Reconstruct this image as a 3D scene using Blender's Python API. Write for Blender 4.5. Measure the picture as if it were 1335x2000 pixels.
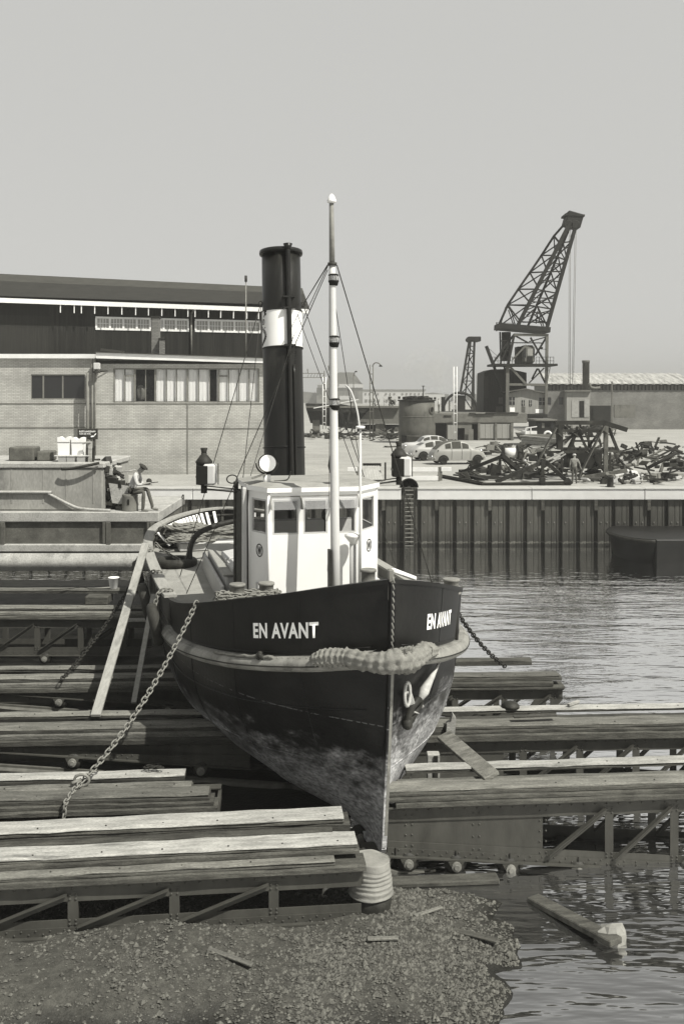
import bpy, bmesh, math, random
from mathutils import Vector, Matrix, noise
random.seed(7)
for o in list(bpy.data.objects):
    bpy.data.objects.remove(o, do_unlink=True)
SC = bpy.context.scene
COL = SC.collection
R = math.radians
PI = math.pi

# ------------------------------------------------------------------ camera
HC = 8.1                       # height of the camera above the water
FPX, CX, HY = 1900.0, 667.5, 775.0   # lens in photo pixels, centre column, horizon row
cam_data = bpy.data.cameras.new('camera')
cam = bpy.data.objects.new('camera', cam_data)
COL.objects.link(cam)
cam.location = (0, 0, HC)
cam.rotation_euler = (R(90), 0, 0)
cam_data.sensor_fit = 'HORIZONTAL'
cam_data.sensor_width = 36.0
cam_data.lens = 36.0 * FPX / 1335.0
cam_data.shift_y = -(1000.0 - HY) / 1335.0
cam_data.clip_start = 0.1
cam_data.clip_end = 6000
SC.camera = cam

# ------------------------------------------------------------------ sky, sun, exposure
SUN_EL, SUN_AZ = 53.0, 50.0     # elevation; degrees to the right of straight behind the camera
w = bpy.data.worlds.new('World'); SC.world = w; w.use_nodes = True
nt = w.node_tree; nt.nodes.clear()
sky = nt.nodes.new('ShaderNodeTexSky'); sky.sky_type = 'NISHITA'; sky.sun_disc = False
sky.sun_elevation = R(SUN_EL)
sky.sun_rotation = R(180 - SUN_AZ)
sky.air_density = 1.0; sky.dust_density = 0.6; sky.ozone_density = 1.0
bw = nt.nodes.new('ShaderNodeRGBToBW')              # a black-and-white photograph: the sky keeps only its lightness
mx = nt.nodes.new('ShaderNodeMix'); mx.data_type = 'RGBA'; mx.blend_type = 'MULTIPLY'
mx.inputs[0].default_value = 1.0
mx.inputs[7].default_value = (1.0, 0.998, 0.965, 1)
bg = nt.nodes.new('ShaderNodeBackground'); bg.inputs['Strength'].default_value = 0.15
ow = nt.nodes.new('ShaderNodeOutputWorld')
nt.links.new(sky.outputs[0], bw.inputs[0])
ev = nt.nodes.new('ShaderNodeMath'); ev.operation = 'MULTIPLY_ADD'     # thin high haze evens the sky out
ev.inputs[1].default_value = 0.08; ev.inputs[2].default_value = 2.48
nt.links.new(bw.outputs[0], ev.inputs[0])
nt.links.new(ev.outputs[0], mx.inputs[6])
nt.links.new(mx.outputs[2], bg.inputs[0])
nt.links.new(bg.outputs[0], ow.inputs[0])
sd = bpy.data.lights.new('sun', 'SUN'); sun = bpy.data.objects.new('sun', sd); COL.objects.link(sun)
sd.energy = 5.0; sd.angle = R(0.5); sd.color = (1.0, 0.975, 0.90)
sun_vec = Vector((math.cos(R(SUN_EL)) * math.sin(R(SUN_AZ)), -math.cos(R(SUN_EL)) * math.cos(R(SUN_AZ)), math.sin(R(SUN_EL))))
sun.rotation_euler = sun_vec.to_track_quat('Z', 'Y').to_euler()
sun.location = (30, -30, 60)
SC.view_settings.view_transform = 'Standard'
SC.view_settings.look = 'None'
SC.view_settings.exposure = 0.55
SC.view_settings.gamma = 1.0
SC.view_settings.use_curve_mapping = False
SC.render.engine = 'CYCLES'
SC.cycles.max_bounces = 6
SC.cycles.volume_bounces = 0
SC.cycles.transparent_max_bounces = 12

def P(px, py, Y):
    """world point that stands Y metres in front of the camera at that spot of the photograph"""
    return Vector(((px - CX) * Y / FPX, Y, HC - (py - HY) * Y / FPX))
def XW(px, Y): return (px - CX) * Y / FPX
def ZW(py, Y): return HC - (py - HY) * Y / FPX

# ------------------------------------------------------------------ mesh builder
def V(*a): return Vector(a)
class MB:
    def __init__(s): s.v = []; s.f = []; s.sm = []
    def add(s, vs, fs, smooth=False):
        n = len(s.v); s.v += [Vector(p) for p in vs]
        for f in fs:
            s.f.append(tuple(n + i for i in f)); s.sm.append(smooth)
        return s
    def box(s, x0, x1, y0, y1, z0, z1, ch=0.0, M=None):
        c = Vector(((x0+x1)/2, (y0+y1)/2, (z0+z1)/2)); h = Vector((abs(x1-x0)/2, abs(y1-y0)/2, abs(z1-z0)/2))
        return s.obox(c, h, M, ch)
    def obox(s, c, h, M=None, ch=0.0):
        c = Vector(c); h = Vector(h)
        M = M or Matrix.Identity(3)
        if ch <= 0:
            pts = [c + M @ Vector((sx*h.x, sy*h.y, sz*h.z)) for sx in (-1,1) for sy in (-1,1) for sz in (-1,1)]
            return s.add(pts, [(0,1,3,2),(4,6,7,5),(0,4,5,1),(2,3,7,6),(0,2,6,4),(1,5,7,3)])
        ch = min(ch, min(h)*0.9)
        pts = []; idx = {}
        for sx in (-1,1):
            for sy in (-1,1):
                for sz in (-1,1):
                    for a in range(3):
                        q = [sx*h.x, sy*h.y, sz*h.z]
                        for k in range(3):
                            if k != a: q[k] -= (sx,sy,sz)[k]*ch
                        idx[(sx,sy,sz,a)] = len(pts); pts.append(c + M @ Vector(q))
        F = []
        for a in range(3):
            o = [k for k in range(3) if k != a]
            for sg in (-1,1):
                q = []
                for u, v in ((-1,-1),(1,-1),(1,1),(-1,1)):
                    t = [0,0,0]; t[a] = sg; t[o[0]] = u; t[o[1]] = v
                    q.append(idx[(t[0],t[1],t[2],a)])
                flip = (sg < 0) ^ (a == 1)
                F.append(tuple(q[::-1]) if flip else tuple(q))
        for a in range(3):
            b, d = [k for k in range(3) if k != a]
            for sb in (-1,1):
                for sdg in (-1,1):
                    def g(sa, face):
                        t = [0,0,0]; t[a] = sa; t[b] = sb; t[d] = sdg
                        return idx[(t[0],t[1],t[2],face)]
                    q = (g(-1,b), g(1,b), g(1,d), g(-1,d))
                    F.append(q)
        for sx in (-1,1):
            for sy in (-1,1):
                for sz in (-1,1):
                    F.append(tuple(idx[(sx,sy,sz,a)] for a in range(3)))
        return s.add(pts, F)
    def bar(s, p, q, w, h, up=(0,0,1), ch=0.0):
        """a square-section bar from p to q: w across, h along up"""
        p = Vector(p); q = Vector(q); d = q - p; L = d.length
        if L < 1e-6: return s
        x = d / L; u = Vector(up)
        if abs(x.dot(u)) > 0.98: u = Vector((0,1,0)) if abs(x.y) < 0.9 else Vector((1,0,0))
        y = u.cross(x).normalized(); z = x.cross(y)
        M = Matrix((x, y, z)).transposed()
        return s.obox((p+q)/2, (L/2, w/2, h/2), M, ch)
    def tube(s, pts, r, n=8, closed=False, caps=True, smooth=True):
        pts = [Vector(p) for p in pts]; N = len(pts)
        rs = list(r) if hasattr(r, '__len__') else [r]*N
        tang = []
        for i in range(N):
            if closed: t = pts[(i+1) % N] - pts[i-1]
            else: t = pts[min(i+1, N-1)] - pts[max(i-1, 0)]
            tang.append(t.normalized() if t.length > 1e-9 else Vector((0,0,1)))
        a = Vector((0,0,1)) if abs(tang[0].z) < 0.9 else Vector((1,0,0))
        nrm = (a - tang[0]*a.dot(tang[0])).normalized()
        vs = []
        for i in range(N):
            nrm = nrm - tang[i]*nrm.dot(tang[i])
            nrm = nrm.normalized() if nrm.length > 1e-6 else tang[i].orthogonal().normalized()
            b = tang[i].cross(nrm)
            for k in range(n):
                an = 2*PI*k/n
                vs.append(pts[i] + (nrm*math.cos(an) + b*math.sin(an))*rs[i])
        fs = []
        for i in range(N if closed else N-1):
            j = (i+1) % N
            for k in range(n):
                fs.append((i*n+k, i*n+(k+1) % n, j*n+(k+1) % n, j*n+k))
        s.add(vs, fs, smooth)
        if caps and not closed:
            n0 = len(s.v) - N*n
            s.f.append(tuple(n0+k for k in reversed(range(n)))); s.sm.append(False)
            s.f.append(tuple(n0+(N-1)*n+k for k in range(n))); s.sm.append(False)
        return s
    def cyl(s, p, q, r, n=12, r2=None, smooth=True):
        return s.tube([p, q], [r, r if r2 is None else r2], n, smooth=smooth)
    def lathe(s, prof, c=(0,0,0), n=20, M=None, smooth=True, caps=True, a0=0.0, a1=2*PI):
        """profile of (radius, height) turned about the local z axis"""
        c = Vector(c); M = M or Matrix.Identity(3); full = abs(a1-a0-2*PI) < 1e-6
        vs = []; m = n if full else n+1
        for r, z in prof:
            for k in range(m):
                an = a0 + (a1-a0)*k/n
                vs.append(c + M @ Vector((r*math.cos(an), r*math.sin(an), z)))
        fs = []
        for i in range(len(prof)-1):
            for k in range(n):
                k2 = (k+1) % m
                fs.append((i*m+k, i*m+k2, (i+1)*m+k2, (i+1)*m+k))
        n0 = len(s.v)
        s.add(vs, fs, smooth)
        if caps and full:
            if prof[0][0] > 1e-5: s.f.append(tuple(n0+k for k in reversed(range(m)))); s.sm.append(False)
            if prof[-1][0] > 1e-5: s.f.append(tuple(n0+(len(prof)-1)*m+k for k in range(m))); s.sm.append(False)
        return s
    def prism(s, poly, d, M=None, c=(0,0,0)):
        """flat outline (x, z) pushed d along local y"""
        M = M or Matrix.Identity(3); c = Vector(c); n = len(poly)
        vs = [c + M @ Vector((x, 0, z)) for x, z in poly] + [c + M @ Vector((x, d, z)) for x, z in poly]
        fs = [tuple(range(n)), tuple(range(2*n-1, n-1, -1))]
        fs += [(i, n+i, n+(i+1) % n, (i+1) % n) for i in range(n)]
        return s.add(vs, fs)
    def sphere(s, c, r, n=10, m=6, sc=(1,1,1)):
        c = Vector(c)
        vs = []
        for i in range(1, m):
            t = PI*i/m
            for k in range(n):
                an = 2*PI*k/n
                vs.append(c + Vector((r*sc[0]*math.sin(t)*math.cos(an), r*sc[1]*math.sin(t)*math.sin(an), r*sc[2]*math.cos(t))))
        top = len(vs); vs.append(c + Vector((0,0,r*sc[2]))); vs.append(c - Vector((0,0,r*sc[2])))
        fs = []
        for i in range(m-2):
            for k in range(n):
                fs.append((i*n+k, (i+1)*n+k, (i+1)*n+(k+1) % n, i*n+(k+1) % n))
        for k in range(n):
            fs.append((top, k, (k+1) % n)); fs.append((top+1, (m-2)*n+(k+1) % n, (m-2)*n+k))
        return s.add(vs, fs, True)
    def rivet(s, c, nrm, r):
        c = Vector(c); nrm = Vector(nrm).normalized(); u = nrm.orthogonal().normalized(); v = nrm.cross(u)
        vs = [c + (u*math.cos(a) + v*math.sin(a))*r for a in [2*PI*k/6 for k in range(6)]]
        vs += [c + (u*math.cos(a) + v*math.sin(a))*r*0.62 + nrm*r*0.62 for a in [2*PI*k/6 for k in range(6)]]
        fs = [(k, (k+1) % 6, 6+(k+1) % 6, 6+k) for k in range(6)] + [tuple(range(6, 12))]
        return s.add(vs, fs, True)
    def grid(s, fn, nu, nv, smooth=True):
        vs = [fn(i/nu, j/nv) for i in range(nu+1) for j in range(nv+1)]
        fs = [(i*(nv+1)+j, (i+1)*(nv+1)+j, (i+1)*(nv+1)+j+1, i*(nv+1)+j+1) for i in range(nu) for j in range(nv)]
        return s.add(vs, fs, smooth)
    def mesh(s, name):
        me = bpy.data.meshes.new(name)
        me.from_pydata([tuple(p) for p in s.v], [], s.f)
        me.polygons.foreach_set('use_smooth', s.sm)
        bm = bmesh.new(); bm.from_mesh(me)
        bmesh.ops.recalc_face_normals(bm, faces=bm.faces)
        bm.to_mesh(me); bm.free()
        me.update()
        return me
    def build(s, name, m, parent=None, **kw):
        me = s.mesh(name); me.materials.append(m)
        return link(name, me, parent, **kw)

def link(name, me, parent=None, label=None, cat=None, group=None, kind=None, loc=None, rotz=None):
    o = bpy.data.objects.new(name, me); COL.objects.link(o)
    if parent is not None: o.parent = parent
    if loc is not None: o.location = loc
    if rotz is not None: o.rotation_euler = (0, 0, rotz)
    if label: o['label'] = label
    if cat: o['category'] = cat
    if group: o['group'] = group
    if kind: o['kind'] = kind
    return o
def thing(name, label, cat, loc=(0,0,0), rotz=0.0, group=None):
    return link(name, None, None, label, cat, group, None, loc, rotz)
def kids(o): return [c for c in bpy.data.objects if c.parent == o]
def dup(root, loc, rotz=None, label=None, group=None):
    r = root.copy(); COL.objects.link(r); r.location = loc
    if rotz is not None: r.rotation_euler = (0, 0, rotz)
    if label: r['label'] = label
    if group: r['group'] = group
    for ch in list(root.children):
        c = ch.copy(); COL.objects.link(c); c.parent = r
        for g in list(ch.children):
            d = g.copy(); COL.objects.link(d); d.parent = c
    return r

# ------------------------------------------------------------------ materials
MATS = {}
def mat(name, col, rough=0.6, var=0.25, scale=3.0, stretch=(1,1,1), bump=0.0, bscale=None, metal=0.0,
        stain=0.0, stain_col=None, stain_scale=0.6, stain_cut=0.55, objvar=0.0, spec=0.18, coord='Object', fine=0.0):
    if name in MATS: return MATS[name]
    m = bpy.data.materials.new(name); m.use_nodes = True; MATS[name] = m
    t = m.node_tree; N = t.nodes; Lk = t.links
    b = N['Principled BSDF']
    b.inputs['Roughness'].default_value = rough; b.inputs['Metallic'].default_value = metal
    b.inputs['Specular IOR Level'].default_value = spec
    tc = N.new('ShaderNodeTexCoord'); mp = N.new('ShaderNodeMapping'); mp.inputs['Scale'].default_value = stretch
    Lk.new(tc.outputs[coord], mp.inputs['Vector'])
    n1 = N.new('ShaderNodeTexNoise'); n1.inputs['Scale'].default_value = scale; n1.inputs['Detail'].default_value = 6
    n1.inputs['Roughness'].default_value = 0.65
    Lk.new(mp.outputs[0], n1.inputs['Vector'])
    mr = N.new('ShaderNodeMapRange'); mr.inputs['From Min'].default_value = 0.28; mr.inputs['From Max'].default_value = 0.72
    mr.inputs['To Min'].default_value = col*(1-var); mr.inputs['To Max'].default_value = col*(1+var)
    Lk.new(n1.outputs['Fac'], mr.inputs['Value'])
    val = mr.outputs[0]
    if stain > 0:
        n2 = N.new('ShaderNodeTexNoise'); n2.inputs['Scale'].default_value = stain_scale; n2.inputs['Detail'].default_value = 8
        n2.inputs['Roughness'].default_value = 0.7
        Lk.new(mp.outputs[0], n2.inputs['Vector'])
        r2 = N.new('ShaderNodeMapRange'); r2.inputs['From Min'].default_value = stain_cut; r2.inputs['From Max'].default_value = stain_cut+0.12
        r2.inputs['To Max'].default_value = stain
        Lk.new(n2.outputs['Fac'], r2.inputs['Value'])
        mm = N.new('ShaderNodeMix'); mm.data_type = 'FLOAT'
        Lk.new(r2.outputs[0], mm.inputs[0]); Lk.new(val, mm.inputs[2]); mm.inputs[3].default_value = stain_col
        val = mm.outputs[0]
    if fine > 0:
        n4 = N.new('ShaderNodeTexNoise'); n4.inputs['Scale'].default_value = scale*14; n4.inputs['Detail'].default_value = 3
        Lk.new(mp.outputs[0], n4.inputs['Vector'])
        r4 = N.new('ShaderNodeMapRange'); r4.inputs['From Min'].default_value = 0.3; r4.inputs['From Max'].default_value = 0.7
        r4.inputs['To Min'].default_value = 1-fine; r4.inputs['To Max'].default_value = 1+fine
        Lk.new(n4.outputs['Fac'], r4.inputs['Value'])
        m4 = N.new('ShaderNodeMath'); m4.operation = 'MULTIPLY'
        Lk.new(val, m4.inputs[0]); Lk.new(r4.outputs[0], m4.inputs[1]); val = m4.outputs[0]
    if objvar > 0:
        oi = N.new('ShaderNodeObjectInfo'); r5 = N.new('ShaderNodeMapRange')
        r5.inputs['To Min'].default_value = 1-objvar; r5.inputs['To Max'].default_value = 1+objvar
        Lk.new(oi.outputs['Random'], r5.inputs['Value'])
        m5 = N.new('ShaderNodeMath'); m5.operation = 'MULTIPLY'
        Lk.new(val, m5.inputs[0]); Lk.new(r5.outputs[0], m5.inputs[1]); val = m5.outputs[0]
    cc = N.new('ShaderNodeCombineColor')
    # the print's tone: dark pigments lean to olive, light ones stay nearly neutral
    f_ = min(1.0, max(0.0, (col-0.02)/0.4))
    for k, g_ in enumerate((1.0, 0.982+0.015*f_, 0.85+0.12*f_)):
        mt_ = N.new('ShaderNodeMath'); mt_.operation = 'MULTIPLY'; mt_.inputs[1].default_value = g_
        Lk.new(val, mt_.inputs[0]); Lk.new(mt_.outputs[0], cc.inputs[k])
    Lk.new(cc.outputs[0], b.inputs['Base Color'])
    if bump > 0:
        n3 = N.new('ShaderNodeTexNoise'); n3.inputs['Scale'].default_value = bscale or scale*6; n3.inputs['Detail'].default_value = 5
        Lk.new(mp.outputs[0], n3.inputs['Vector'])
        bp = N.new('ShaderNodeBump'); bp.inputs['Strength'].default_value = bump; bp.inputs['Distance'].default_value = 0.02
        Lk.new(n3.outputs['Fac'], bp.inputs['Height']); Lk.new(bp.outputs[0], b.inputs['Normal'])
    return m

def vstripe(m_base, name): pass
M_black   = mat('black_paint', 0.0065, 0.45, 0.5, 2.0, bump=0.15, bscale=9, spec=0.28)
M_steel   = mat('dark_steel', 0.022, 0.6, 0.45, 4.0, bump=0.25, stain=0.7, stain_col=0.05, stain_scale=1.5)
M_girder  = mat('painted_girder', 0.048, 0.6, 0.28, 2.5, stretch=(1,1,0.35), bump=0.15, bscale=18, stain=0.5, stain_col=0.025, stain_scale=1.6, stain_cut=0.58, objvar=0.06)
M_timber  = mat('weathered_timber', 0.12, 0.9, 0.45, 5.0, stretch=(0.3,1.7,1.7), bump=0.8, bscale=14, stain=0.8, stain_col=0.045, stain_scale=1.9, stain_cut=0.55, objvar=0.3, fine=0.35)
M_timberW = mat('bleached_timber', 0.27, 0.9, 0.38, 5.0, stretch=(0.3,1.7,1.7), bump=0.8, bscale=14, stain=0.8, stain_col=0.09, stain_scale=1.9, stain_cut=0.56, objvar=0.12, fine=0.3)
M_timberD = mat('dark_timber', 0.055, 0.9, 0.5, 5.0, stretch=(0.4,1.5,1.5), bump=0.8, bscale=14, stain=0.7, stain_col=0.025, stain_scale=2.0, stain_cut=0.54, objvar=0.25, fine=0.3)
M_railwood= mat('grey_rail_wood', 0.25, 0.8, 0.22, 4.0, stretch=(3,0.35,3), bump=0.4, bscale=18, stain=0.5, stain_col=0.11, stain_scale=1.2)
M_white   = mat('white_paint', 0.70, 0.45, 0.035, 1.2, bump=0.04, bscale=5, stain=0.25, stain_col=0.60, stain_scale=2.5, stain_cut=0.62)
M_cream   = mat('buff_paint', 0.42, 0.5, 0.08, 2.0, stretch=(1,1,0.3), stain=0.3, stain_col=0.22, stain_scale=3)
M_deck    = mat('worn_deck', 0.24, 0.8, 0.18, 1.5, bump=0.2, stain=0.5, stain_col=0.14, stain_scale=1.1, stain_cut=0.56, fine=0.08)
M_grey    = mat('grey_paint', 0.14, 0.6, 0.25, 2.0, bump=0.1, stain=0.4, stain_col=0.07, stain_scale=1.5)
M_lightsteel = mat('bare_steel', 0.17, 0.5, 0.35, 5.0, bump=0.3, stain=0.6, stain_col=0.06, stain_scale=2.5)
M_rope    = mat('hemp_rope', 0.17, 0.9, 0.25, 14.0, bump=0.5, bscale=60, stain=0.4, stain_col=0.09, stain_scale=4)
M_rubber  = mat('black_rubber', 0.03, 0.75, 0.5, 4.0, bump=0.3, stain=0.6, stain_col=0.06, stain_scale=2.0)
M_chain   = mat('galvanised_chain', 0.17, 0.5, 0.3, 9.0, bump=0.2, stain=0.5, stain_col=0.06, stain_scale=3)
M_dark    = mat('soot_black', 0.010, 0.85, 0.4, 3.0)
M_concrete= mat('pale_concrete', 0.20, 0.9, 0.18, 1.4, bump=0.3, bscale=9, stain=0.5, stain_col=0.12, stain_scale=0.8, fine=0.12)
M_letter  = mat('white_lettering', 0.86, 0.5, 0.05, 3.0)
M_skin    = mat('skin', 0.22, 0.6, 0.06, 6)
M_shirt   = mat('pale_shirt', 0.40, 0.85, 0.1, 6, bump=0.3, bscale=14)
M_trouser = mat('grey_trousers', 0.08, 0.9, 0.3, 6, bump=0.3, bscale=14)
M_cloth   = mat('dark_cloth', 0.03, 0.9, 0.3, 6, bump=0.2)
M_jacket  = mat('checked_jacket', 0.17, 0.9, 0.35, 9, bump=0.2)
M_brass   = mat('dull_brass', 0.22, 0.4, 0.3, 6, metal=0.4)

def glass(name, base=0.02, rough=0.05, alpha=0.35):
    m = bpy.data.materials.new(name); m.use_nodes = True; t = m.node_tree; N = t.nodes
    b = N['Principled BSDF']; b.inputs['Base Color'].default_value = (base,)*3 + (1,)
    b.inputs['Roughness'].default_value = rough; b.inputs['IOR'].default_value = 1.5
    b.inputs['Alpha'].default_value = alpha
    return m
M_glass = glass('window_glass', 0.03, 0.04, 0.12)
M_visor = glass('visor_glass', 0.45, 0.15, 0.28)
M_darkglass = glass('dark_window_glass', 0.015, 0.05, 1.0)
# ================================================================== SETTING
# ---------------------------------------------------------------- water
def water_material():
    m = bpy.data.materials.new('harbour_water'); m.use_nodes = True; t = m.node_tree; N = t.nodes; L = t.links
    b = N['Principled BSDF']; b.inputs['Base Color'].default_value = (0.02, 0.02, 0.019, 1)
    b.inputs['Roughness'].default_value = 0.03; b.inputs['IOR'].default_value = 3.4
    tc = N.new('ShaderNodeTexCoord')
    mp = N.new('ShaderNodeMapping'); mp.inputs['Scale'].default_value = (0.55, 1.9, 1); mp.inputs['Rotation'].default_value = (0, 0, R(8))
    L.new(tc.outputs['Object'], mp.inputs['Vector'])
    n1 = N.new('ShaderNodeTexNoise'); n1.inputs['Scale'].default_value = 0.62; n1.inputs['Detail'].default_value = 3; n1.inputs['Roughness'].default_value = 0.5
    n1.inputs['Distortion'].default_value = 0.4
    L.new(mp.outputs[0], n1.inputs['Vector'])
    # calm and ruffled patches: wind lanes
    n2 = N.new('ShaderNodeTexNoise'); n2.inputs['Scale'].default_value = 0.05; n2.inputs['Detail'].default_value = 2
    mp2 = N.new('ShaderNodeMapping'); mp2.inputs['Scale'].default_value = (0.5, 2.2, 1)
    L.new(tc.outputs['Object'], mp2.inputs['Vector']); L.new(mp2.outputs[0], n2.inputs['Vector'])
    r2 = N.new('ShaderNodeMapRange'); r2.inputs['From Min'].default_value = 0.35; r2.inputs['From Max'].default_value = 0.65
    r2.inputs['To Min'].default_value = 0.5; r2.inputs['To Max'].default_value = 1.0
    L.new(n2.outputs['Fac'], r2.inputs['Value'])
    # the water lies stiller under the quay and rougher in the open basin
    sx = N.new('ShaderNodeSeparateXYZ'); L.new(tc.outputs['Object'], sx.inputs[0])
    r3 = N.new('ShaderNodeMapRange'); r3.inputs['From Min'].default_value = 48; r3.inputs['From Max'].default_value = 36
    r3.inputs['To Min'].default_value = 0.16; r3.inputs['To Max'].default_value = 1.0
    L.new(sx.outputs['Y'], r3.inputs['Value'])
    mu = N.new('ShaderNodeMath'); mu.operation = 'MULTIPLY'; L.new(r2.outputs[0], mu.inputs[0]); L.new(r3.outputs[0], mu.inputs[1])
    h = N.new('ShaderNodeMath'); h.operation = 'MULTIPLY'; L.new(n1.outputs['Fac'], h.inputs[0]); L.new(mu.outputs[0], h.inputs[1])
    n5 = N.new('ShaderNodeTexNoise'); n5.inputs['Scale'].default_value = 3.2; n5.inputs['Detail'].default_value = 2
    L.new(mp.outputs[0], n5.inputs['Vector'])
    h5 = N.new('ShaderNodeMath'); h5.operation = 'MULTIPLY_ADD'; h5.inputs[1].default_value = 0.12
    L.new(n5.outputs['Fac'], h5.inputs[0]); L.new(h.outputs[0], h5.inputs[2])
    bp = N.new('ShaderNodeBump'); bp.inputs['Strength'].default_value = 1.0; bp.inputs['Distance'].default_value = 0.13
    L.new(h5.outputs[0], bp.inputs['Height'])
    N.remove(b)
    df = N.new('ShaderNodeBsdfDiffuse'); df.inputs['Color'].default_value = (0.022, 0.022, 0.021, 1)
    gl = N.new('ShaderNodeBsdfAnisotropic'); gl.inputs['Color'].default_value = (0.95, 0.95, 0.95, 1); gl.inputs['Roughness'].default_value = 0.04
    fr = N.new('ShaderNodeFresnel'); fr.inputs['IOR'].default_value = 1.33
    mf = N.new('ShaderNodeMath'); mf.operation = 'MULTIPLY'; mf.use_clamp = True; mf.inputs[1].default_value = 7.0
    L.new(fr.outputs[0], mf.inputs[0])
    for q in (df, gl, fr): L.new(bp.outputs[0], q.inputs['Normal'])
    ms = N.new('ShaderNodeMixShader'); L.new(mf.outputs[0], ms.inputs[0]); L.new(df.outputs[0], ms.inputs[1]); L.new(gl.outputs[0], ms.inputs[2])
    L.new(ms.outputs[0], N['Material Output'].inputs['Surface'])
    return m
ZWATER = -0.12
M_water = water_material()
MB().add([(-400,-60,ZWATER),(400,-60,ZWATER),(400,53.0,ZWATER),(-400,53.0,ZWATER)], [(0,1,2,3)]).build('harbour_water', M_water, kind='structure')

# ---------------------------------------------------------------- slipway ground
def smooth(a, b, x):
    t = max(0.0, min(1.0, (x-a)/(b-a))); return t*t*(3-2*t)
def ground_z(x, y):
    front = 0.03 + 0.012*(2.0-x) if x < 1.7 else 0.03 - 0.19*(x-1.7)
    front -= 0.55*smooth(14.75, 13.7, y) if False else 0.55*(1-smooth(11.3, 13.4, y+0.35*noise.noise(Vector((x*0.8, 5, 1)))))
    back = -0.17 - 0.087*(x-0.7)
    far = 0.12 if x < -3 else 0.12 - 0.1*(x+3)
    z = front + (back-front)*smooth(15.75, 16.5, y)
    z = z + (far - z)*smooth(24.5, 27.5, y)
    z += 0.13*noise.noise(Vector((x*0.55, y*0.7, 9)))*(1 if y < 16 else 0.4) + 0.05*noise.noise(Vector((x*2.1, y*2.1, 4))) + 0.05*noise.noise(Vector((x*0.9, y*0.9, 0))) + 0.025*noise.noise(Vector((x*4, y*4, 3)))
    return max(z, -1.6)
def mud_material():
    m = mat('slipway_gravel', 0.05, 0.9, 0.45, 7.0, bump=0.9, bscale=22, stain=0.6, stain_col=0.03, stain_scale=0.7, fine=0.45)
    t = m.node_tree; N = t.nodes; L = t.links; b = N['Principled BSDF']
    src = b.inputs['Base Color'].links[0].from_socket
    tc = N.new('ShaderNodeTexCoord'); sx = N.new('ShaderNodeSeparateXYZ'); L.new(tc.outputs['Object'], sx.inputs[0])
    r = N.new('ShaderNodeMapRange'); r.inputs['From Min'].default_value = -0.12; r.inputs['From Max'].default_value = 0.03; r.inputs['To Min'].default_value = 0.30; L.new(sx.outputs['Z'], r.inputs['Value'])
    mu = N.new('ShaderNodeMix'); mu.data_type = 'RGBA'; mu.blend_type = 'MULTIPLY'; mu.inputs[0].default_value = 1
    L.new(src, mu.inputs[6]); L.new(r.outputs[0], mu.inputs[7]); L.new(mu.outputs[2], b.inputs['Base Color'])     # soaked gravel at the water's edge
    r2 = N.new('ShaderNodeMapRange'); r2.inputs['From Min'].default_value = -0.1; r2.inputs['From Max'].default_value = 0.03; r2.inputs['To Min'].default_value = 0.35; r2.inputs['To Max'].default_value = 0.9; L.new(sx.outputs['Z'], r2.inputs['Value']); L.new(r2.outputs[0], b.inputs['Roughness'])
    return m
M_gravel = mud_material()
M_mud = mat('wet_mud', 0.008, 0.55, 0.5, 3.0, bump=0.7, bscale=14)
MB().grid(lambda u, v: Vector((-26+u*36, 3+v*13.4, ground_z(-26+u*36, 3+v*13.4))), 150, 84).build('gravel_ground', M_gravel, kind='structure')
MB().grid(lambda u, v: Vector((-26+u*36, 16.4+v*26, ground_z(-26+u*36, 16.4+v*26))), 120, 90).build('slipway_ground', M_mud, kind='structure')
# loose stones on the near ground
rg = random.Random(3); st = MB()
def stone(mb, c, r, rnd):
    ax = [rnd.uniform(0.7, 1.3) for _ in range(3)]; a = rnd.uniform(0, PI)
    pts = []
    for d in ((1,0,0),(-1,0,0),(0,1,0),(0,-1,0),(0,0,0.7),(0,0,-0.5)):
        x, y, z = d[0]*ax[0], d[1]*ax[1], d[2]*ax[2]
        pts.append((c[0]+r*(x*math.cos(a)-y*math.sin(a)), c[1]+r*(x*math.sin(a)+y*math.cos(a)), c[2]+r*z))
    mb.add(pts, [(0,2,4),(2,1,4),(1,3,4),(3,0,4),(2,0,5),(1,2,5),(3,1,5),(0,3,5)])
for _ in range(42000):
    x = rg.uniform(-6.0, 2.9) if rg.random() < 0.5 else rg.uniform(-0.6, 2.9); y = rg.uniform(12.2, 16.45)
    if noise.noise(Vector((x*0.7, y*0.7, 2))) + rg.uniform(-0.5, 0.6) < -0.05: continue
    z = ground_z(x, y)
    if z < -0.11: continue
    stone(st, (x, y, z+0.005), rg.choice((0.010, 0.012, 0.016, 0.020, 0.030, 0.045 if rg.random() < 0.12 else 0.012)) * rg.uniform(0.8, 1.4), rg)
M_stones = mat('pale_stones', 0.085, 0.9, 0.8, 14.0, bump=0.2)
st.build('loose_gravel', M_stones, kind='stuff', label='coarse pale gravel on the ground beside the drum')

# ---------------------------------------------------------------- quay ground and land
YQ = 53.4; ZQ = 3.1
M_yard = mat('dusty_yard', 0.27, 0.95, 0.16, 0.35, bump=0.25, bscale=3, stain=0.45, stain_col=0.19, stain_scale=0.12, fine=0.12)
MB().add([(-480, YQ+1.0, ZQ-0.004),(560, YQ+1.0, ZQ-0.004),(560, 940, ZQ-0.004),(-480, 940, ZQ-0.004)], [(0,1,2,3)]).build('quay_ground', M_yard, kind='structure')
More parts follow.
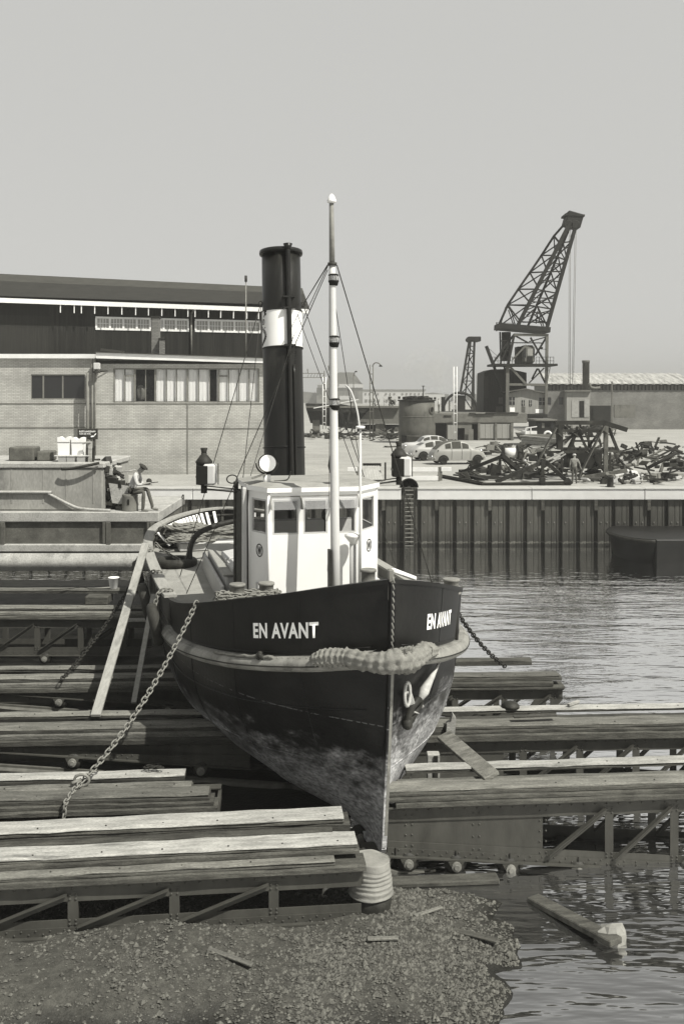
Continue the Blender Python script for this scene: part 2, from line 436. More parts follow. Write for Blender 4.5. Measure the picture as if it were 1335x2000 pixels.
# ---------------------------------------------------------------- quay wall: cope blocks, sheet piles, timber brackets
M_pile = mat('rusty_sheet_pile', 0.058, 0.75, 0.35, 1.8, stretch=(1,1,0.18), bump=0.3, stain=0.65, stain_col=0.13, stain_scale=2.2, stain_cut=0.56, objvar=0.14, fine=0.15)
def tide_mark(m):
    t = m.node_tree; N = t.nodes; L = t.links; b = N['Principled BSDF']; src = b.inputs['Base Color'].links[0].from_socket
    tc = N.new('ShaderNodeTexCoord'); sx = N.new('ShaderNodeSeparateXYZ'); L.new(tc.outputs['Object'], sx.inputs[0])
    n = N.new('ShaderNodeTexNoise'); n.inputs['Scale'].default_value = 7; L.new(tc.outputs['Object'], n.inputs['Vector'])
    a = N.new('ShaderNodeMath'); a.operation = 'MULTIPLY_ADD'; a.inputs[1].default_value = 0.25; L.new(n.outputs['Fac'], a.inputs[0]); L.new(sx.outputs['Z'], a.inputs[2])
    c = N.new('ShaderNodeValToRGB'); L.new(a.outputs[0], c.inputs[0]); e = c.color_ramp.elements
    e[0].position = 0.13; e[0].color = (0.45,)*3+(1,); e[1].position = 0.20; e[1].color = (2.0,)*3+(1,)
    for p_, v_ in ((0.26, 0.55), (0.62, 0.75), (0.80, 1.0)):
        q = c.color_ramp.elements.new(p_); q.color = (v_,)*3+(1,)
    mu = N.new('ShaderNodeMix'); mu.data_type = 'RGBA'; mu.blend_type = 'MULTIPLY'; mu.inputs[0].default_value = 1
    L.new(src, mu.inputs[6]); L.new(c.outputs[0], mu.inputs[7]); L.new(mu.outputs[2], b.inputs['Base Color'])
tide_mark(M_pile)
M_cope = mat('whitewashed_cope', 0.46, 0.8, 0.08, 1.5, bump=0.15, stain=0.5, stain_col=0.30, stain_scale=0.9, stain_cut=0.6)
M_copetop = mat('cope_top', 0.33, 0.85, 0.15, 2.0, stain=0.4, stain_col=0.15, stain_scale=1)
qw = thing('quay_wall', 'long sheet piled quay wall with a white cope across the water', 'quay wall', (0, YQ, 0))
zc = 2.45
breaks = [-30, -24.5, -18.5, -12.6, -8.2, -3.4, 3.25, 4.12, 10.4, 16.6, 22.8, 29]
for a, b in zip(breaks[:-1], breaks[1:]):
    if abs(a-3.25) < 0.01: continue                         # the ladder recess
    MB().box(a+0.012, b-0.012, -0.02, 0.85, zc, ZQ-0.09, 0.025).build('cope_block', M_cope, qw)
    MB().box(a+0.004, b-0.004, -0.07, 1.02, ZQ-0.085, ZQ+0.0, 0.02).build('cope_slab', M_copetop, qw)
MB().box(3.25, 4.12, 0.25, 1.0, 1.0, ZQ-0.03).build('recess_back', M_pile, qw)
pitch = 0.972; x0 = 2.45 + 0.35
def pile_mesh():
    # one trapezoid sheet pile: a front pan with a ridge down it and the deep return to its neighbour
    pr = [(-0.40,0.30),(-0.395,0.06),(-0.37,0.05),(-0.08,0.05),(-0.065,0.075),(-0.03,0.075),(-0.015,0.05),(0.20,0.05),(0.215,0.08),(0.25,0.08),(0.265,0.05),(0.36,0.05),(0.40,0.30),(0.572,0.30)]
    mb = MB(); vs = [(x, y, -1.5) for x, y in pr] + [(x, y, zc) for x, y in pr]; n = len(pr)
    mb.add(vs, [(i, i+1, n+i+1, n+i) for i in range(n-1)])
    return mb.mesh('sheet_pile')
pm = pile_mesh(); pm.materials.append(M_pile)
k0 = int((-30-x0)/pitch); k1 = int((29-x0)/pitch)
for k in range(k0, k1+1):
    o = link('sheet_pile', pm, qw, loc=(x0+k*pitch, 0.13, 0))
for k in range(k0, k1+1, 3):
    MB().box(x0+k*pitch-0.63, x0+k*pitch-0.44, 0.0, 0.22, 1.85, zc-0.003, 0.02).build('bracket', M_timberD, qw)
    for dx in (0.1,):
        pass
# weld clips and weep marks on the pans
mb = MB()
rr = random.Random(5)
for k in range(k0, k1+1):
    for dx in (-0.22, 0.12):
        if rr.random() < 0.75:
            xx = x0+k*pitch+dx; mb.box(xx-0.03, xx+0.03, 0.13, 0.19, 1.15, 1.22)
mb.build('clip', M_grey, qw, kind='stuff')
# quay ladder in its recess
ld = thing('quay_ladder', 'dark steel ladder under a round hoop let into the quay wall', 'ladder', (3.68, YQ, 0))
for sx in (-0.27, 0.27):
    MB().box(sx-0.04, sx+0.04, -0.10, 0.0, -0.4, ZQ+0.05, 0.01).build('rail', M_steel, ld)
for i in range(14):
    z = -0.1 + i*0.235
    MB().box(-0.23, 0.23, -0.09, -0.03, z, z+0.05).build('rung', M_grey, ld)
MB().lathe([(0.52,0.0),(0.52,0.05),(0.46,0.05),(0.46,0.02),(0.1,0.02),(0.1,0.0)], (0, 0.05, ZQ+0.02), 24, Matrix.Rotation(R(90),3,'X'), a0=0, a1=PI).build('hoop', M_steel, ld)
MB().prism([(0.46*math.cos(a*PI/16), 0.46*math.sin(a*PI/16)) for a in range(17)], 0.02, c=(0,0.03,ZQ+0.02)).build('hoop_plate', M_steel, ld)
# mooring posts standing on the quay
def mooring_post(px, py, Y, r, h, label):
    g = P(px, py, Y); t = thing('mooring_post', label, 'bollard', (g.x, Y, ZQ), group='mooring posts along the quay edge')
    MB().lathe([(r*1.05,0),(r,0.04),(r,h*0.8),(r*1.08,h*0.82),(r*1.08,h*0.96),(r*0.8,h)], n=14).build('post', M_steel, t)
    MB().lathe([(r*1.5,0),(r*1.5,0.03)], n=12).build('base_plate', M_steel, t)
mooring_post(1191, 953, YQ+0.55, 0.18, 0.62, 'short dark round mooring post at the right end of the quay edge')
# ---------------------------------------------------------------- slipway cradles
def cradle(label, loc, rot, x0, x1, zf, zb, plates=(), bay=1.2, first=0.35, wheels=(), timbers=(), end=None, group='riveted slipway cradles under the vessels', wr=0.16, front_detail=True, depth=1.0, joints=()):
    """a riveted trolley: x along it, y away from the viewer; zf = flange height, zb(x) = bottom edge"""
    t = thing('slipway_cradle', label, 'slipway cradle', loc, rot, group)
    riv = MB()
    def strip(name, xa, xb, fa, fb, y0, d):
        poly = [(xa, fa(xa)), (xb, fa(xb)), (xb, fb(xb)), (xa, fb(xa))]
        MB().prism(poly, d, c=(0, y0, 0)).build(name, M_girder, t)
    H = lambda x: zf
    for yy, nm in ((0.0, ''), (depth, 'rear')):
        strip('top_chord', x0, x1, lambda x: zf-0.26, lambda x: zf-0.02, yy, 0.02)
        strip('bottom_chord', x0, x1, zb, lambda x: zb(x)+0.24, yy, 0.02)
        MB().box(x0-0.02, x1+0.02, yy-0.075, yy+0.12, zf-0.018, zf+0.012, 0.004).build('flange', M_girder, t)
        sgn = -1 if yy == 0 else 1
        strip('angle_iron', x0, x1, lambda x: zf-0.11, lambda x: zf-0.019, yy-0.013 if yy == 0 else yy+0.021, 0.012)
        poly = [(x0, zb(x0)-0.012), (x1, zb(x1)-0.012), (x1, zb(x1)+0.012), (x0, zb(x0)+0.012)]
        MB().prism(poly, 0.22, c=(0, yy-0.09, 0)).build('bottom_flange', M_girder, t)
        strip('bottom_angle', x0, x1, lambda x: zb(x)+0.013, lambda x: zb(x)+0.13, yy-0.014 if yy == 0 else yy+0.021, 0.013)
    def open_at(x): return not any(a <= x <= b for a, b in plates)
    for a, b in plates:
        strip('web_plate', a, b, lambda x: zb(x)+0.005, lambda x: zf-0.022, 0.024, 0.016)
    posts = []
    x = x0 + first
    while x < x1 - 0.1:
        posts.append(x); x += bay
    for px_ in posts:
        if open_at(px_):
            for yy in (-0.006, depth-0.004):
                MB().box(px_-0.075, px_+0.075, yy, yy+0.016, zb(px_)+0.16, zf-0.12).build('post', M_girder, t)
                MB().box(px_+0.06, px_+0.075, yy+0.017, yy+0.11, zb(px_)+0.16, zf-0.12).build('post_leg', M_girder, t)
            if front_detail:
                for dx in (-0.045, 0.045):
                    for zz in (zf-0.16, zf-0.225, zb(px_)+0.17, zb(px_)+0.23):
                        riv.rivet((px_+dx, -0.007, zz), (0,-1,0), 0.021)
        elif front_detail:
            for dx in (-0.055, 0.055):
                n = max(2, int((zf-zb(px_)-0.3)/0.17)); 
                for k in range(n+1):
                    riv.rivet((px_+dx, -0.0 if k in (0,n) else 0.023, zb(px_)+0.18+(zf-zb(px_)-0.33)*k/n), (0,-1,0), 0.021)
    for i, px_ in enumerate(posts[:-1]):
        nx = posts[i+1]
        if not open_at((px_+nx)/2): continue
        za = zb(px_)+0.12; zt = zf-0.16
        if zt-za < 0.25: continue
        for yy in (-0.05, depth+0.03):
            MB().bar((px_+0.08, yy, za), (nx-0.08, yy, zt), 0.012, 0.10, (0,0,1)).build('diagonal', M_girder, t)
            MB().bar((px_+0.08, yy-0.04, za+0.045), (nx-0.08, yy-0.04, zt+0.045), 0.07, 0.012, (0,0,1)).build('diagonal_leg', M_girder, t)
    if end == 'slant':
        MB().bar((x1-0.75, 0.01, zb(x1)+0.1), (x1-0.05, 0.01, zf-0.2), 0.02, 0.16).build('end_strut', M_girder, t)
        MB().bar((x1-0.75, depth+0.01, zb(x1)+0.1), (x1-0.05, depth+0.01, zf-0.2), 0.02, 0.16).build('end_strut', M_girder, t)
    # rivets
    if front_detail:
        n = int((x1-x0)/0.21)
        for k in range(n):
            xx = x0+0.1+k*0.21
            riv.rivet((xx, -0.014, zf-0.06), (0,-1,0), 0.022)
            riv.rivet((xx, -0.015, zb(xx)+0.045), (0,-1,0), 0.018)
            riv.rivet((xx+0.1, -0.015, zb(xx)+0.095), (0,-1,0), 0.018)
        riv.build('rivet', M_girder, t, kind='stuff')
        for xx in joints:
            MB().box(xx-0.008, xx+0.008, -0.03, -0.016, zb(xx)+0.0, zb(xx)+0.14).build('joint_strip', M_dark, t)
    for xx in range(int(x0)+1, int(x1)+1, 2):
        MB().box(xx-0.03, xx+0.03, 0.03, depth-0.03, zf-0.2, zf-0.03).build('cross_beam', M_girder, t)
    # wheels
    for xx in wheels:
        for yy in (0.0, depth-0.1):
            zc_ = zb(xx)-0.095
            w_ = MB().lathe([(0.03,-0.05),(wr,-0.05),(wr+0.035,-0.045),(wr+0.035,-0.02),(wr,-0.018),(wr-0.01,0.05),(0.03,0.05)], (xx, yy, zc_), 18, Matrix.Rotation(R(90),3,'X')).build('wheel', M_steel, t)
            hb = MB().lathe([(0.085,0.0),(0.085,0.035),(0.05,0.04),(0.045,0.06),(0.0,0.06)], (xx, yy-0.095, zc_), 14, Matrix.Rotation(R(90),3,'X'))
            hb.sm = [False]*len(hb.f); hb.build('hub', M_lightsteel, w_)
            MB().prism([(xx-0.14, zb(xx)-0.013),(xx+0.14, zb(xx)-0.013),(xx+0.085, zc_-0.03),(xx-0.085, zc_-0.03)], 0.02, c=(0, yy-0.10, 0)).build('hanger', M_girder, w_)
    # timbers: each (x0, x1, y0, y1, z0, z1 above the flange, dark?)
    rt = random.Random(hash(label) % 1000 if False else len(label)*7+int(loc[1]*10))
    for q in timbers:
        xa, xb, ya, yb, za, zb_ = q[:6]; mm = (M_timber, M_timberD, M_timberW)[q[6] if len(q) > 6 else 0]  # pale top planks over dark beams: bleaching, plus face shade put into colour
        n = max(2, int((xb-xa)/0.45)); mb = MB(); ch = 0.022
        # a sawn beam whose arrises wander a little
        rings = []
        for i in range(n+1):
            xx = xa + (xb-xa)*i/n
            jt = lambda s=0.006: rt.uniform(-s, s)
            top = zf+zb_+jt(0.008); bot = zf+za; fy = ya+jt(0.008)
            c1 = ch*rt.uniform(0.5, 2.0)
            rings.append([(xx, fy, bot+0.004), (xx, fy+jt(0.004), top-c1), (xx, fy+c1, top), (xx, yb-ch, top+jt()), (xx, yb, top-ch), (xx, yb, bot+0.004)])
        vs = [p for rg_ in rings for p in rg_]; m_ = 6
        fs = [(i*m_+k, (i+1)*m_+k, (i+1)*m_+(k+1) % m_, i*m_+(k+1) % m_) for i in range(n) for k in range(m_)]
        fs += [tuple(range(m_)), tuple(n*m_+k for k in reversed(range(m_)))]
        mb.add(vs, fs); mb.build('timber', mm, t)
    bo = MB()
    for q in timbers:
        if len(q) > 6 and q[6] == 1: continue
        x = q[1]-0.3
        while x > max(q[0], q[1]-7):
            bo.rivet((x, q[2]+0.09, zf+q[5]+0.001), (0,0,1), 0.017); x -= 0.9+rt.uniform(-0.15,0.15)
    if bo.v: bo.build('bolt', M_steel, t, kind='stuff')
    return t

plane = lambda X: 0.20 - 0.087*(X-0.7)
def loc_zb(loc, rot): return lambda x: plane(loc[0] + x*math.cos(rot))

# nearest cradle on the left, its stepped timbers in full sun
L1 = (0.30, 15.02, 0); r1 = R(6.0)
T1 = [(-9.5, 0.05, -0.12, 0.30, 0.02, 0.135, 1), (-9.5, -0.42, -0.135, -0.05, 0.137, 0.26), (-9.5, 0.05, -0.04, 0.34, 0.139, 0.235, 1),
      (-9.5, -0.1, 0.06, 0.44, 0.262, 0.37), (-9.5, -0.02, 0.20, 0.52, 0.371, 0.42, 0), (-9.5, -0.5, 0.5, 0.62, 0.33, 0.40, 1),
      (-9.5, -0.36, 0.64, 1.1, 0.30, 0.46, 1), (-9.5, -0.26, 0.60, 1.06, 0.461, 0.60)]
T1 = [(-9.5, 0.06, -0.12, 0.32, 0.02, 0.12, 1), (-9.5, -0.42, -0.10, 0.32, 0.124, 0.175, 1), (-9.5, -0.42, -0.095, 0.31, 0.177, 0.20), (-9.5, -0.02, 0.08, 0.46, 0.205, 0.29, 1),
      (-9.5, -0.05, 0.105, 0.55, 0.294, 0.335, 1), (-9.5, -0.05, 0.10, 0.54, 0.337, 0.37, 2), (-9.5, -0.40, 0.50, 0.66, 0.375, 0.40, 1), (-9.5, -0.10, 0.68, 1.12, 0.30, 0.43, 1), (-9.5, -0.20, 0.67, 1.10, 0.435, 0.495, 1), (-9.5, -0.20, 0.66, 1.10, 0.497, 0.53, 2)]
cradle('nearest low cradle with pale sunlit timbers stepped above an open truss', L1, r1, -9.5, 0.0, 0.80, lambda x: 0.03, (), 1.5, 0.65, (-8.6,-6.4,-4.2,-2.0,-0.5), T1, wr=0.11,
       joints=(-6.0,))
# second row, left piece
L2 = (-2.15, 16.75, 0); r2_ = R(4.0)
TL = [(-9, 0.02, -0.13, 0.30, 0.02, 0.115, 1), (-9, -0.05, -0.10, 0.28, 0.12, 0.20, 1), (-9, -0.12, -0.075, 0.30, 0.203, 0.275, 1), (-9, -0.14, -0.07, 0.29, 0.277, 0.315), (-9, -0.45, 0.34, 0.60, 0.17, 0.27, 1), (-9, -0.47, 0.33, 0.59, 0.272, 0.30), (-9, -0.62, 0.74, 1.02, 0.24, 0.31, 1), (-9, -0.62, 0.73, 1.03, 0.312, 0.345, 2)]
cradle('left half of the second cradle, its planks crossed by the mooring chain', L2, r2_, -9, 0.0, 0.98, loc_zb(L2, r2_), ((-9, 0.0),), 1.3, 0.5, (-7.2,-4.5,-2.2), TL)
# third row, left piece
L3 = (-1.9, 20.1, 0); r3_ = R(3.0)
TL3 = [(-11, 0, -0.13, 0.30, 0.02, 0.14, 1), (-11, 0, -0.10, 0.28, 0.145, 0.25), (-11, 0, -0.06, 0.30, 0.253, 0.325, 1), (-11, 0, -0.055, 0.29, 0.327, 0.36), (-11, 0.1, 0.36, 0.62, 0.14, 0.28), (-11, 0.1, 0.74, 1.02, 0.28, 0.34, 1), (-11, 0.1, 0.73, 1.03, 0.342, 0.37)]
cradle('left half of the third cradle with the hull shadow cut across it', L3, r3_, -11, 0.0, 0.98, loc_zb(L3, r3_), ((-11, 0),), 1.3, 0.3, (-8.7,-6.3,-3.6,-1.0), TL3)
L4 = (-2.6, 23.6, 0); r4_ = R(2.0)
cradle('left half of the fourth cradle, behind the foot of the leaning plank', L4, r4_, -13, 0.0, 0.98, loc_zb(L4, r4_), ((-13, 0),), 1.3, 0.3, (-9.7,-7.3,-4.2,-1.6), [(q[0]-2,)+q[1:] for q in TL3])
# the taller cradle under the barge
L5 = (-5.9, 29.2, 0)
TL5 = [(-14, 0.0, -0.13, 0.30, 0.02, 0.14, 1), (-14, 0.0, -0.10, 0.28, 0.145, 0.25), (-14, 0, -0.06, 0.36, 0.253, 0.32, 1), (-14, 0, -0.05, 0.35, 0.322, 0.36), (-14, 0.05, 0.74, 1.12, 0.62, 0.70, 1), (-14, 0.05, 0.73, 1.12, 0.702, 0.74)]
c5 = cradle('tall open truss cradle under the barge with a white bucket on its top plank', L5, 0.0, -14, 0.0, 1.42, lambda x: 0.34, (), 1.3, 0.35, (-9,-6,-3,-1), TL5)
MB().box(-1.9, -1.2, 0.3, 1.0, 1.78, 2.04, 0.03).build('bearer', M_timberD, c5)
MB().box(-10.9, -10.2, 0.3, 1.0, 1.78, 2.04, 0.03).build('bearer', M_timberD, c5)
# right hand pieces
R2 = (0.42, 16.75, 0); q2 = R(4.5)
TR = [(0.5, 10, -0.13, 0.32, 0.02, 0.11, 1), (0.35, 10, -0.10, 0.30, 0.115, 0.20, 1), (0.3, 10, -0.075, 0.34, 0.203, 0.27, 1), (0.3, 10, -0.06, 0.33, 0.272, 0.315), (0.6, 10, 0.36, 0.62, 0.10, 0.24), (0.8, 10, 0.76, 1.02, 0.26, 0.315, 1), (0.8, 10, 0.75, 1.03, 0.317, 0.355, 2)]
cradle('right half of the second cradle, a riveted plate girder on flanged wheels by the water', R2, q2, 0.36, 10, 1.02, loc_zb(R2, q2), ((0.36, 3.1),), 1.18, 0.38,
       (-0.02, 0.28, 0.72, 1.55, 2.5, 3.72, 5.0, 6.4), TR, joints=(0.5, 1.55, 2.5, 3.72))
c2r = [o for o in bpy.data.objects if o.get('category') == 'slipway cradle'][-1]
MB().box(-0.25, 0.34, -0.08, 0.3, plane(R2[0])-0.012, plane(R2[0])+0.07).build('bogie_beam', M_girder, c2r)
R3 = (1.2, 20.05, 0); q3 = R(3.0)
TR3 = [(0, 11, -0.13, 0.30, 0.02, 0.17, 1), (0, 11, -0.10, 0.34, 0.173, 0.25, 1), (0, 11, -0.07, 0.40, 0.253, 0.30, 1), (0, 11, -0.055, 0.39, 0.302, 0.335), (0, 11, 0.42, 0.66, 0.14, 0.30, 1), (0, 11, 0.78, 1.04, 0.30, 0.35, 1), (0, 11, 0.77, 1.05, 0.352, 0.385, 2)]
cradle('right half of the third cradle, open truss with the loose prop leaning before it', R3, q3, 0, 11, 0.98, loc_zb(R3, q3), ((0, 2.15),), 1.19, 0.18, (0.8, 3, 5, 7, 9), TR3)
R4 = (1.4, 23.6, 0); q4 = R(2.0)
TR4 = [(0, 4.0, -0.13, 0.30, 0.02, 0.10, 1), (0, 3.72, -0.145, 0.1, 0.103, 0.20, 1), (0, 3.95, -0.04, 0.34, 0.203, 0.30, 1), (0, 3.9, -0.03, 0.33, 0.302, 0.34), (0, 3.4, 0.74, 1.02, 0.36, 0.50, 1)]
cradle('right half of the fourth cradle, short with a slanted end over open water', R4, q4, 0, 3.98, 0.98, loc_zb(R4, q4), (), 1.2, 0.15, (0.8, 2.2, 3.4), TR4, end='slant')
# rails the wheels run on
M_rail = mat('worn_rail', 0.09, 0.5, 0.4, 3.0, stain=0.5, stain_col=0.03, stain_scale=2)
for loc, rot, xa, xb, nm in ((R2, q2, -1.2, 4.5, 'front'), (L2, r2_, -9, 1.0, ''), (L3, r3_, -9, 3, ''), (L4, r4_, -9, 3, '')):
    for yy in (0.0, 0.9):
        fa = lambda x: plane(loc[0]+x*math.cos(rot)) - 0.095 - 0.162
        n = 12; ring = []
        mb = MB()
        poly = lambda x: [(x, yy-0.07, fa(x)-0.12), (x, yy-0.07, fa(x)-0.10), (x, yy-0.03, fa(x)-0.05), (x, yy-0.035, fa(x)), (x, yy+0.035, fa(x)), (x, yy+0.03, fa(x)-0.05), (x, yy+0.07, fa(x)-0.10), (x, yy+0.07, fa(x)-0.12)]
        a, b = poly(xa), poly(xb); m_ = len(a)
        mb.add(a+b, [(k, (k+1) % m_, m_+(k+1) % m_, m_+k) for k in range(m_)] + [tuple(range(m_)), tuple(range(2*m_-1, m_-1, -1))])
        lab = {R2: 'steel slip rail under the wheels beside the drum', L2: 'steel slip rail under the second cradle on the left', L3: 'steel slip rail under the third cradle in shade', L4: 'steel slip rail under the fourth cradle in shade'}[loc]
        lab = lab if yy < 0.5 else lab.replace('steel slip rail', 'inner steel slip rail')
        mb.build('slip_rail', M_rail, label=lab, cat='rail', group='slip rails', loc=loc, rotz=rot)
# sleeper plank in front of the near rail
MB().box(-0.9, 2.2, -0.55, -0.28, -0.22, -0.13, 0.02).build('sleeper_plank', M_timberD, label='flat grey sleeper lying before the near rail', cat='plank', loc=(R2[0], R2[1], 0.10), rotz=q2)
# ================================================================== THE TUG
TH = R(14.5); B0 = Vector((0.82, 16.2, 0)); LT = 21.3
def interp(tab, x):
    # smooth (Catmull-Rom) interpolation through a table of (x, y)
    n = len(tab)
    if x <= tab[0][0]: return tab[0][1]
    if x >= tab[-1][0]: return tab[-1][1]
    for i in range(n-1):
        if tab[i][0] <= x <= tab[i+1][0]:
            xa, ya = tab[i]; xb, yb = tab[i+1]; h = xb-xa; t = (x-xa)/h
            ma = (yb-tab[i-1][1])/(xb-tab[i-1][0]) if i > 0 else (yb-ya)/h
            mb_ = (tab[i+2][1]-ya)/(tab[i+2][0]-xa) if i < n-2 else (yb-ya)/h
            t2, t3 = t*t, t*t*t
            return (2*t3-3*t2+1)*ya + (t3-2*t2+t)*h*ma + (-2*t3+3*t2)*yb + (t3-t2)*h*mb_
BD = [(0,0.03),(0.25,0.38),(0.6,0.80),(1,1.20),(2,1.90),(3,2.40),(4.1,2.80),(5.3,3.02),(6.65,3.12),(9,3.18),(13.5,3.18),(16,3.0),(17.65,2.68),(19.3,2.0),(20.5,1.2),(21.05,0.6),(21.3,0.02)]
ZTOP = [(0,5.05),(1.3,4.64),(2.6,4.30),(4.2,3.93),(5.4,3.72),(6.7,3.60),(10,3.55),(13.5,3.58),(17.65,3.70),(21.3,3.85)]
ZSTR = [(0,3.72),(1,3.45),(2.6,3.16),(4.3,2.98),(5.5,2.90),(10,2.82),(15,2.90),(21.3,3.15)]
bd = lambda s: max(0.02, interp(BD, s)); ztop = lambda s: interp(ZTOP, s); zstr = lambda s: interp(ZSTR, s)
ZK = 0.27
def stem_s(z): return 0.55*max(0.0, (5.05-z)/4.78)**1.3
def hull_pt(s, t, side):
    """s aft of the stem, t from keel (0) to rubbing strake (1); side -1 starboard, +1 port"""
    zs = zstr(s); z = ZK + (zs-ZK)*t
    n = 1.12 + 0.95*smooth(0, 2.8, s) + 0.65*smooth(2.8, 8, s) - 1.0*smooth(14, 20, s)
    g = max(0.0, 1-(1-t)**n)**(1/n)
    if s > 16:
        lift = smooth(16, 21.3, s)*1.9; z = max(z, ZK + lift*(1-t)*1.0)
    ss = stem_s(z)*(1-s/LT) + s
    fl = 0.09 if t > 0 else 0.09
    return Vector((side*max(0.035, bd(s)*g), ss, z))
def bul_pt(s, u, side, off=0.0):
    """bulwark plating: u = 0 at the strake, 1 at its top"""
    z = zstr(s) + (ztop(s)-(0.30*smooth(4.5, 7.5, s)*(1-smooth(14, 18, s)) if side > 0 else 0)-zstr(s))*u     # the port side amidships is cut down a little
    b = bd(s) + 0.05*u*smooth(0, 1.0, s)
    ss = stem_s(z)*(1-s/LT) + s
    d = 0.02
    tx = (bd(s+d)-bd(max(0, s-d)))/(2*d) if s > d else 1.2
    nx, ny = 1/math.hypot(1, tx), -tx/math.hypot(1, tx)
    return Vector((side*(b + off*nx), ss + off*ny, z))

M_slat = mat('pale_slats', 0.55, 0.7, 0.15, 3)
M_hull = None
def hull_material():
    m = bpy.data.materials.new('hull_paint'); m.use_nodes = True; t = m.node_tree; N = t.nodes; L = t.links
    b = N['Principled BSDF']; b.inputs['Specular IOR Level'].default_value = 0.3
    tc = N.new('ShaderNodeTexCoord'); sx = N.new('ShaderNodeSeparateXYZ'); L.new(tc.outputs['Object'], sx.inputs[0])
    mp = N.new('ShaderNodeMapping'); mp.inputs['Scale'].default_value = (1.4, 1.0, 2.4); L.new(tc.outputs['Object'], mp.inputs[0])
    n1 = N.new('ShaderNodeTexNoise'); n1.inputs['Scale'].default_value = 1.6; n1.inputs['Detail'].default_value = 9; n1.inputs['Roughness'].default_value = 0.68
    L.new(mp.outputs[0], n1.inputs['Vector'])
    n2 = N.new('ShaderNodeTexNoise'); n2.inputs['Scale'].default_value = 9; n2.inputs['Detail'].default_value = 6; L.new(mp.outputs[0], n2.inputs['Vector'])
    # dried growth and scuffed paint below the water line
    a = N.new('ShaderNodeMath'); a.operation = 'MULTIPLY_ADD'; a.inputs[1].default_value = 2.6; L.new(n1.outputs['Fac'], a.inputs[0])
    pside = N.new('ShaderNodeMapRange'); pside.inputs['From Min'].default_value = -0.1; pside.inputs['From Max'].default_value = 0.1; pside.inputs['To Max'].default_value = -0.75   # pale zone reaches higher to port: sunlit side put into the colour
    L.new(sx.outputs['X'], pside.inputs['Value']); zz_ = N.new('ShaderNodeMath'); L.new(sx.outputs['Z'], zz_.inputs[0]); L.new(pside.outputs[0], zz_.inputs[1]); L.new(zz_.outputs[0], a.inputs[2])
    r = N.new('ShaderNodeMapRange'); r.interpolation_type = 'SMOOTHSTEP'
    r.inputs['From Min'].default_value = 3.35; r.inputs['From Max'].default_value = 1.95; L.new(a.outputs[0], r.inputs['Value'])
    r2 = N.new('ShaderNodeMapRange'); r2.inputs['From Min'].default_value = 0.3; r2.inputs['From Max'].default_value = 0.7
    r2.inputs['To Min'].default_value = 0.15; r2.inputs['To Max'].default_value = 0.52; L.new(n2.outputs['Fac'], r2.inputs['Value'])
    r3 = N.new('ShaderNodeMapRange'); r3.inputs['From Min'].default_value = 0.35; r3.inputs['From Max'].default_value = 0.75
    r3.inputs['To Min'].default_value = 0.004; r3.inputs['To Max'].default_value = 0.012; L.new(n1.outputs['Fac'], r3.inputs['Value'])
    mx_ = N.new('ShaderNodeMix'); mx_.data_type = 'FLOAT'; L.new(r.outputs[0], mx_.inputs[0]); L.new(r3.outputs[0], mx_.inputs[2]); L.new(r2.outputs[0], mx_.inputs[3])
    # thin painted waterline
    ln = N.new('ShaderNodeMath'); ln.operation = 'COMPARE'; ln.inputs[1].default_value = 2.52; ln.inputs[2].default_value = 0.010; L.new(sx.outputs['Z'], ln.inputs[0])
    br = N.new('ShaderNodeMath'); br.operation = 'GREATER_THAN'; br.inputs[1].default_value = 0.49; L.new(n2.outputs['Fac'], br.inputs[0])
    lm = N.new('ShaderNodeMath'); lm.operation = 'MULTIPLY'; L.new(ln.outputs[0], lm.inputs[0]); L.new(br.outputs[0], lm.inputs[1])
    lm2 = N.new('ShaderNodeMath'); lm2.operation = 'MULTIPLY'; lm2.inputs[1].default_value = 0.5; L.new(lm.outputs[0], lm2.inputs[0])
    m2 = N.new('ShaderNodeMix'); m2.data_type = 'FLOAT'; L.new(lm2.outputs[0], m2.inputs[0]); L.new(mx_.outputs[0], m2.inputs[2]); m2.inputs[3].default_value = 0.18
    cc = N.new('ShaderNodeCombineColor')
    for k in range(3): L.new(m2.outputs[0], cc.inputs[k])
    L.new(cc.outputs[0], b.inputs['Base Color'])
    rr_ = N.new('ShaderNodeMapRange'); rr_.inputs['To Min'].default_value = 0.34; rr_.inputs['To Max'].default_value = 0.8; L.new(r.outputs[0], rr_.inputs['Value']); L.new(rr_.outputs[0], b.inputs['Roughness'])
    bp = N.new('ShaderNodeBump'); bp.inputs['Strength'].default_value = 0.25; bp.inputs['Distance'].default_value = 0.02
    L.new(n2.outputs['Fac'], bp.inputs['Height']); L.new(bp.outputs[0], b.inputs['Normal'])
    return m
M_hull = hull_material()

tug = thing('tugboat', 'black hulled steam tug with white wheelhouse hauled out on the slip', 'tugboat', B0, TH)
# --- hull
NS, NT = 90, 26
svals = [LT*(i/NS)**1.35 for i in range(NS+1)]
mb = MB()
for side in (-1, 1):
    mb.grid(lambda u, v: hull_pt(svals[int(round(u*NS))], v**0.9, side), NS, NT)
hull = mb.build('hull', M_hull, tug)
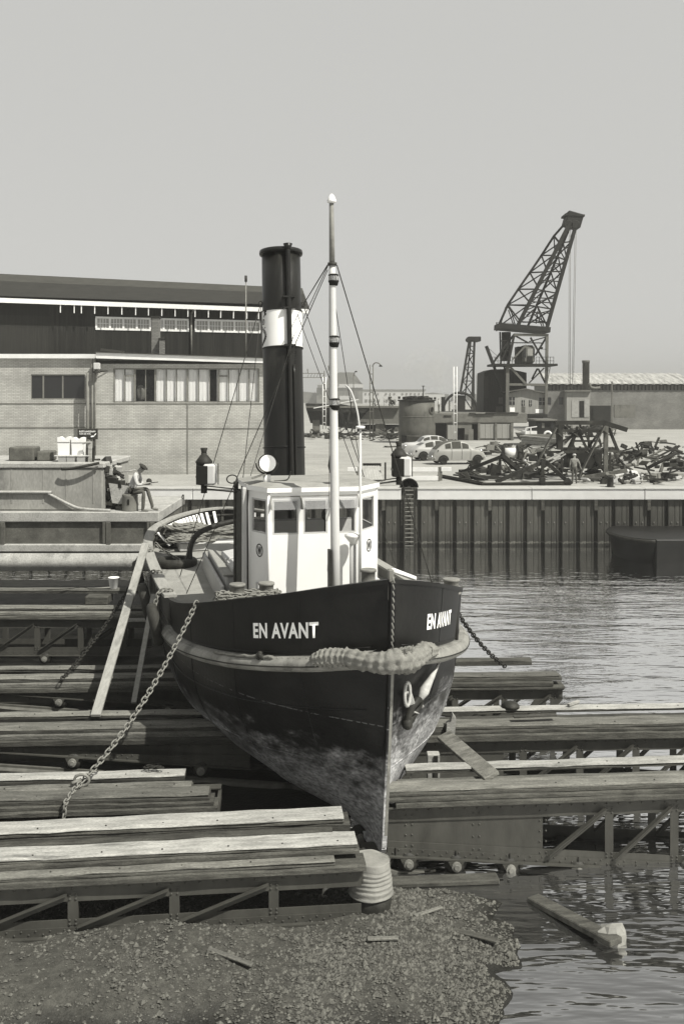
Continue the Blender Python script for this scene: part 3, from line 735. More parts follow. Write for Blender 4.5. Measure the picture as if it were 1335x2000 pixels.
# --- bulwark: outer plate, inner plate, top edge
mb = MB()
for side in (-1, 1):
    mb.grid(lambda u, v: bul_pt(svals[int(round(u*NS))], v, side), NS, 6)
bul = mb.build('bulwark', M_black, tug)
mb = MB()
for side in (-1, 1):
    def inner(u, v):
        s = 0.35 + (LT-0.7)*u
        p = bul_pt(s, 0.02+0.975*v, side, -0.07); return p
    mb.grid(inner, 80, 4)
mb.build('bulwark_lining', M_grey, tug)
mb = MB()
for side in (-1, 1):
    def cap(u, v):
        s = 6.4*u + 0.0
        p = bul_pt(s, 1.0, side, 0.025 - 0.12*v); p.z += 0.012; 
        if side*p.x < 0.0: p.x = 0.0
        return p
    mb.grid(cap, 40, 1)
    mb.grid(lambda u, v: bul_pt(6.4*u, 1.0-0.07*v/max(0.4, ztop(6.4*u)-zstr(6.4*u)), side, 0.026) + Vector((0,0,0.012)), 40, 1)
mb.build('bulwark_cap', M_black, tug)
# thin weld line above the strake
for side in (-1, 1):
    MB().tube([bul_pt(0.15+9*i/50, 0.16, side, 0.004) for i in range(51)], 0.010, 5).build('seam', M_black, bul)
# plate laps and rivet lines under the paint
lap = MB()
for side in (-1, 1):
    for t_ in (0.42, 0.74):
        lap.tube([hull_pt(0.25+11*i/60, t_, side)+Vector((side*0.004,-0.004,0)) for i in range(61)], 0.009, 4)
    for s_ in (1.1, 2.6, 4.3, 6.2, 8.2, 10.4):
        lap.tube([hull_pt(s_, 0.12+0.86*i/24, side)+Vector((side*0.003,-0.003,0)) for i in range(25)], 0.008, 4)
        lap.tube([bul_pt(s_, 0.05+0.9*i/10, side, 0.002) for i in range(11)], 0.006, 4)
lap.build('plate_lap', M_hull, hull)
rvh = MB()
for side in (-1, 1):
    for t_ in (0.42, 0.74):
        for i in range(150):
            p_ = hull_pt(0.3+9.5*i/150, t_+0.018, side); rvh.rivet(p_+Vector((side*0.001,0,0)), (side*0.8,-0.6,0), 0.011)
rvh.build('hull_rivet', M_hull, hull, kind='stuff')
# stem bar
pts = [Vector((0, stem_s(z)-0.05, z)) for z in [5.02-i*0.2 for i in range(24)]] + [Vector((0, 0.62, 0.24)), Vector((0, 1.0, 0.20)), Vector((0, 3, 0.2)), Vector((0, 12, 0.2))]
mb = MB()
for a, b in zip(pts[:-1], pts[1:]): mb.bar(a, b, 0.085, 0.16, (0,1,0.01))
mb.build('stem_bar', M_hull, tug)
# bright strip: sunlight on the stem's right face, put into its colour
mb = MB(); sp = [p + Vector((0.02, -0.082, 0)) for p in pts[7:23]]
for a, b in zip(sp[:-1], sp[1:]): mb.bar(a, b, 0.05, 0.006, (0,1,0.01))
mb.build('stem_lit_strip', M_lightsteel, tug)
# --- rubbing strake, both sides in one run round the bow
run = [(-1, 6.4-6.4*i/60) for i in range(60)] + [(1, 15.5*i/60) for i in range(61)]
def strake_path(off, dz): return [bul_pt(max(s, 0.001), 0.0, sd_, off)+Vector((0,0,dz)) for sd_, s in run]
mb = MB()
prof = [(0.0,0.13),(0.10,0.125),(0.19,0.08),(0.235,0.0),(0.215,-0.08),(0.14,-0.13),(0.0,-0.15)]
vs = []; 
for sd_, s in run:
    for o_, dz in prof: vs.append(bul_pt(max(s, 0.001), 0.0, sd_, o_)+Vector((0,0,dz)))
m_ = len(prof); fs = [(i*m_+k, (i+1)*m_+k, (i+1)*m_+k+1, i*m_+k+1) for i in range(len(run)-1) for k in range(m_-1)]
mb.add(vs, fs, True)
M_strake = mat('worn_strake', 0.20, 0.55, 0.4, 3.0, stretch=(1,1,1), bump=0.3, stain=0.7, stain_col=0.05, stain_scale=1.4, stain_cut=0.55)
strake = mb.build('rubbing_strake', M_strake, tug)
mb = MB()
for i in range(240):
    sd_ = -1 if i % 2 else 1; s = 0.4+12.5*(i//2)/120
    mb.rivet(bul_pt(s, 0, sd_, 0.13)+Vector((0,0,0.115)), (sd_*0.3,-0.2,0.9), 0.016)
mb.build('bolt_head', M_strake, strake, kind='stuff')
MB().tube([bul_pt(max(s, 0.001), 0, sd_, 0.238)+Vector((0,0,-0.02)) for sd_, s in run], 0.012, 5).build('edge_bead', M_steel, strake)
# --- deck
def deck_z(s): return zstr(s)+0.16
mb = MB()
mb.grid(lambda u, v: Vector(((2*v-1)*max(0.02, bd(0.2+(LT-0.4)*u)-0.05), 0.2+(LT-0.4)*u, deck_z(0.2+(LT-0.4)*u)+0.06*(1-(2*v-1)**2))), 60, 12)
mb.build('deck', M_deck, tug)
# --- timber cap rail from the shoulder round the stern
seg = [(-1, 6.3+(LT-6.35)*i/50) for i in range(51)] + [(1, LT-0.05-(LT-6.35)*i/50) for i in range(51)]
def rail_ring(sd_, s):
    o, i_ = bul_pt(s, 1.0, sd_, 0.11), bul_pt(s, 1.0, sd_, -0.17)
    up = Vector((0,0,0.02)); th = Vector((0,0,0.085))
    return [o+up, o+th, i_+th, i_+up]
cuts = [0, 13, 27, 40, 61, 75, 88, 101]
for a, b in zip(cuts[:-1], cuts[1:]):
    mb = MB(); rings = [rail_ring(*seg[k]) for k in range(a, b+1)]
    n = len(rings); vs = [p for r_ in rings for p in r_]
    fs = [(i*4+k, (i+1)*4+k, (i+1)*4+(k+1) % 4, i*4+(k+1) % 4) for i in range(n-1) for k in range(4)] + [(0,1,2,3), ((n-1)*4+3,(n-1)*4+2,(n-1)*4+1,(n-1)*4)]
    mb.add(vs, fs); mb.build('cap_rail', M_railwood, tug)
# stern grating: pale slats laid fore-and-aft inside the stern rail
gr = link('stern_grating', None, tug)
zg = ztop(20)-0.16
MB().tube([bul_pt(s_, 0.72, sd_, -0.16) for sd_, s_ in [(-1, 16.6+(LT-16.7)*k/24) for k in range(25)]+[(1, LT-0.1-(LT-17.7)*k/20) for k in range(21)]], 0.05, 6).build('bearer', M_steel, gr)
ctr = Vector((0.1, 14.6, 0))
for i in range(34):
    if i < 22: a = bul_pt(17.0+(LT-17.15)*i/21, 0.94, -1, -0.19)
    else: a = bul_pt(LT-0.1-(i-21)*0.33, 0.94, 1, -0.19)
    d = Vector((ctr.x-a.x, ctr.y-a.y, 0)).normalized(); b = a+d*0.50; b.z = a.z-0.40
    MB().bar(a, b, 0.105, 0.035).build('slat', M_slat, gr)
# inner arc that closes the grating
MB().grid(lambda u, v: Vector(((2*v-1)*max(0.0, bd(16.6+(LT-16.9)*u)-0.3), 16.6+(LT-16.9)*u, ztop(18)-0.56)), 20, 8).build('after_platform', M_steel, tug)
# --- engine casing, skylight and towing arch behind the wheelhouse
zd = deck_z(9)
cs = MB().box(-1.85, 1.75, 8.3, 13.2, zd-0.1, zd+0.72, 0.05).build('engine_casing', M_cream, tug)
MB().box(-1.93, 1.83, 8.2, 13.3, zd+0.723, zd+0.77, 0.02).build('casing_top', M_deck, cs)
for k in range(2):
    MB().obox((-1.1+0.0*k, 9.0+1.45*k, zd+0.94), (0.55, 0.62, 0.04), Matrix.Rotation(R(-9),3,'Y'), 0.015).build('skylight', M_cream, cs)
    MB().box(-1.68, -0.5, 8.4+1.45*k, 9.6+1.45*k, zd+0.775, zd+0.88, 0.01).build('skylight_coaming', M_cream, cs)
MB().box(-2.1, 1.6, 15.9, 17.3, deck_z(16)+0.05, deck_z(16)+0.34, 0.04).build('hatch', M_cream, tug)
za_ = deck_z(14)
arch = [Vector((-1.95, 13.6, za_)), Vector((-1.98, 13.7, za_+0.5)), Vector((-1.75, 13.9, za_+0.92)), Vector((-1.2, 14.1, za_+1.14)), Vector((-0.5, 14.2, za_+1.26)), Vector((0.3, 14.2, za_+1.28)), Vector((1.3, 14.1, za_+1.1)), Vector((2.0, 13.6, za_))]
def cr(pts, n=6):
    out = []
    for i in range(len(pts)-1):
        p0, p1, p2, p3 = pts[max(0,i-1)], pts[i], pts[i+1], pts[min(len(pts)-1,i+2)]
        for k in range(n):
            t = k/n
            out.append(0.5*((2*p1)+(p2-p0)*t+(2*p0-5*p1+4*p2-p3)*t*t+(3*p1-p0-3*p2+p3)*t**3))
    out.append(pts[-1]); return out
MB().tube(cr(arch), 0.085, 8).build('towing_arch', M_steel, tug)
# casing side coaming (dark bent plate seen along the walkway)
MB().box(-2.0, -1.92, 7.9, 13.2, zd-0.05, zd+0.55, 0.02).build('coaming', M_cream, cs)
MB().bar((-1.55, 8.6, zd+0.95), (-1.2, 11.6, zd+2.05), 0.05, 0.05).build('tiller_rod', M_lightsteel, cs)
MB().cyl((-0.95, 8.05, zd), (-0.95, 8.05, zd+1.15), 0.2, 14).build('deck_ventilator', M_steel, tug)
MB().sphere((-0.95, 8.0, zd+1.35), 0.3, 12, 8, (1,0.8,1)).build('ventilator_cowl', M_cream, tug)

# --- wheelhouse
zw0, zw1 = deck_z(5)+0.02, 6.02
WP = [(-1.24,5.3),(0.77,5.3),(1.38,6.1),(1.38,7.7),(-1.55,7.7),(-1.55,6.1)]     # plan, anticlockwise from the starboard front corner
ZS0, ZS1 = 5.10, 5.86            # window sill and head
wh = link('wheelhouse', None, tug)
def panel(p, q, wins, name='wall_panel', m=None, th=0.05, zs=(ZS0, ZS1)):
    """a wall from p to q with window openings given as fractions of its length"""
    p = Vector((p[0], p[1], 0)); q = Vector((q[0], q[1], 0)); d = (q-p); Ln = d.length; d.normalize()
    nrm = Vector((d.y, -d.x, 0))
    M = Matrix((d, nrm, Vector((0,0,1)))).transposed()
    mb = MB(); m = m or M_white
    def blk(a, b, z0, z1):
        c = p + d*(a+b)/2 - nrm*th/2; mb.obox((c.x, c.y, (z0+z1)/2), ((b-a)/2, th/2, (z1-z0)/2), M)
    e = 0.0
    blk(0, Ln, zw0, zs[0]); blk(0, Ln, zs[1], zw1)
    edges = [0] + [f*Ln for w_ in wins for f in w_] + [Ln]
    for k in range(0, len(edges), 2): blk(edges[k], edges[k+1], zs[0], zs[1])
    mb.build(name, m, wh)
    for a, b in wins:
        a, b = a*Ln, b*Ln; c = p + d*(a+b)/2; zc_ = (zs[0]+zs[1])/2; hw = (b-a)/2; hh = (zs[1]-zs[0])/2
        fr = MB()
        for sx in (-1, 1):
            k = c + d*sx*(hw-0.018) - nrm*0.025; fr.obox((k.x, k.y, zc_), (0.018, 0.022, hh), M)
        for sz in (-1, 1):
            k = c - nrm*0.025; fr.obox((k.x, k.y, zc_+sz*(hh-0.018)), (hw-0.036, 0.022, 0.018), M)
        fr.build('window_frame', M_cream, wh)
        k = c - nrm*0.03; MB().obox((k.x, k.y, zc_), (hw-0.037, 0.003, hh-0.037), M).build('window_pane', M_glass, wh)
    return p, d, nrm, Ln, M
f_ = panel(WP[0], WP[1], [(0.04,0.325),(0.375,0.645),(0.72,0.965)])
panel(WP[1], WP[2], [(0.16,0.88)], zs=(ZS0, ZS1-0.0))
panel(WP[2], WP[3], [(0.15,0.85)])
panel(WP[3], WP[4], [(0.06,0.46),(0.54,0.94)])
panel(WP[4], WP[5], [(0.1,0.55)], m=M_timberD)  # starboard wall darker than the rest: its shade is put into the colour
sb = panel(WP[5], WP[0], [(0.10,0.86)])
# corner posts and the dark side door
for (x, y) in WP[:2]+[WP[2]]+[WP[5]]:
    MB().cyl((x, y+0.02, zw0), (x, y+0.02, zw1), 0.035, 8).build('corner_post', M_white, wh)
MB().box(-1.68, -1.60, 6.25, 7.6, zw0+0.1, zw1-0.12, 0.015).build('side_door', M_timberD, wh)
MB().box(-1.72, -1.62, 6.05, 6.2, zw0, zw1+0.05, 0.015).build('door_post', M_cream, wh)
MB().box(-1.72, -1.62, 7.62, 7.8, zw0, zw1+0.05, 0.015).build('door_post', M_timberD, wh)
# roof with a pale fascia and slight camber
def roof_poly(o):
    return [(-1.27-o*0.3,5.3-o),(0.80+o*0.3,5.3-o),(1.40+o,6.1-o*0.4),(1.40+o,7.8+o),(-1.57-o,7.8+o),(-1.57-o,6.1-o*0.4)]
mb = MB(); rp = roof_poly(0.05)
vs = [(x, y, 6.023) for x, y in rp] + [(x, y, 6.13) for x, y in rp]
n = 6; mb.add(vs, [tuple(range(n-1,-1,-1))] + [(i, (i+1) % n, n+(i+1) % n, n+i) for i in range(n)])
mb.build('roof_fascia', M_white, wh)
mb = MB(); rp2 = roof_poly(0.055); vs = [(x, y, 6.13) for x, y in rp2]; cx_, cy_ = -0.08, 6.7
vs2 = [(cx_+(x-cx_)*0.82, cy_+(y-cy_)*0.82, 6.20) for x, y in rp2]
mb.add(vs+vs2, [(i, (i+1) % n, n+(i+1) % n, n+i) for i in range(n)] + [tuple(range(n, 2*n))])
mb.build('roof', M_deck, wh)
# tilted glass visors over the three front windows
p_, d_, n_, Ln_, Mf = f_
for a, b in ((0.02,0.345),(0.355,0.665),(0.70,0.985)):
    xa, xb = p_.x+a*Ln_, p_.x+b*Ln_; y0_ = 5.3
    top, bot = V(0, y0_-0.012, 5.93), V(0, y0_-0.17, 5.66)
    mb = MB(); 
    mb.add([(xa, top.y, top.z), (xb, top.y, top.z), (xb, bot.y, bot.z), (xa, bot.y, bot.z)], [(0,1,2,3)])
    v_ = mb.build('visor', M_visor, wh)
    mb = MB()
    for x in (xa, xb):
        mb.bar((x, top.y, top.z), (x, bot.y, bot.z), 0.018, 0.018)
        mb.add([(x, top.y, top.z), (x, bot.y, bot.z), (x, y0_-0.004, bot.z)], [(0,1,2)])
    mb.bar((xa, top.y, top.z), (xb, top.y, top.z), 0.02, 0.02)
    mb.build('visor_frame', M_lightsteel, wh)
# helm inside: wheel, bulkhead bench, dark floor
hw_ = [Vector((-0.35+0.42*math.cos(a), 6.2, 5.0+0.42*math.sin(a))) for a in [2*PI*k/24 for k in range(24)]]
st_ = MB().tube(hw_, 0.025, 6, closed=True)
for k in range(8): st_.cyl((-0.35, 6.2, 5.0), (-0.35+0.55*math.cos(k*PI/4), 6.2, 5.0+0.55*math.sin(k*PI/4)), 0.016, 6)
st_.v = [v_ - Vector((0,0,0.5)) for v_ in st_.v]; st_.build('steering_wheel', M_timberD, wh)
MB().box(-1.45, 1.3, 5.5, 7.6, zw0, zw0+0.9).build('console', M_cream, wh)
MB().cyl((0.25, 6.1, 4.2), (0.25, 6.1, 5.35), 0.1, 10).build('compass_stand', M_dark, wh)
MB().sphere((0.25, 6.1, 5.42), 0.17, 12, 8).build('compass_head', M_dark, wh)
# W roundels on the two angled faces
def roundel(p, q, f, z, r):
    p = Vector((p[0], p[1], 0)); q = Vector((q[0], q[1], 0)); d = (q-p).normalized(); nrm = Vector((d.y, -d.x, 0))
    c = p + (q-p)*f + nrm*0.004; c.z = z
    M = Matrix((d, Vector((0,0,1)), nrm)).transposed()
    ring = MB().lathe([(r*0.86,0),(r*0.86,0.006),(r,0.006),(r,0)], c, 28, M, caps=False, smooth=False).build('emblem', M_dark, wh)
    mb = MB(); w2 = r*0.52; h2 = r*0.58
    def stroke(a, b, k):
        a = Vector(a); b = Vector(b); dd = (b-a).normalized(); pn = Vector((-dd.y, dd.x))*r*0.085
        z0 = 0.002+0.0015*k
        mb.add([c+M@Vector((v.x, v.y, z0)) for v in (a-pn, b-pn, b+pn, a+pn)], [(0,1,2,3)])
    for k, (a, b) in enumerate((((-w2,h2),(-w2*0.5,-h2)), ((-w2*0.5,-h2),(0,h2)), ((0,h2),(w2*0.5,-h2)), ((w2*0.5,-h2),(w2,h2)))): stroke(a, b, k)
    mb.build('emblem_letter', M_dark, wh)
roundel(WP[5], WP[0], 0.52, 4.72, 0.145); roundel(WP[1], WP[2], 0.55, 4.74, 0.145)
# --- searchlight on the roof
def lp(b, s, z): return Vector((b, s, z))
slc = lp(-1.18, 5.95, 6.62)
sl = MB().cyl(lp(-1.18, 6.0, 6.1), lp(-1.18, 6.0, 6.36), 0.085, 12).build('searchlight', M_white, tug)
MB().lathe([(0.05,0.20),(0.14,0.16),(0.19,0.06),(0.205,0.0),(0.205,-0.07),(0.19,-0.075)], slc+Vector((0,0.02,0)), 22, Matrix.Rotation(R(-90),3,'X')).build('lamp_body', M_steel, sl)
MB().lathe([(0.0,0.03),(0.1,0.02),(0.186,0.0)], slc+Vector((0,-0.06,0)), 22, Matrix.Rotation(R(90),3,'X'), caps=False).build('lamp_lens', M_letter, sl)
for rr_ in (0.25, 0.235):
    MB().tube([slc+Vector((rr_*math.cos(a), 0.05 if rr_ > 0.24 else 0.1, rr_*math.sin(a))) for a in [PI+PI*k/16 for k in range(17)]], 0.012, 6).build('yoke', M_steel, sl)
MB().obox(lp(-1.36, 6.0, 6.33), (0.16, 0.1, 0.012), Matrix.Rotation(R(-18),3,'Y')).build('weather_flap', M_lightsteel, sl)
MB().tube(cr([lp(-1.0,6.1,6.2), lp(-0.8,6.1,6.21), lp(-0.68,6.1,6.25), lp(-0.62,6.1,6.42)]), 0.014, 6).build('cable', M_steel, sl)
# --- funnel
fa, fb = lp(0.0, 10.35, zd+0.7), lp(0.0, 11.2, 12.1)
fu_ax = (fb-fa).normalized(); fx = Vector((1,0,0)); fy = fu_ax.cross(fx)
MF = Matrix((fx, fy, fu_ax)).transposed(); FL = (fb-fa).length
fr0, fr1 = 0.565, 0.535
frad = lambda h: fr0 + (fr1-fr0)*h/FL
def fz(z): return (z-fa.z)/fu_ax.z
hb0, hb1 = fz(8.1+(775-680)*26.6/FPX), fz(8.1+(775-609)*26.9/FPX)
def shell(h0, h1, dr, n=44): 
    return [(frad(h0)+dr, h0), (frad(h0)+dr, h0+0.001)] + [(frad(h0+(h1-h0)*k/6)+dr, h0+(h1-h0)*k/6) for k in range(7)] + [(frad(h1)+dr-0.03, h1)]
M_funnel = mat('funnel_black', 0.009, 0.36, 0.5, 1.5, stretch=(1,1,0.25), bump=0.12, spec=0.28, stain=0.5, stain_col=0.04, stain_scale=2)
fun = MB().lathe(shell(0, FL, 0)[1:], fa, 44, MF).build('funnel', M_funnel, tug)
band = MB().lathe([(frad(hb0)+0.012, hb0), (frad(hb1)+0.012, hb1)], fa, 44, MF, caps=False).build('funnel_band', M_white, fun)
for h in (hb0, hb1, FL*0.36):
    MB().lathe([(frad(h)+0.002,h-0.02),(frad(h)+0.03,h-0.015),(frad(h)+0.03,h+0.015),(frad(h)+0.002,h+0.02)], fa, 44, MF, caps=False).build('hoop', M_funnel, fun)
MB().lathe([(fr1-0.06,FL-0.05),(fr1+0.06,FL-0.05),(fr1+0.07,FL),(fr1+0.06,FL+0.06),(fr1-0.06,FL+0.06)], fa, 44, MF).build('funnel_rim', M_funnel, fun)
def fpt(a, h, dr): return fa + MF @ Vector(((frad(h)+dr)*math.sin(a), -(frad(h)+dr)*math.cos(a), h))
wa = R(8)
MB().tube([fpt(wa, FL*k/20, 0.10) for k in range(21)] + [fpt(wa, FL+0.10, 0.09)], [0.055+0.012*(k > 13) for k in range(21)]+[0.07], 10).build('waste_pipe', M_funnel, fun)
MB().lathe([(0.075,0),(0.085,0.05),(0.13,0.17),(0.10,0.17)], fpt(wa, FL-0.05, 0.09), 12, MF).build('pipe_flare', M_funnel, fun)
MB().tube([fpt(wa+0.22, FL*k/20*0.62, 0.05) for k in range(21)], 0.032, 8).build('whistle_pipe', M_funnel, fun)
for h in (FL*0.22, hb0, hb1, FL*0.84):
    MB().obox(fpt(wa, h, 0.08), (0.16, 0.09, 0.025), MF).build('pipe_clamp', M_funnel, fun)
mb = MB()
for k in range(120):
    h = 0.2+(hb0-0.3)*k/120
    for da in (0.0, 0.07):
        mb.rivet(fpt(wa+0.33+da, h, 0.0), (fpt(wa+0.33+da, h, 0.1)-fpt(wa+0.33+da, h, 0.0)), 0.016)
mb.build('seam_rivet', M_funnel, fun, kind='stuff')
# painted emblem, only its edges turn into view at both sides of the band
def fstroke(mb, pts, w_, dr):
    for (a0, h0), (a1, h1) in zip(pts[:-1], pts[1:]):
        dd = Vector(((a1-a0)*0.55, h1-h0)); pn = Vector((-dd.y, dd.x)).normalized()*w_
        q = [(a0-pn.x/0.55, h0-pn.y), (a1-pn.x/0.55, h1-pn.y), (a1+pn.x/0.55, h1+pn.y), (a0+pn.x/0.55, h0+pn.y)]
        mb.add([fpt(a, h, dr) for a, h in q], [(0,1,2,3)])
for sg in (-1, 1):
    mb = MB(); a_ = wa*0 + sg*R(80); hm = (hb0+hb1)/2; off = R(7)
    c0 = a_ + (off if sg < 0 else off*1.6)
    arc = [(a_ - R(10) + R(26)*math.sin(PI*k/10)*1.0, hm-0.42+0.05*k-0.02) for k in range(11)]
    fstroke(mb, arc, 0.045, 0.0135)
    fstroke(mb, [(a_, hm+0.22), (a_+R(14), hm+0.02)], 0.03, 0.014)
    fstroke(mb, [(a_+R(3)+R(7)*math.cos(2*PI*k/10), hm+0.20+0.07*math.sin(2*PI*k/10)) for k in range(11)], 0.018, 0.0145)
    fstroke(mb, [(a_+R(6), hm+0.33), (a_+R(16), hm+0.45)], 0.02, 0.015)
    for da, dh in ((12,0.46),(16,0.40),(18,0.49)):
        fstroke(mb, [(a_+R(da)+R(3)*math.cos(2*PI*k/6), hm+dh+0.025*math.sin(2*PI*k/6)) for k in range(7)], 0.016, 0.0155)
    mb.build('painted_emblem', M_dark, fun)
# eyes for the stays
for sg in (-1, 1):
    MB().tube([fpt(sg*R(88), hb1+0.22, 0.06)+Vector((0.05*math.cos(a), 0, 0.07*math.sin(a))) for a in [2*PI*k/10 for k in range(10)]], 0.014, 5, closed=True).build('stay_eye', M_steel, fun)
# --- mast
M_mast = mat('mast_paint', 0.46, 0.5, 0.06, 2.0, stretch=(1,1,0.3), stain=0.3, stain_col=0.33, stain_scale=2.5)
ma, mt = lp(0, 4.2, deck_z(4)), lp(0, 4.62, 12.25)
def mpt(z): return ma + (mt-ma)*((z-ma.z)/(mt.z-ma.z))
zpx = lambda py: 8.1 + (775-py)*20.45/FPX
mast = MB().tube([mpt(z) for z in (ma.z, 5, 7, zpx(800), zpx(545), zpx(515))], [0.098,0.097,0.092,0.085,0.068,0.066], 16).build('mast', M_mast, tug)
MB().tube([mpt(zpx(516)), mpt(zpx(388))], [0.058, 0.042], 14).build('topmast', M_lightsteel, mast)
MB().lathe([(0.05,-0.02),(0.095,0.0),(0.10,0.03),(0.07,0.11),(0.03,0.17),(0.0,0.185)], mpt(zpx(390)), 16).build('truck', M_white, mast)
MB().lathe([(0.07,-0.03),(0.10,-0.03),(0.10,0.03),(0.07,0.03)], mpt(zpx(513)), 14).build('stay_band', M_steel, mast)
for py in (541, 663, 786):
    c = mpt(zpx(py)); c2 = c + Vector((0.02, -0.02, 0))
    nl = MB().lathe([(0.085,-0.07),(0.10,-0.06),(0.10,0.05),(0.085,0.07)], c2, 14).build('masthead_light', M_visor, mast)
    mb = MB().lathe([(0.08,-0.16),(0.09,-0.15),(0.105,-0.09),(0.115,-0.07),(0.115,-0.055),(0.07,-0.055)], c2, 14)
    mb.lathe([(0.115,0.055),(0.115,0.07),(0.07,0.09)], c2, 14); mb.build('light_collar', M_dark, nl)
    for k in range(5):
        a = 2*PI*k/5; mb2 = MB().cyl(c2+Vector((0.104*math.cos(a),0.104*math.sin(a),-0.06)), c2+Vector((0.104*math.cos(a),0.104*math.sin(a),0.06)), 0.008, 5); mb2.build('guard_rod', M_lightsteel, nl)
MB().box(-0.16, -0.11, 4.1, 4.3, deck_z(4)+0.0, deck_z(4)+1.75).build('mast_cleat', M_steel, mast)
# --- stays and halyards
zb_ = zpx(515)
def wire(a, b, r=0.011, sag=0.0, m=None):
    pts = [a + (b-a)*k/12 + Vector((0,0,-sag*4*(k/12)*(1-k/12))) for k in range(13)]
    MB().tube(pts, r, 5).build('stay', m or M_steel, tug)
mtop = mpt(zb_)
wire(mtop+Vector((-0.1,0,0)), fpt(R(70), hb1+0.18, 0.06), 0.014)
wire(mtop+Vector((-0.1,0,-0.03)), fpt(R(60), hb0+0.8, 0.08), 0.010)
wire(mtop+Vector((0.1,0,0)), lp(2.9, 6.6, ztop(6.6)), 0.013)
wire(mtop+Vector((0.0,0.1,-0.3)), lp(2.35, 5.3, 6.0) if False else lp(1.42, 7.6, 6.1), 0.009)
wire(mtop+Vector((-0.1,0,-0.1)), lp(-2.9, 6.9, ztop(6.9)), 0.010)
wire(fpt(R(-85), hb1+0.2, 0.06), lp(-2.9, 9.3, ztop(9.3)), 0.012)
wire(fpt(R(-80), hb1+0.1, 0.06), lp(-1.5, 7.7, 6.15), 0.010)
wire(fpt(R(85), hb1+0.2, 0.06), lp(2.9, 9.8, ztop(9.8)), 0.012)
wire(fpt(R(35), hb1-0.15, 0.06), lp(1.35, 7.9, 6.2), 0.010)
wire(fpt(R(20), hb0+0.3, 0.1), lp(-1.3, 8.2, 6.0), 0.008)
wire(mpt(zpx(385))+Vector((-0.05,0,0)), mpt(5.6)+Vector((-0.12,0,0)), 0.005)
# turnbuckle on the port stay
MB().tube([lp(0.62, 7.55, 6.25), lp(0.60, 7.55, 6.42), lp(0.62, 7.55, 6.62), lp(0.64,7.55,6.75)], [0.03,0.05,0.04,0.015], 8).build('pulley_block', M_steel, tug)
# --- thin staff with a flat lamp, and the ventilator pipe before the wheelhouse
MB().tube([lp(0.66, 4.75, deck_z(4.7)), lp(0.66, 4.75, 7.42)], [0.035, 0.026], 10).build('lamp_staff', M_cream, tug)
MB().lathe([(0.02,0),(0.10,0.0),(0.10,0.05),(0.03,0.06),(0.03,0.0)], lp(0.66, 4.75, 7.42), 14).build('staff_lamp', M_white, tug)
MB().tube(cr([lp(0.64,4.75,7.46), lp(0.60,4.8,7.8), lp(0.50,4.9,8.2), lp(0.40,5.0,8.35)]), 0.022, 6).build('lamp_cable', M_cream, tug)
vp = MB().cyl(lp(0.555, 4.95, deck_z(5)), lp(0.555, 4.95, 4.95), 0.085, 14).build('ventilator_pipe', M_cream, tug)
MB().lathe([(0.085,0.0),(0.09,0.04),(0.19,0.16),(0.20,0.20),(0.10,0.24),(0.0,0.25)], lp(0.555, 4.95, 4.9), 16).build('ventilator_hat', M_white, vp)
# --- side lights on brackets outboard of the casing
def side_light(b, s, z, sg, mirror=1):
    c = lp(b, s, z)
    t = link('side_light', None, tug)
    MB().lathe([(0.16,0.0),(0.185,0.03),(0.185,0.50),(0.20,0.52),(0.20,0.55),(0.09,0.70),(0.07,0.70),(0.07,0.75),(0.0,0.76)], c, 20).build('lantern', M_steel, t)
    MB().lathe([(0.195,0.16),(0.20,0.17),(0.20,0.20),(0.195,0.21)], c, 20, caps=False).build('lantern_ring', M_lightsteel, t)
    M = Matrix.Rotation(R(-14),3,'Z'); mb = MB()
    mb.obox(c+M@Vector((0.15,-0.06,0.25)), (0.15, 0.19, 0.25), M, 0.05); mb.build('screen_board', M_cream, t)
    MB().obox(c+M@Vector((0.0-0.012,-0.17,0.24)), (0.135, 0.10, 0.22), M, 0.01).build('screen_opening', M_dark, t)
    MB().lathe([(0.06,0.74),(0.065,0.78),(0.085,0.86),(0.08,0.87),(0.05,0.83)], c, 14).build('chimney', M_steel, t)
    MB().cyl(c+Vector((0,0,-0.20)), c, 0.075, 10).build('post', M_steel, t)
    wx = -1.6 if sg < 0 else 1.45
    for dz, r_ in ((-0.10, 0.02), (-0.03, 0.014)):
        MB().cyl(c+Vector((0,0,dz)), lp(wx, s-0.25, z-0.08+dz), r_, 8).build('arm', M_steel, t)
    MB().cyl(c+Vector((0.33,-0.05,0.0)), c+Vector((0.33,-0.05,0.5)), 0.012, 6).build('bracket', M_steel, t)
side_light(-2.44, 7.6, 6.02, -1)
side_light(2.36, 7.6, 6.12, 1)
MB().tube([lp(-1.75+0.13*math.cos(a), 7.8, 6.12+0.10*math.sin(a)) for a in [2*PI*k/14 for k in range(14)]], 0.016, 6, closed=True).build('wire_coil', M_steel, tug)
# --- mooring bitts
def bitt(b, s, h=0.42, r=0.115, z=None):
    z = deck_z(s) if z is None else z
    MB().lathe([(r*1.3,0),(r*1.3,0.03),(r,0.05),(r,h*0.82),(r*1.12,h*0.85),(r*1.15,h*0.95),(r*1.05,h)], lp(b, s, z), 16).build('bitt', M_lightsteel, tug)
zb1 = ztop(3.4)-0.16
MB().box(-2.35, -1.1, 4.05, 4.5, deck_z(4.2), ztop(3.6)-0.10, 0.02).build('bitt_bed', M_steel, tug)
bitt(-2.05, 4.28, 0.34, 0.15, ztop(3.7)-0.10); bitt(-1.45, 4.28, 0.34, 0.15, ztop(3.7)-0.10)
bitt(-0.15, 0.95, 0.32, 0.125, ztop(0.6)-0.10)
MB().cyl(lp(-0.15,0.95,deck_z(0.9)), lp(-0.15,0.95,ztop(0.6)-0.05), 0.12, 12).build('bitt_stem', M_steel, tug)
bitt(1.95, 2.55, 0.30, 0.15, ztop(2.0)-0.22)
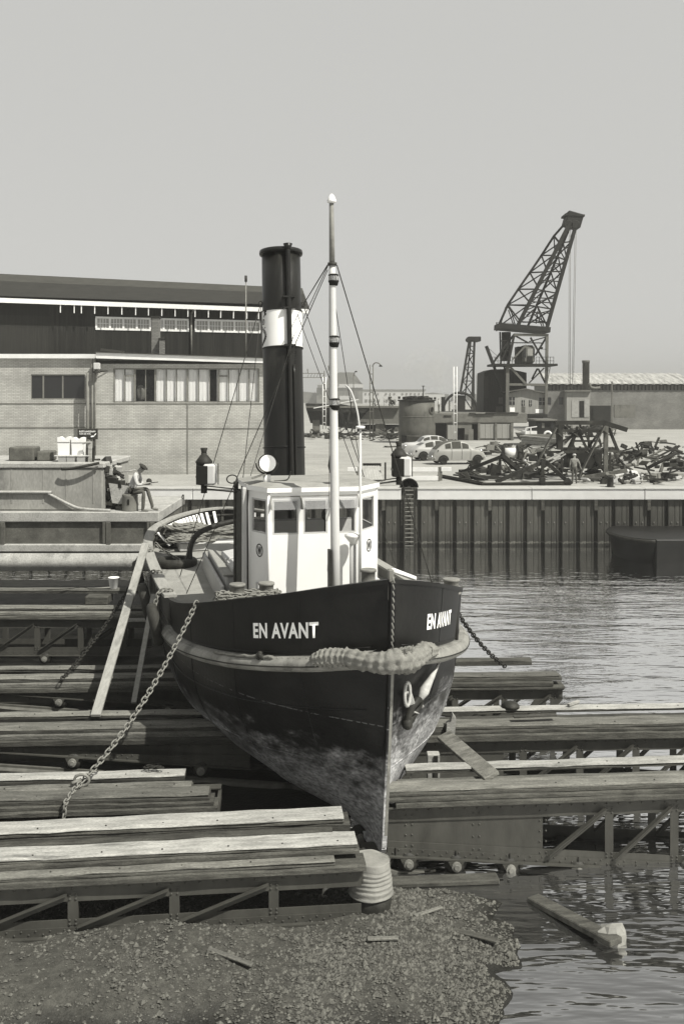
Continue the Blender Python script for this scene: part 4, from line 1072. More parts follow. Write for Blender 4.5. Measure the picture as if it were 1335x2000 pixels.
MB().cyl(lp(1.95,2.55,deck_z(2.5)), lp(1.95,2.55,ztop(2.0)-0.15), 0.14, 12).build('bitt_stem', M_steel, tug)
# stem head post with the fender lanyard, and its pale brace
MB().bar(lp(0.0, 0.06, 4.7), lp(0.0, 0.06, 5.22), 0.10, 0.12, (0,1,0), 0.02).build('stem_head', M_grey, tug)
MB().bar(lp(0.08, 0.15, 5.18), lp(0.75, 1.0, 4.86), 0.08, 0.07, (0,0,1), 0.01).build('stem_brace', M_white, tug)
# --- name on both bows
def name_text():
    cu = bpy.data.curves.new('name', 'FONT'); cu.body = 'EN AVANT'; cu.offset = 0.034; cu.size = 1.0; cu.resolution_u = 3
    cu.space_character = 1.10
    o = bpy.data.objects.new('name', cu); COL.objects.link(o)
    bpy.context.view_layer.update()
    me = bpy.data.meshes.new_from_object(o.evaluated_get(bpy.context.evaluated_depsgraph_get()))
    bpy.data.objects.remove(o)
    return me
tm = name_text()
bm = bmesh.new(); bm.from_mesh(tm)
xs = [v.co.x for v in bm.verts]; ys = [v.co.y for v in bm.verts]
tx0, tx1, ty0, ty1 = min(xs), max(xs), min(ys), max(ys)
for k in range(1, 24):
    bmesh.ops.bisect_plane(bm, geom=bm.verts[:]+bm.edges[:]+bm.faces[:], plane_co=(tx0+(tx1-tx0)*k/24,0,0), plane_no=(1,0,0))
bmesh.ops.triangulate(bm, faces=bm.faces)
def letter_side(side, sA, sB, dzA, dzB, h):
    """sA..sB: where the word starts and ends aft of the stem; dz: height of its foot above the strake"""
    me = bpy.data.meshes.new('name_lettering'); b2 = bm.copy()
    # arc length along the plating so letters keep their width
    N_ = 60; ss = [sA+(sB-sA)*k/N_ for k in range(N_+1)]; acc = [0]
    for k in range(N_): acc.append(acc[-1]+(bul_pt(ss[k+1],0.5,side)-bul_pt(ss[k],0.5,side)).length)
    for v in b2.verts:
        f = (v.co.x-tx0)/(tx1-tx0)*acc[-1]; k = 0
        while k < N_-1 and acc[k+1] < f: k += 1
        s = ss[k]+(ss[k+1]-ss[k])*(f-acc[k])/(acc[k+1]-acc[k])
        fr_ = f/acc[-1]; z = zstr(sA)*(1-fr_)+zstr(sB)*fr_ + dzA*(1-fr_)+dzB*fr_ + (v.co.y-ty0)/(ty1-ty0)*h
        u = (z-zstr(s))/(ztop(s)-zstr(s))
        v.co = bul_pt(s, u, side, 0.008)
    b2.to_mesh(me); b2.free(); me.materials.append(M_letter)
    return link('name_lettering', me, tug, label='white name EN AVANT painted on the %s bow' % ('starboard' if side < 0 else 'port'))
letter_side(-1, 2.06, 0.80, 0.44, 0.44, 0.285)
letter_side(1, 0.66, 1.66, 0.46, 0.50, 0.285)
# --- anchor stowed on the port bow
an = link('anchor', None, tug)
def hp(s, z, off):
    t = (z-ZK)/(zstr(s)-ZK); p = hull_pt(s, t, 1); q = hull_pt(s+0.03, t, 1); r_ = hull_pt(s, t+0.02, 1)
    n_ = (q-p).cross(r_-p).normalized()
    if n_.x < 0: n_ = -n_
    return p + n_*off
M_anchor = mat('galvanised_anchor', 0.34, 0.5, 0.2, 7, bump=0.2, stain=0.5, stain_col=0.16, stain_scale=4)
sh = [hp(0.40, 2.78, 0.11), hp(0.32, 2.93, 0.11), hp(0.24, 3.10, 0.11)]
MB().bar(sh[0], sh[2], 0.10, 0.08, (0,-1,0), 0.015).build('shank', M_anchor, an)
ring = []
c_ = hp(0.20, 3.06, 0.15)
tdir = (hp(0.35,3.06,0.15)-hp(0.1,3.06,0.15)).normalized()
for k in range(18):
    a = 2*PI*k/18; ring.append(c_ + tdir*0.085*math.cos(a) + Vector((0,0,0.20*math.sin(a))))
MB().tube(ring, 0.030, 8, closed=True).build('shackle', M_anchor, an)
fl0, fl1 = hp(0.52, 2.86, 0.15), hp(0.98, 3.33, 0.10)
MB().tube([fl0, fl0+(fl1-fl0)*0.2, fl0+(fl1-fl0)*0.55, fl1], [0.055,0.095,0.055,0.008], 8).build('fluke', M_anchor, an)
MB().tube([hp(0.60,2.84,0.06), hp(0.60,2.72,0.10), hp(0.66,2.66,0.14)], [0.035,0.04,0.03], 8).build('fluke', M_anchor, an)
mb = MB()
cc = [hp(0.30,2.50,0.10), hp(0.33,2.62,0.12), hp(0.38,2.76,0.13), hp(0.47,2.85,0.14), hp(0.56,2.83,0.14), hp(0.58,2.72,0.13), hp(0.52,2.62,0.12), hp(0.42,2.50,0.11)]
mb.tube(cc, [0.075,0.06,0.065,0.07,0.06,0.05,0.055,0.07], 8, closed=True)
mb.sphere(hp(0.33,2.48,0.12), 0.10, 10, 7, (1,1,1.1)); mb.build('crown', M_steel, an)
MB().tube([hp(0.40,2.68,0.17), hp(0.53,2.60,0.17)], 0.014, 6).build('pin', M_anchor, an)
def tw(b, s, z): return Matrix.Rotation(TH,4,'Z') @ Vector((b, s, z)) + B0

# the deckhouse, funnel, mast and their gear stand a degree and a half off the hull axis
KEEP = ('hull','bulwark','bulwark_lining','bulwark_cap','stem_bar','stem_lit_strip','rubbing_strake','deck','cap_rail','stern_grating','name_lettering','anchor','stem_head','stem_brace','after_platform','hatch','towing_arch')
for o in tug.children:
    if o.name.split('.')[0] not in KEEP: o.rotation_euler = (0, 0, R(-1.5))
# ---------------------------------------------------------------- gear lying on, hanging from and leaning against the tug
TUGROT = Matrix.Rotation(TH, 3, 'Z')
def tw3(p): return TUGROT @ Vector(p) + B0
def link_mesh(name, Ln=0.13, W=0.085, r=0.016, n=5):
    """one oval chain link, long axis x, flat in xz"""
    pts = []
    h = Ln/2 - W/2
    for k in range(12):
        a = 2*PI*k/12
        pts.append((math.cos(a)*W/2 + (h if math.cos(a) > 0 else -h), 0, math.sin(a)*W/2))
    return MB().tube(pts, r, n, closed=True).mesh(name)
def chain(name, label, pts, m, Ln=0.13, W=0.085, r=0.016, group=None, parent=None, maxl=300):
    """links strung along a path, every second one turned a quarter"""
    lm = link_mesh('chain_link', Ln, W, r); lm.materials.append(m)
    t = thing(name, label, 'chain', pts[0], group=group) if parent is None else link(name, None, parent)
    base = Vector(pts[0]) if parent is None else Vector((0,0,0))
    # resample
    step = Ln - 2*r - 0.004; acc = 0; out = []
    pts = [Vector(p) for p in pts]; cur = pts[0]; i = 1; need = step/2
    while i < len(pts):
        d = (pts[i]-cur).length
        if d < need: need -= d; cur = pts[i]; i += 1
        else:
            cur = cur + (pts[i]-cur).normalized()*need; out.append((cur.copy(), (pts[i]-pts[i-1]).normalized())); need = step
    for k, (c, d) in enumerate(out[:maxl]):
        u = Vector((0,0,1)) if abs(d.z) < 0.95 else Vector((1,0,0))
        y = u.cross(d).normalized(); z = d.cross(y)
        M = Matrix((d, y, z)).transposed()
        M = M @ Matrix.Rotation((PI/2 if k % 2 else 0) + R(20) + random.uniform(-0.25,0.25), 3, 'X')
        o = bpy.data.objects.new('chain_link', lm); COL.objects.link(o); o.parent = t
        o.matrix_local = Matrix.Translation(c-base) @ M.to_4x4()
    return t
def cat_pts(a, b, sag, n=30):
    a, b = Vector(a), Vector(b)
    return [a+(b-a)*k/n - Vector((0,0,sag*4*(k/n)*(1-k/n))) for k in range(n+1)]
# long mooring chain from the bow rail down to the near cradle
ca = tw3((-bd(4.0)-0.02, 4.0, ztop(4.0)+0.05))
cb = Vector((-4.55, 17.0, 1.36))
bar_ = cat_pts(ca, cb, 0.30, 30) 
chain('mooring_chain', 'long pale chain slanting from the bow rail down over the second cradle', bar_, M_chain, 0.128, 0.092, 0.0145)
ce = P(126, 1612, 15.6)
chain('mooring_chain', 'short chain hanging down the planks below the big shackle', [cb+Vector((0.0,-0.04,0.0)), Vector((-4.62,16.72,1.33)), Vector((-4.66,16.40,1.25)), Vector((-4.70,16.36,0.80))], M_chain, 0.12, 0.08, 0.015)
# shackles joining them
sk = thing('chain_shackle', 'big worn ring shackle resting on the plank edge between two chains', 'shackle', cb)
MB().tube([(0.13*math.cos(a), 0.02, 0.10*math.sin(a)+0.03) for a in [2*PI*k/14 for k in range(14)]], 0.025, 7, closed=True).build('ring', M_chain, sk)
MB().cyl((-0.16,-0.05,0.0), (-0.02,0.06,0.02), 0.03, 8).build('pin', M_chain, sk)
# the farther chain, from the stern quarter to the tall cradle
chain('mooring_chain', 'thin dark chain slanting from the barge side past the leaning plank', cat_pts(tw3((-3.3, 13.2, 3.45)), Vector((-6.7, 23.2, 1.35)), 0.25), M_steel, 0.13, 0.085, 0.015)
# chain heaped round the bitts
pl = []
for k in range(60):
    a = k*0.55; pl.append(tw3((-1.75+0.55*math.cos(a)+0.1*math.sin(k*1.7), 4.16+0.17*math.sin(a), ztop(3.7)+0.0+0.045*math.sin(k*0.9)+0.0008*k)))
chain('deck_chain', 'galvanised chain heaped around the pair of bow bitts', pl, M_chain, 0.13, 0.09, 0.017)
# tyre fenders hung over the starboard rail, each on its own lashing
def tyre_mesh(Rr, r):
    mb = MB(); prof = [(Rr-r*0.9, -r*0.75),(Rr-r*0.2,-r*0.95),(Rr+r*0.6,-r*0.75),(Rr+r*0.95,-r*0.3),(Rr+r*0.95,r*0.3),(Rr+r*0.6,r*0.75),(Rr-r*0.2,r*0.95),(Rr-r*0.9,r*0.75),(Rr-r*0.75,0.0),(Rr-r*0.9,-r*0.75)]
    return mb.lathe(prof, n=30, caps=False)
def hang_tyre(s, label, Rr=0.36, r=0.135):
    p = bul_pt(s, 1.0, -1, 0.26); p.z -= 0.62
    t = thing('tyre_fender', label, 'tyre', tw3(p), TH, group='tyres hung over the starboard rail')
    M = Matrix.Rotation(R(90),3,'Y') @ Matrix.Identity(3)
    mb = tyre_mesh(Rr, r); mb.v = [Matrix.Rotation(R(-12),3,'Y') @ (M @ v) for v in mb.v]; mb.build('tyre', M_rubber, t)
    lm = [Vector((0.0,0,0.30)), Vector((0.02,0,0.55)), Vector((0.12,0,0.74)), Vector((0.34,0.02,0.74)), Vector((0.40,0.03,0.50))]
    chain('lashing_chain', '', cr(lm, 5), M_chain, 0.12, 0.085, 0.017, parent=t)
hang_tyre(6.7, 'black tyre hung on chain over the rail nearest the bow')
hang_tyre(9.4, 'black tyre hung on chain over the rail beside the leaning plank')
hang_tyre(12.8, 'black tyre hung on chain over the rail before the barge')
# tyre lying on the side deck with a chain in it
p = tw3((-2.35, 13.9, deck_z(14)+0.13)); 
t = thing('worn_tyre', 'big worn tyre lying flat on the starboard side deck', 'tyre', p, TH)
tyre_mesh(0.48, 0.14).build('tyre', M_rubber, t)
chain('deck_chain', 'short pale chain trailing from the rail into the tyre on deck', cr([tw3((-2.95, 14.3, ztop(14)+0.1)), tw3((-2.75,14.2,3.5)), tw3((-2.5,14.0,3.35)), tw3((-2.3,13.8,3.25)), tw3((-2.25,13.7,3.14))], 6), M_chain, 0.12, 0.085, 0.017)
# coils of mooring rope on the after hatch
def coil(label, c, turns, r0, dr, rope, sq=0.7, seed=1, tilt=0.0):
    rnd = random.Random(seed); pts = []; n = turns*26
    for k in range(n+1):
        a = 2*PI*k/26; tt = k/26
        rad = r0 + dr*math.sin(tt*1.9+rnd.random()*0.05) + 0.03*math.sin(a*2+seed)
        pts.append(Vector((rad*math.cos(a), rad*sq*math.sin(a), 0.05*tt*1.3 + 0.03*math.sin(a*3+tt)) ) + Vector((0.05*math.sin(tt*2.3),0.04*math.cos(tt*1.7),0)))
    t = thing('rope_coil', label, 'rope', c, TH, group='mooring ropes on the after deck')
    # laid rope: three strands twisting round the path
    for s3 in range(3):
        q = []
        for i, p in enumerate(pts):
            ta = (pts[min(i+1,n)]-pts[max(i-1,0)]).normalized(); u = Vector((0,0,1)); v = ta.cross(u).normalized()
            an = i*1.15 + s3*2*PI/3
            q.append(p + (u*math.cos(an)+v*math.sin(an))*rope*0.5)
        MB().tube(q, rope*0.58, 5).build('strand', M_rope, t)
zt_ = deck_z(16)+0.35
coil('pale thick rope coiled in a tall oval heap on the after hatch', tw3((-1.75, 16.9, zt_+0.08)), 6, 0.56, 0.16, 0.062, 0.75, 1)
coil('pale rope lying in a low loose coil before the tall heap', tw3((-1.75, 16.1, zt_+0.0)), 3, 0.62, 0.2, 0.05, 0.45, 2)
coil('rope flaked in tangled turns behind the towing arch', tw3((-0.55, 16.5, zt_+0.02)), 5, 0.60, 0.24, 0.05, 0.55, 5)
# dark fender bundle by the rail
t = thing('fender_bundle', 'dark rope-wrapped fender drum standing by the starboard rail aft', 'fender', tw3((-2.45, 17.3, deck_z(17))), TH)
MB().lathe([(0.26,0),(0.33,0.06),(0.34,0.5),(0.27,0.62),(0.1,0.66)], n=18).build('drum', M_rubber, t)
for z in (0.12, 0.28, 0.44):
    MB().tube([(0.36*math.cos(a), 0.36*math.sin(a), z+0.02*math.sin(3*a)) for a in [2*PI*k/20 for k in range(20)]], 0.025, 6, closed=True).build('binding', M_rope, t)
# woven rope fender across the stem
def fender_path(u):
    s_ = -1.32 + u*(1.32+0.98)
    sd_ = -1 if s_ < 0 else 1; s = abs(s_)*0.62
    p = bul_pt(max(s, 0.0), 0.0, sd_, 0.25); 
    if s < 0.35: 
        q = bul_pt(0.35, 0, sd_, 0.25); f = s/0.35; p = Vector((q.x*f, q.y*f*f + (-0.36)*(1-f*f), zstr(0)*(1-f)+q.z*f))
    p.z += 0.10 + 0.03*math.sin(u*9)
    return p
t = thing('rope_fender', 'plaited rope bow fender lashed across the stem above the anchor', 'fender', B0, TH)
NU, NV = 170, 36; fr_ = random.Random(11)
pth = [fender_path(i/NU) for i in range(NU+1)]
vs = []
for i in range(NU+1):
    u = i/NU; ta = (pth[min(i+1,NU)]-pth[max(i-1,0)]).normalized(); up = Vector((0,0,1)); nn = ta.cross(up).normalized(); up = nn.cross(ta)
    rad = 0.150*min(1.0, (min(u,1-u)*9)**0.5)*(0.9+0.38*math.exp(-((u-0.60)/0.12)**2)+0.03*math.sin(u*40))+0.01
    for k in range(NV):
        a = 2*PI*k/NV
        w_ = 0.025*(math.sin(a*4+i*0.42)*math.sin(a*4-i*0.42)) + 0.022*noise.noise(Vector((i*0.45, k*0.6, 2)))
        if abs(u-0.64) < 0.05: w_ += 0.04*noise.noise(Vector((i*0.9, k*0.9, 7)))
        vs.append(pth[i] + (nn*math.cos(a)+up*math.sin(a))*(rad+w_))
fs = [(i*NV+k, (i+1)*NV+k, (i+1)*NV+(k+1) % NV, i*NV+(k+1) % NV) for i in range(NU) for k in range(NV)] + [tuple(range(NV)), tuple(NU*NV+k for k in reversed(range(NV)))]
MB().add(vs, fs, True).build('plaited_body', M_rope, t)
MB().tube([bul_pt(1.5+i*0.09, 0.0, -1, 0.17)+Vector((0,0,0.13+0.012*math.sin(i*2))) for i in range(18)], 0.028, 6).build('lashing', M_rope, t)
mb = MB()
for i in range(5): mb.sphere(bul_pt(1.72+0.02*i, 0.0, -1, 0.18+0.02*(i % 2))+Vector((0,0,0.13+0.03*(i % 3))), 0.05, 7, 5)
mb.build('knot', M_steel, t)
# fringe at the stem and the lanyard up to the stem head
mb = MB()
for k in range(150):
    a = fr_.uniform(0, PI); b_ = fender_path(0.63+fr_.uniform(-0.03,0.03)) + Vector((0,-0.1,0.16))
    mb.tube([b_, b_+Vector((fr_.uniform(-0.06,0.06), fr_.uniform(-0.05,0.02), fr_.uniform(-0.10,0.12)))], [0.010,0.005], 4)
mb.build('frayed_ends', M_rope, t, kind='stuff')
for s3 in range(2):
    MB().tube([Vector((0.0, -0.115+stem_s(5.05-1.2*k/40)*0.9, 5.12-1.25*k/40)) + Vector((0.015*math.cos(k*0.9+s3*PI), 0.013*math.sin(k*0.9+s3*PI), 0)) for k in range(41)], 0.015, 6).build('lanyard', M_rope, t)
# plank leaning from the slip up to the rail
pb, pt_ = Vector((-5.20, 20.55, 1.36)), tw3(bul_pt(12.2, 1.0, -1, 0.16)) + Vector((0,0,0.22))
pt_ = pb + (pt_-pb)*1.06
t = thing('leaning_plank', 'long grey plank leaning from the third cradle up against the tug rail', 'plank', pb)
MB().bar((0,0,0), pt_-pb, 0.21, 0.07, (0,0,1), 0.008).build('plank', M_railwood, t)
# second shorter prop and white board lying by it
t = thing('timber_prop', 'short pale prop leaning under the tyres at the tug side', 'prop', tw3((-3.9, 6.9, 1.2)))
MB().bar((0,0,0), tw3(bul_pt(9.0, 0.5, -1, 0.12))-tw3((-3.9, 6.9, 1.2)), 0.12, 0.06, (0,0,1), 0.006).build('plank', M_railwood, t)
t = thing('loose_board', 'short pale board lying across the dark gap left of the tug', 'board', P(283, 1211, 24.6))
MB().bar((-0.42,0,0), (0.42,0.05,0.0), 0.22, 0.05, (0,0,1), 0.006).build('board', M_timberW, t)
# prop at the port side, bottom end on the cradle
pA, pB = Vector((3.02, 17.25, 1.36)), Vector((1.66, 19.9, 1.70))
pA = P(960, 1512, 17.2); pA.z = 1.33+0.05; pB = P(866, 1436, 19.2)
t = thing('timber_prop', 'heavy grey prop slanting from under the port bilge to the cradle planks', 'prop', pA)
MB().bar((0,0,0), pB-pA, 0.30, 0.08, (-0.3,-0.3,1), 0.012).build('plank', M_timber, t)
t = thing('bilge_block', 'pale ragged wooden wedge jammed between port bilge and cradle', 'wedge', P(878, 1420, 19.9))
MB().prism([(-0.08,-0.22),(0.10,-0.18),(0.13,0.16),(0.06,0.26),(0.02,0.1),(-0.06,0.05)], 0.18).build('wedge', M_timberW, t)
t = thing('keel_post', 'upright pale post standing between the hull and the third cradle', 'post', P(849, 1508, 18.3))
MB().box(-0.15,0.08,-0.1,0.1,-0.5,0.36,0.01).build('post', M_timberW, t)
MB().box(-0.03,0.04,-0.13,-0.103,-0.1,0.34).build('strap', M_steel, t)
# keel blocks carry the tug
for k, s in enumerate((4.6, 7.6, 10.6, 13.6, 17.0)):
    c = tw3((0, s, 0)); g = ground_z(c.x, c.y)
    t = thing('keel_block', 'stack of dark timber keel blocks under the hull in deep shade', 'keel block', (c.x, c.y, g-0.1), TH, group='keel blocks under the tug')
    h = 0.10-(g-0.1)
    if s < 3: h = 0.18-(g-0.1)
    for q in range(2):
        MB().box(-0.5, 0.5, -0.16, 0.16, h*q/2+0.002, h*(q+1)/2-0.002, 0.01).build('block', M_timberD, t)
# chain on the port quarter
chain('mooring_chain', 'dark chain dropping from the port strake to the fourth cradle', cat_pts(tw3((3.6, 6.2, 2.95)), P(985, 1301, 24.4), 0.12), M_steel, 0.14, 0.09, 0.018)
# block lying on the third cradle, right
t = thing('scrap_block', 'rounded dark iron chock lying on the third cradle at right', 'chock', (R3[0]+2.45, R3[1]+1.05, 1.365))
MB().lathe([(0.20,0),(0.19,0.05),(0.13,0.11),(0.05,0.13)], n=12).build('chock', M_steel, t)
# white bucket on the tall cradle
bk = P(222, 1163, 30.1); t = thing('bucket', 'white paint-spattered bucket standing on the barge cradle', 'bucket', (bk.x, 30.1, 2.165))
MB().lathe([(0.105,0),(0.115,0.01),(0.165,0.33),(0.172,0.335),(0.172,0.35),(0.155,0.35),(0.10,0.03)], n=20).build('pail', M_white, t)
MB().tube([(0.17*math.cos(a), -0.02, 0.34-0.13*math.sin(a)) for a in [PI*k/12 for k in range(13)]], 0.006, 5).build('handle', M_steel, t)
t = thing('tool_bar', 'thin hose and bar lying on the barge cradle beside the bucket', 'bar', Vector((XW(190,30.0), 30.0, 2.165)))
MB().cyl((-0.25,0,0.02), (0.42,0.02,0.05), 0.022, 8).build('bar', M_lightsteel, t)
MB().tube(cr([Vector((-0.25,0,0.02)), Vector((-0.5,0.0,0.06)), Vector((-0.9,-0.1,0.03)), Vector((-1.5,-0.2,0.02))]), 0.012, 5).build('hose', M_dark, t)
# oil drum by the near cradle
dr = P(724, 1795, 15.35); t = thing('oil_drum', 'battered pale oil drum, crumpled above a dark lower half', 'drum', (dr.x, 15.35, -0.05), R(20))
mb = MB(); n = 36; pr = []
for k in range(25):
    z = 0.36+0.50*k/24; r_ = 0.335+ (0.013*math.cos(k*1.9) if 2 < k < 19 else 0) - 0.045*smooth(0, 24, k)
    pr.append((r_, z))
mb.lathe([(0.34,0.33),(0.36,0.345)]+pr+[(0.285,0.875),(0.28,0.86)], n=n)
def dent(v):
    a = math.atan2(v.y, v.x); return Vector((v.x*(1-0.05*math.sin(2*a)*v.z), v.y, v.z - 0.07*v.x*smooth(0.3,0.9,v.z)+0.02*noise.noise(v*5)))
mb.v = [dent(v) for v in mb.v]
M_drum = mat('galvanised_drum', 0.20, 0.5, 0.25, 4, bump=0.25, stain=0.6, stain_col=0.10, stain_scale=3, metal=0.0)
mb.build('upper_shell', M_drum, t)
mb = MB().lathe([(0.30,-0.05),(0.31,0.0),(0.322,0.2),(0.332,0.36)], n=n); mb.build('lower_shell', M_steel, t)
# plank end and stone in the water at the corner
pk = P(1040, 1730, 15.9); pk2 = P(1180, 1790, 14.6)
t = thing('floating_plank', 'wet grey plank end rising from the water at the lower right', 'plank', (pk.x, pk.y, -0.10))
MB().bar((0,0,0), Vector((pk2.x-pk.x, pk2.y-pk.y, 0.10))*1.15, 0.26, 0.10, (0,0,1), 0.015).build('plank', M_timberD, t)
rk = P(1195, 1775, 14.7); t = thing('waterside_rock', 'pale angular lump of concrete sticking out of the water', 'rock', (rk.x, rk.y, -0.12))
mb = MB().sphere((0,0,0.05), 0.26, 9, 6, (1,0.8,0.8)); mb.v = [v*(1+0.35*noise.noise(v*6)) for v in mb.v]; mb.sm = [False]*len(mb.f); mb.build('lump', M_concrete, t)

t = thing('chain_bundle', 'small dark tangle of chain lying on the rear plank of the second cradle', 'chain', P(302, 1501, 17.55))
for k in range(7): MB().tube([(0.05*math.cos(a)+0.045*k-0.15, 0.04*math.sin(a)+0.03*math.sin(k*2), 0.02+0.02*(k % 2)) for a in [2*PI*q/10 for q in range(10)]], 0.012, 5, closed=True).build('link_ring', M_steel, t)
t = thing('loose_batten', 'short pale batten lying across the third cradle far right', 'batten', P(1118, 1377, 21.2))
MB().bar((-0.12,-0.1,0.03), (0.16,0.15,0.03), 0.06, 0.05).build('batten', M_timberW, t)
t = thing('loose_board', 'dark split board lying on the third cradle beam right of the prop', 'board', P(1040, 1403, 20.3))
MB().bar((-0.4,0,0.03), (0.5,0.06,0.05), 0.12, 0.03).build('board', M_timberD, t)

# driftwood and odd iron on the near gravel
dw = random.Random(77)
for k, (x, y, ln, lab) in enumerate(((1.35, 15.2, 0.5, 'short weathered stick on the gravel right of the drum'), (2.0, 14.6, 0.7, 'dark length of driftwood at the edge of the gravel'), (0.6, 14.3, 0.45, 'broken lath lying on the gravel in front of the drum'), (-1.6, 13.9, 0.8, 'half buried plank on the gravel before the near cradle'))):
    t = thing('driftwood', lab, 'driftwood', (x, y, ground_z(x, y)+0.03), dw.uniform(-0.8, 0.8))
    MB().bar((-ln/2,0,0), (ln/2,0,0.02), dw.uniform(0.04,0.12), 0.03, (0,0,1), 0.006).build('stick', dw.choice((M_timber, M_timberD)), t)
# ================================================================== PEOPLE
def person(label, loc, rotz, J, shirt, trousers, shoes=None, hat=None, hair=None, group=None, fingers=True, k=1.0):
    """J: joint name -> (x forward, y left, z up); one continuous skinned body, coloured by region"""
    t = thing('person', label, 'person', loc, rotz, group)
    shoes = shoes or M_cloth
    V_ = []; E = []; RAD = []; REG = []
    ix = {}
    def v(name, p, r, reg):
        ix[name] = len(V_); V_.append(Vector(p)*k); RAD.append(r*k); REG.append(reg); return ix[name]
    def e(a, b): E.append((ix[a], ix[b]))
    pel, ch, nk, hd = (Vector(J[n]) for n in ('pelvis', 'chest', 'neck', 'head'))
    v('pelvis', pel, (0.15), 1); v('spine', (pel+ch)/2, 0.135, 0); v('chest', ch, 0.165, 0); v('neck', nk, 0.072, 2)
    up = (hd-nk).normalized()
    v('jaw', hd-up*0.05+Vector((0.015,0,0)), 0.078, 2); v('head', hd+up*0.03, 0.108, 2); v('crown', hd+up*0.10, 0.07, 3 if hair else 2)
    for a, b in (('pelvis','spine'),('spine','chest'),('chest','neck'),('neck','jaw'),('jaw','head'),('head','crown')): e(a, b)
    face = Vector((1,0,0)); face = (face-up*face.dot(up)).normalized()
    v('nose', hd+face*0.105+up*0.01, 0.018, 2); e('head', 'nose')
    for s, sg in (('L', 1), ('R', -1)):
        sh, el, wr, hn = (Vector(J[n+s]) for n in ('shoulder', 'elbow', 'wrist', 'hand'))
        v('sh'+s, sh, 0.075, 0); v('el'+s, el, 0.052, 0); v('wr'+s, wr, 0.034, 2 if not J.get('cuffs') else 0); v('pm'+s, (wr+hn)/2, 0.040, 2)
        e('chest', 'sh'+s); e('sh'+s, 'el'+s); e('el'+s, 'wr'+s); e('wr'+s, 'pm'+s)
        if fingers:
            d = (hn-wr).normalized(); side = d.cross(Vector((0,0,1))) ; side = side.normalized() if side.length > 0.1 else Vector((0,1,0))
            nn = side.cross(d)
            for q, (o, ln) in enumerate(((-0.03,0.075),(-0.01,0.088),(0.01,0.082),(0.03,0.065))):
                b = (wr+hn)/2+d*0.035+side*o
                v('f%s%d' % (s,q), b+d*ln*0.5, 0.0095, 2); v('g%s%d' % (s,q), b+d*ln*0.85-nn*ln*0.35, 0.008, 2)
                e('pm'+s, 'f%s%d' % (s,q)); e('f%s%d' % (s,q), 'g%s%d' % (s,q))
            v('t'+s, (wr+hn)/2+side*0.055*sg+d*0.02, 0.011, 2); v('u'+s, (wr+hn)/2+side*0.06*sg+d*0.06, 0.009, 2); e('pm'+s, 't'+s); e('t'+s, 'u'+s)
        hp_, kn, an_, to = (Vector(J[n+s]) for n in ('hip', 'knee', 'ankle', 'toe'))
        v('hp'+s, hp_, 0.098, 1); v('th'+s, (hp_+kn)/2, 0.085, 1); v('kn'+s, kn, 0.066, 1); v('cf'+s, kn*0.6+an_*0.4, 0.062, 1); v('an'+s, an_, 0.052, 1); v('to'+s, to, 0.042, 4)
        v('he'+s, an_+Vector((-0.03,0,-0.055)), 0.045, 4)
        e('pelvis', 'hp'+s); e('hp'+s, 'th'+s); e('th'+s, 'kn'+s); e('kn'+s, 'cf'+s); e('cf'+s, 'an'+s); e('an'+s, 'he'+s); e('he'+s, 'to'+s)
    me = bpy.data.meshes.new('body'); me.from_pydata([tuple(p) for p in V_], E, [])
    o = bpy.data.objects.new('body', me); COL.objects.link(o)
    md = o.modifiers.new('skin', 'SKIN'); md.use_smooth_shade = True
    for i, sv in enumerate(me.skin_vertices[0].data): sv.radius = (RAD[i], RAD[i]); sv.use_root = (i == 0)
    sb_ = o.modifiers.new('sub', 'SUBSURF'); sb_.levels = 1; sb_.render_levels = 1
    bpy.context.view_layer.update()
    m2 = bpy.data.meshes.new_from_object(o.evaluated_get(bpy.context.evaluated_depsgraph_get()))
    bpy.data.objects.remove(o); bpy.data.meshes.remove(me)
    for m in (shirt, trousers, M_skin, hair or M_skin, shoes): m2.materials.append(m)
    segs = [(V_[a], V_[b], REG[a], REG[b]) for a, b in E]
    for p in m2.polygons:
        p.use_smooth = True
        c = p.center; best = 9; rg_ = 0
        for a, b, ra, rb in segs:
            d = b-a; L2 = d.length_squared; tt = max(0, min(1, (c-a).dot(d)/L2)) if L2 > 0 else 0
            ds = (c-(a+d*tt)).length
            if ds < best: best = ds; rg_ = ra if tt < 0.5 else rb
        p.material_index = rg_
    link('body', m2, t)
    hc = (hd+up*0.07)*k
    M = (Matrix((face, up.cross(face), up)).transposed())
    if hat == 'beret':
        mb = MB(); mb.lathe([(0.095*k,0.0),(0.105*k,0.02*k),(0.15*k,0.04*k),(0.145*k,0.065*k),(0.06*k,0.095*k),(0.0,0.10*k)], hc-up*0.01+face*0.02, 16, M); mb.build('beret', M_cloth, t)
    elif hat == 'cap':
        mb = MB(); mb.lathe([(0.105*k,-0.01),(0.11*k,0.03*k),(0.09*k,0.08*k),(0.0,0.10*k)], hc, 16, M); mb.obox(hc+face*0.13*k, (0.05*k,0.07*k,0.008), M); mb.build('cap', M_cloth if shirt != M_cloth else M_grey, t)
    elif hat == 'white':
        mb = MB(); mb.lathe([(0.105*k,-0.01),(0.11*k,0.04*k),(0.08*k,0.09*k),(0.0,0.10*k)], hc, 16, M); mb.build('cap', M_shirt, t)
    return t
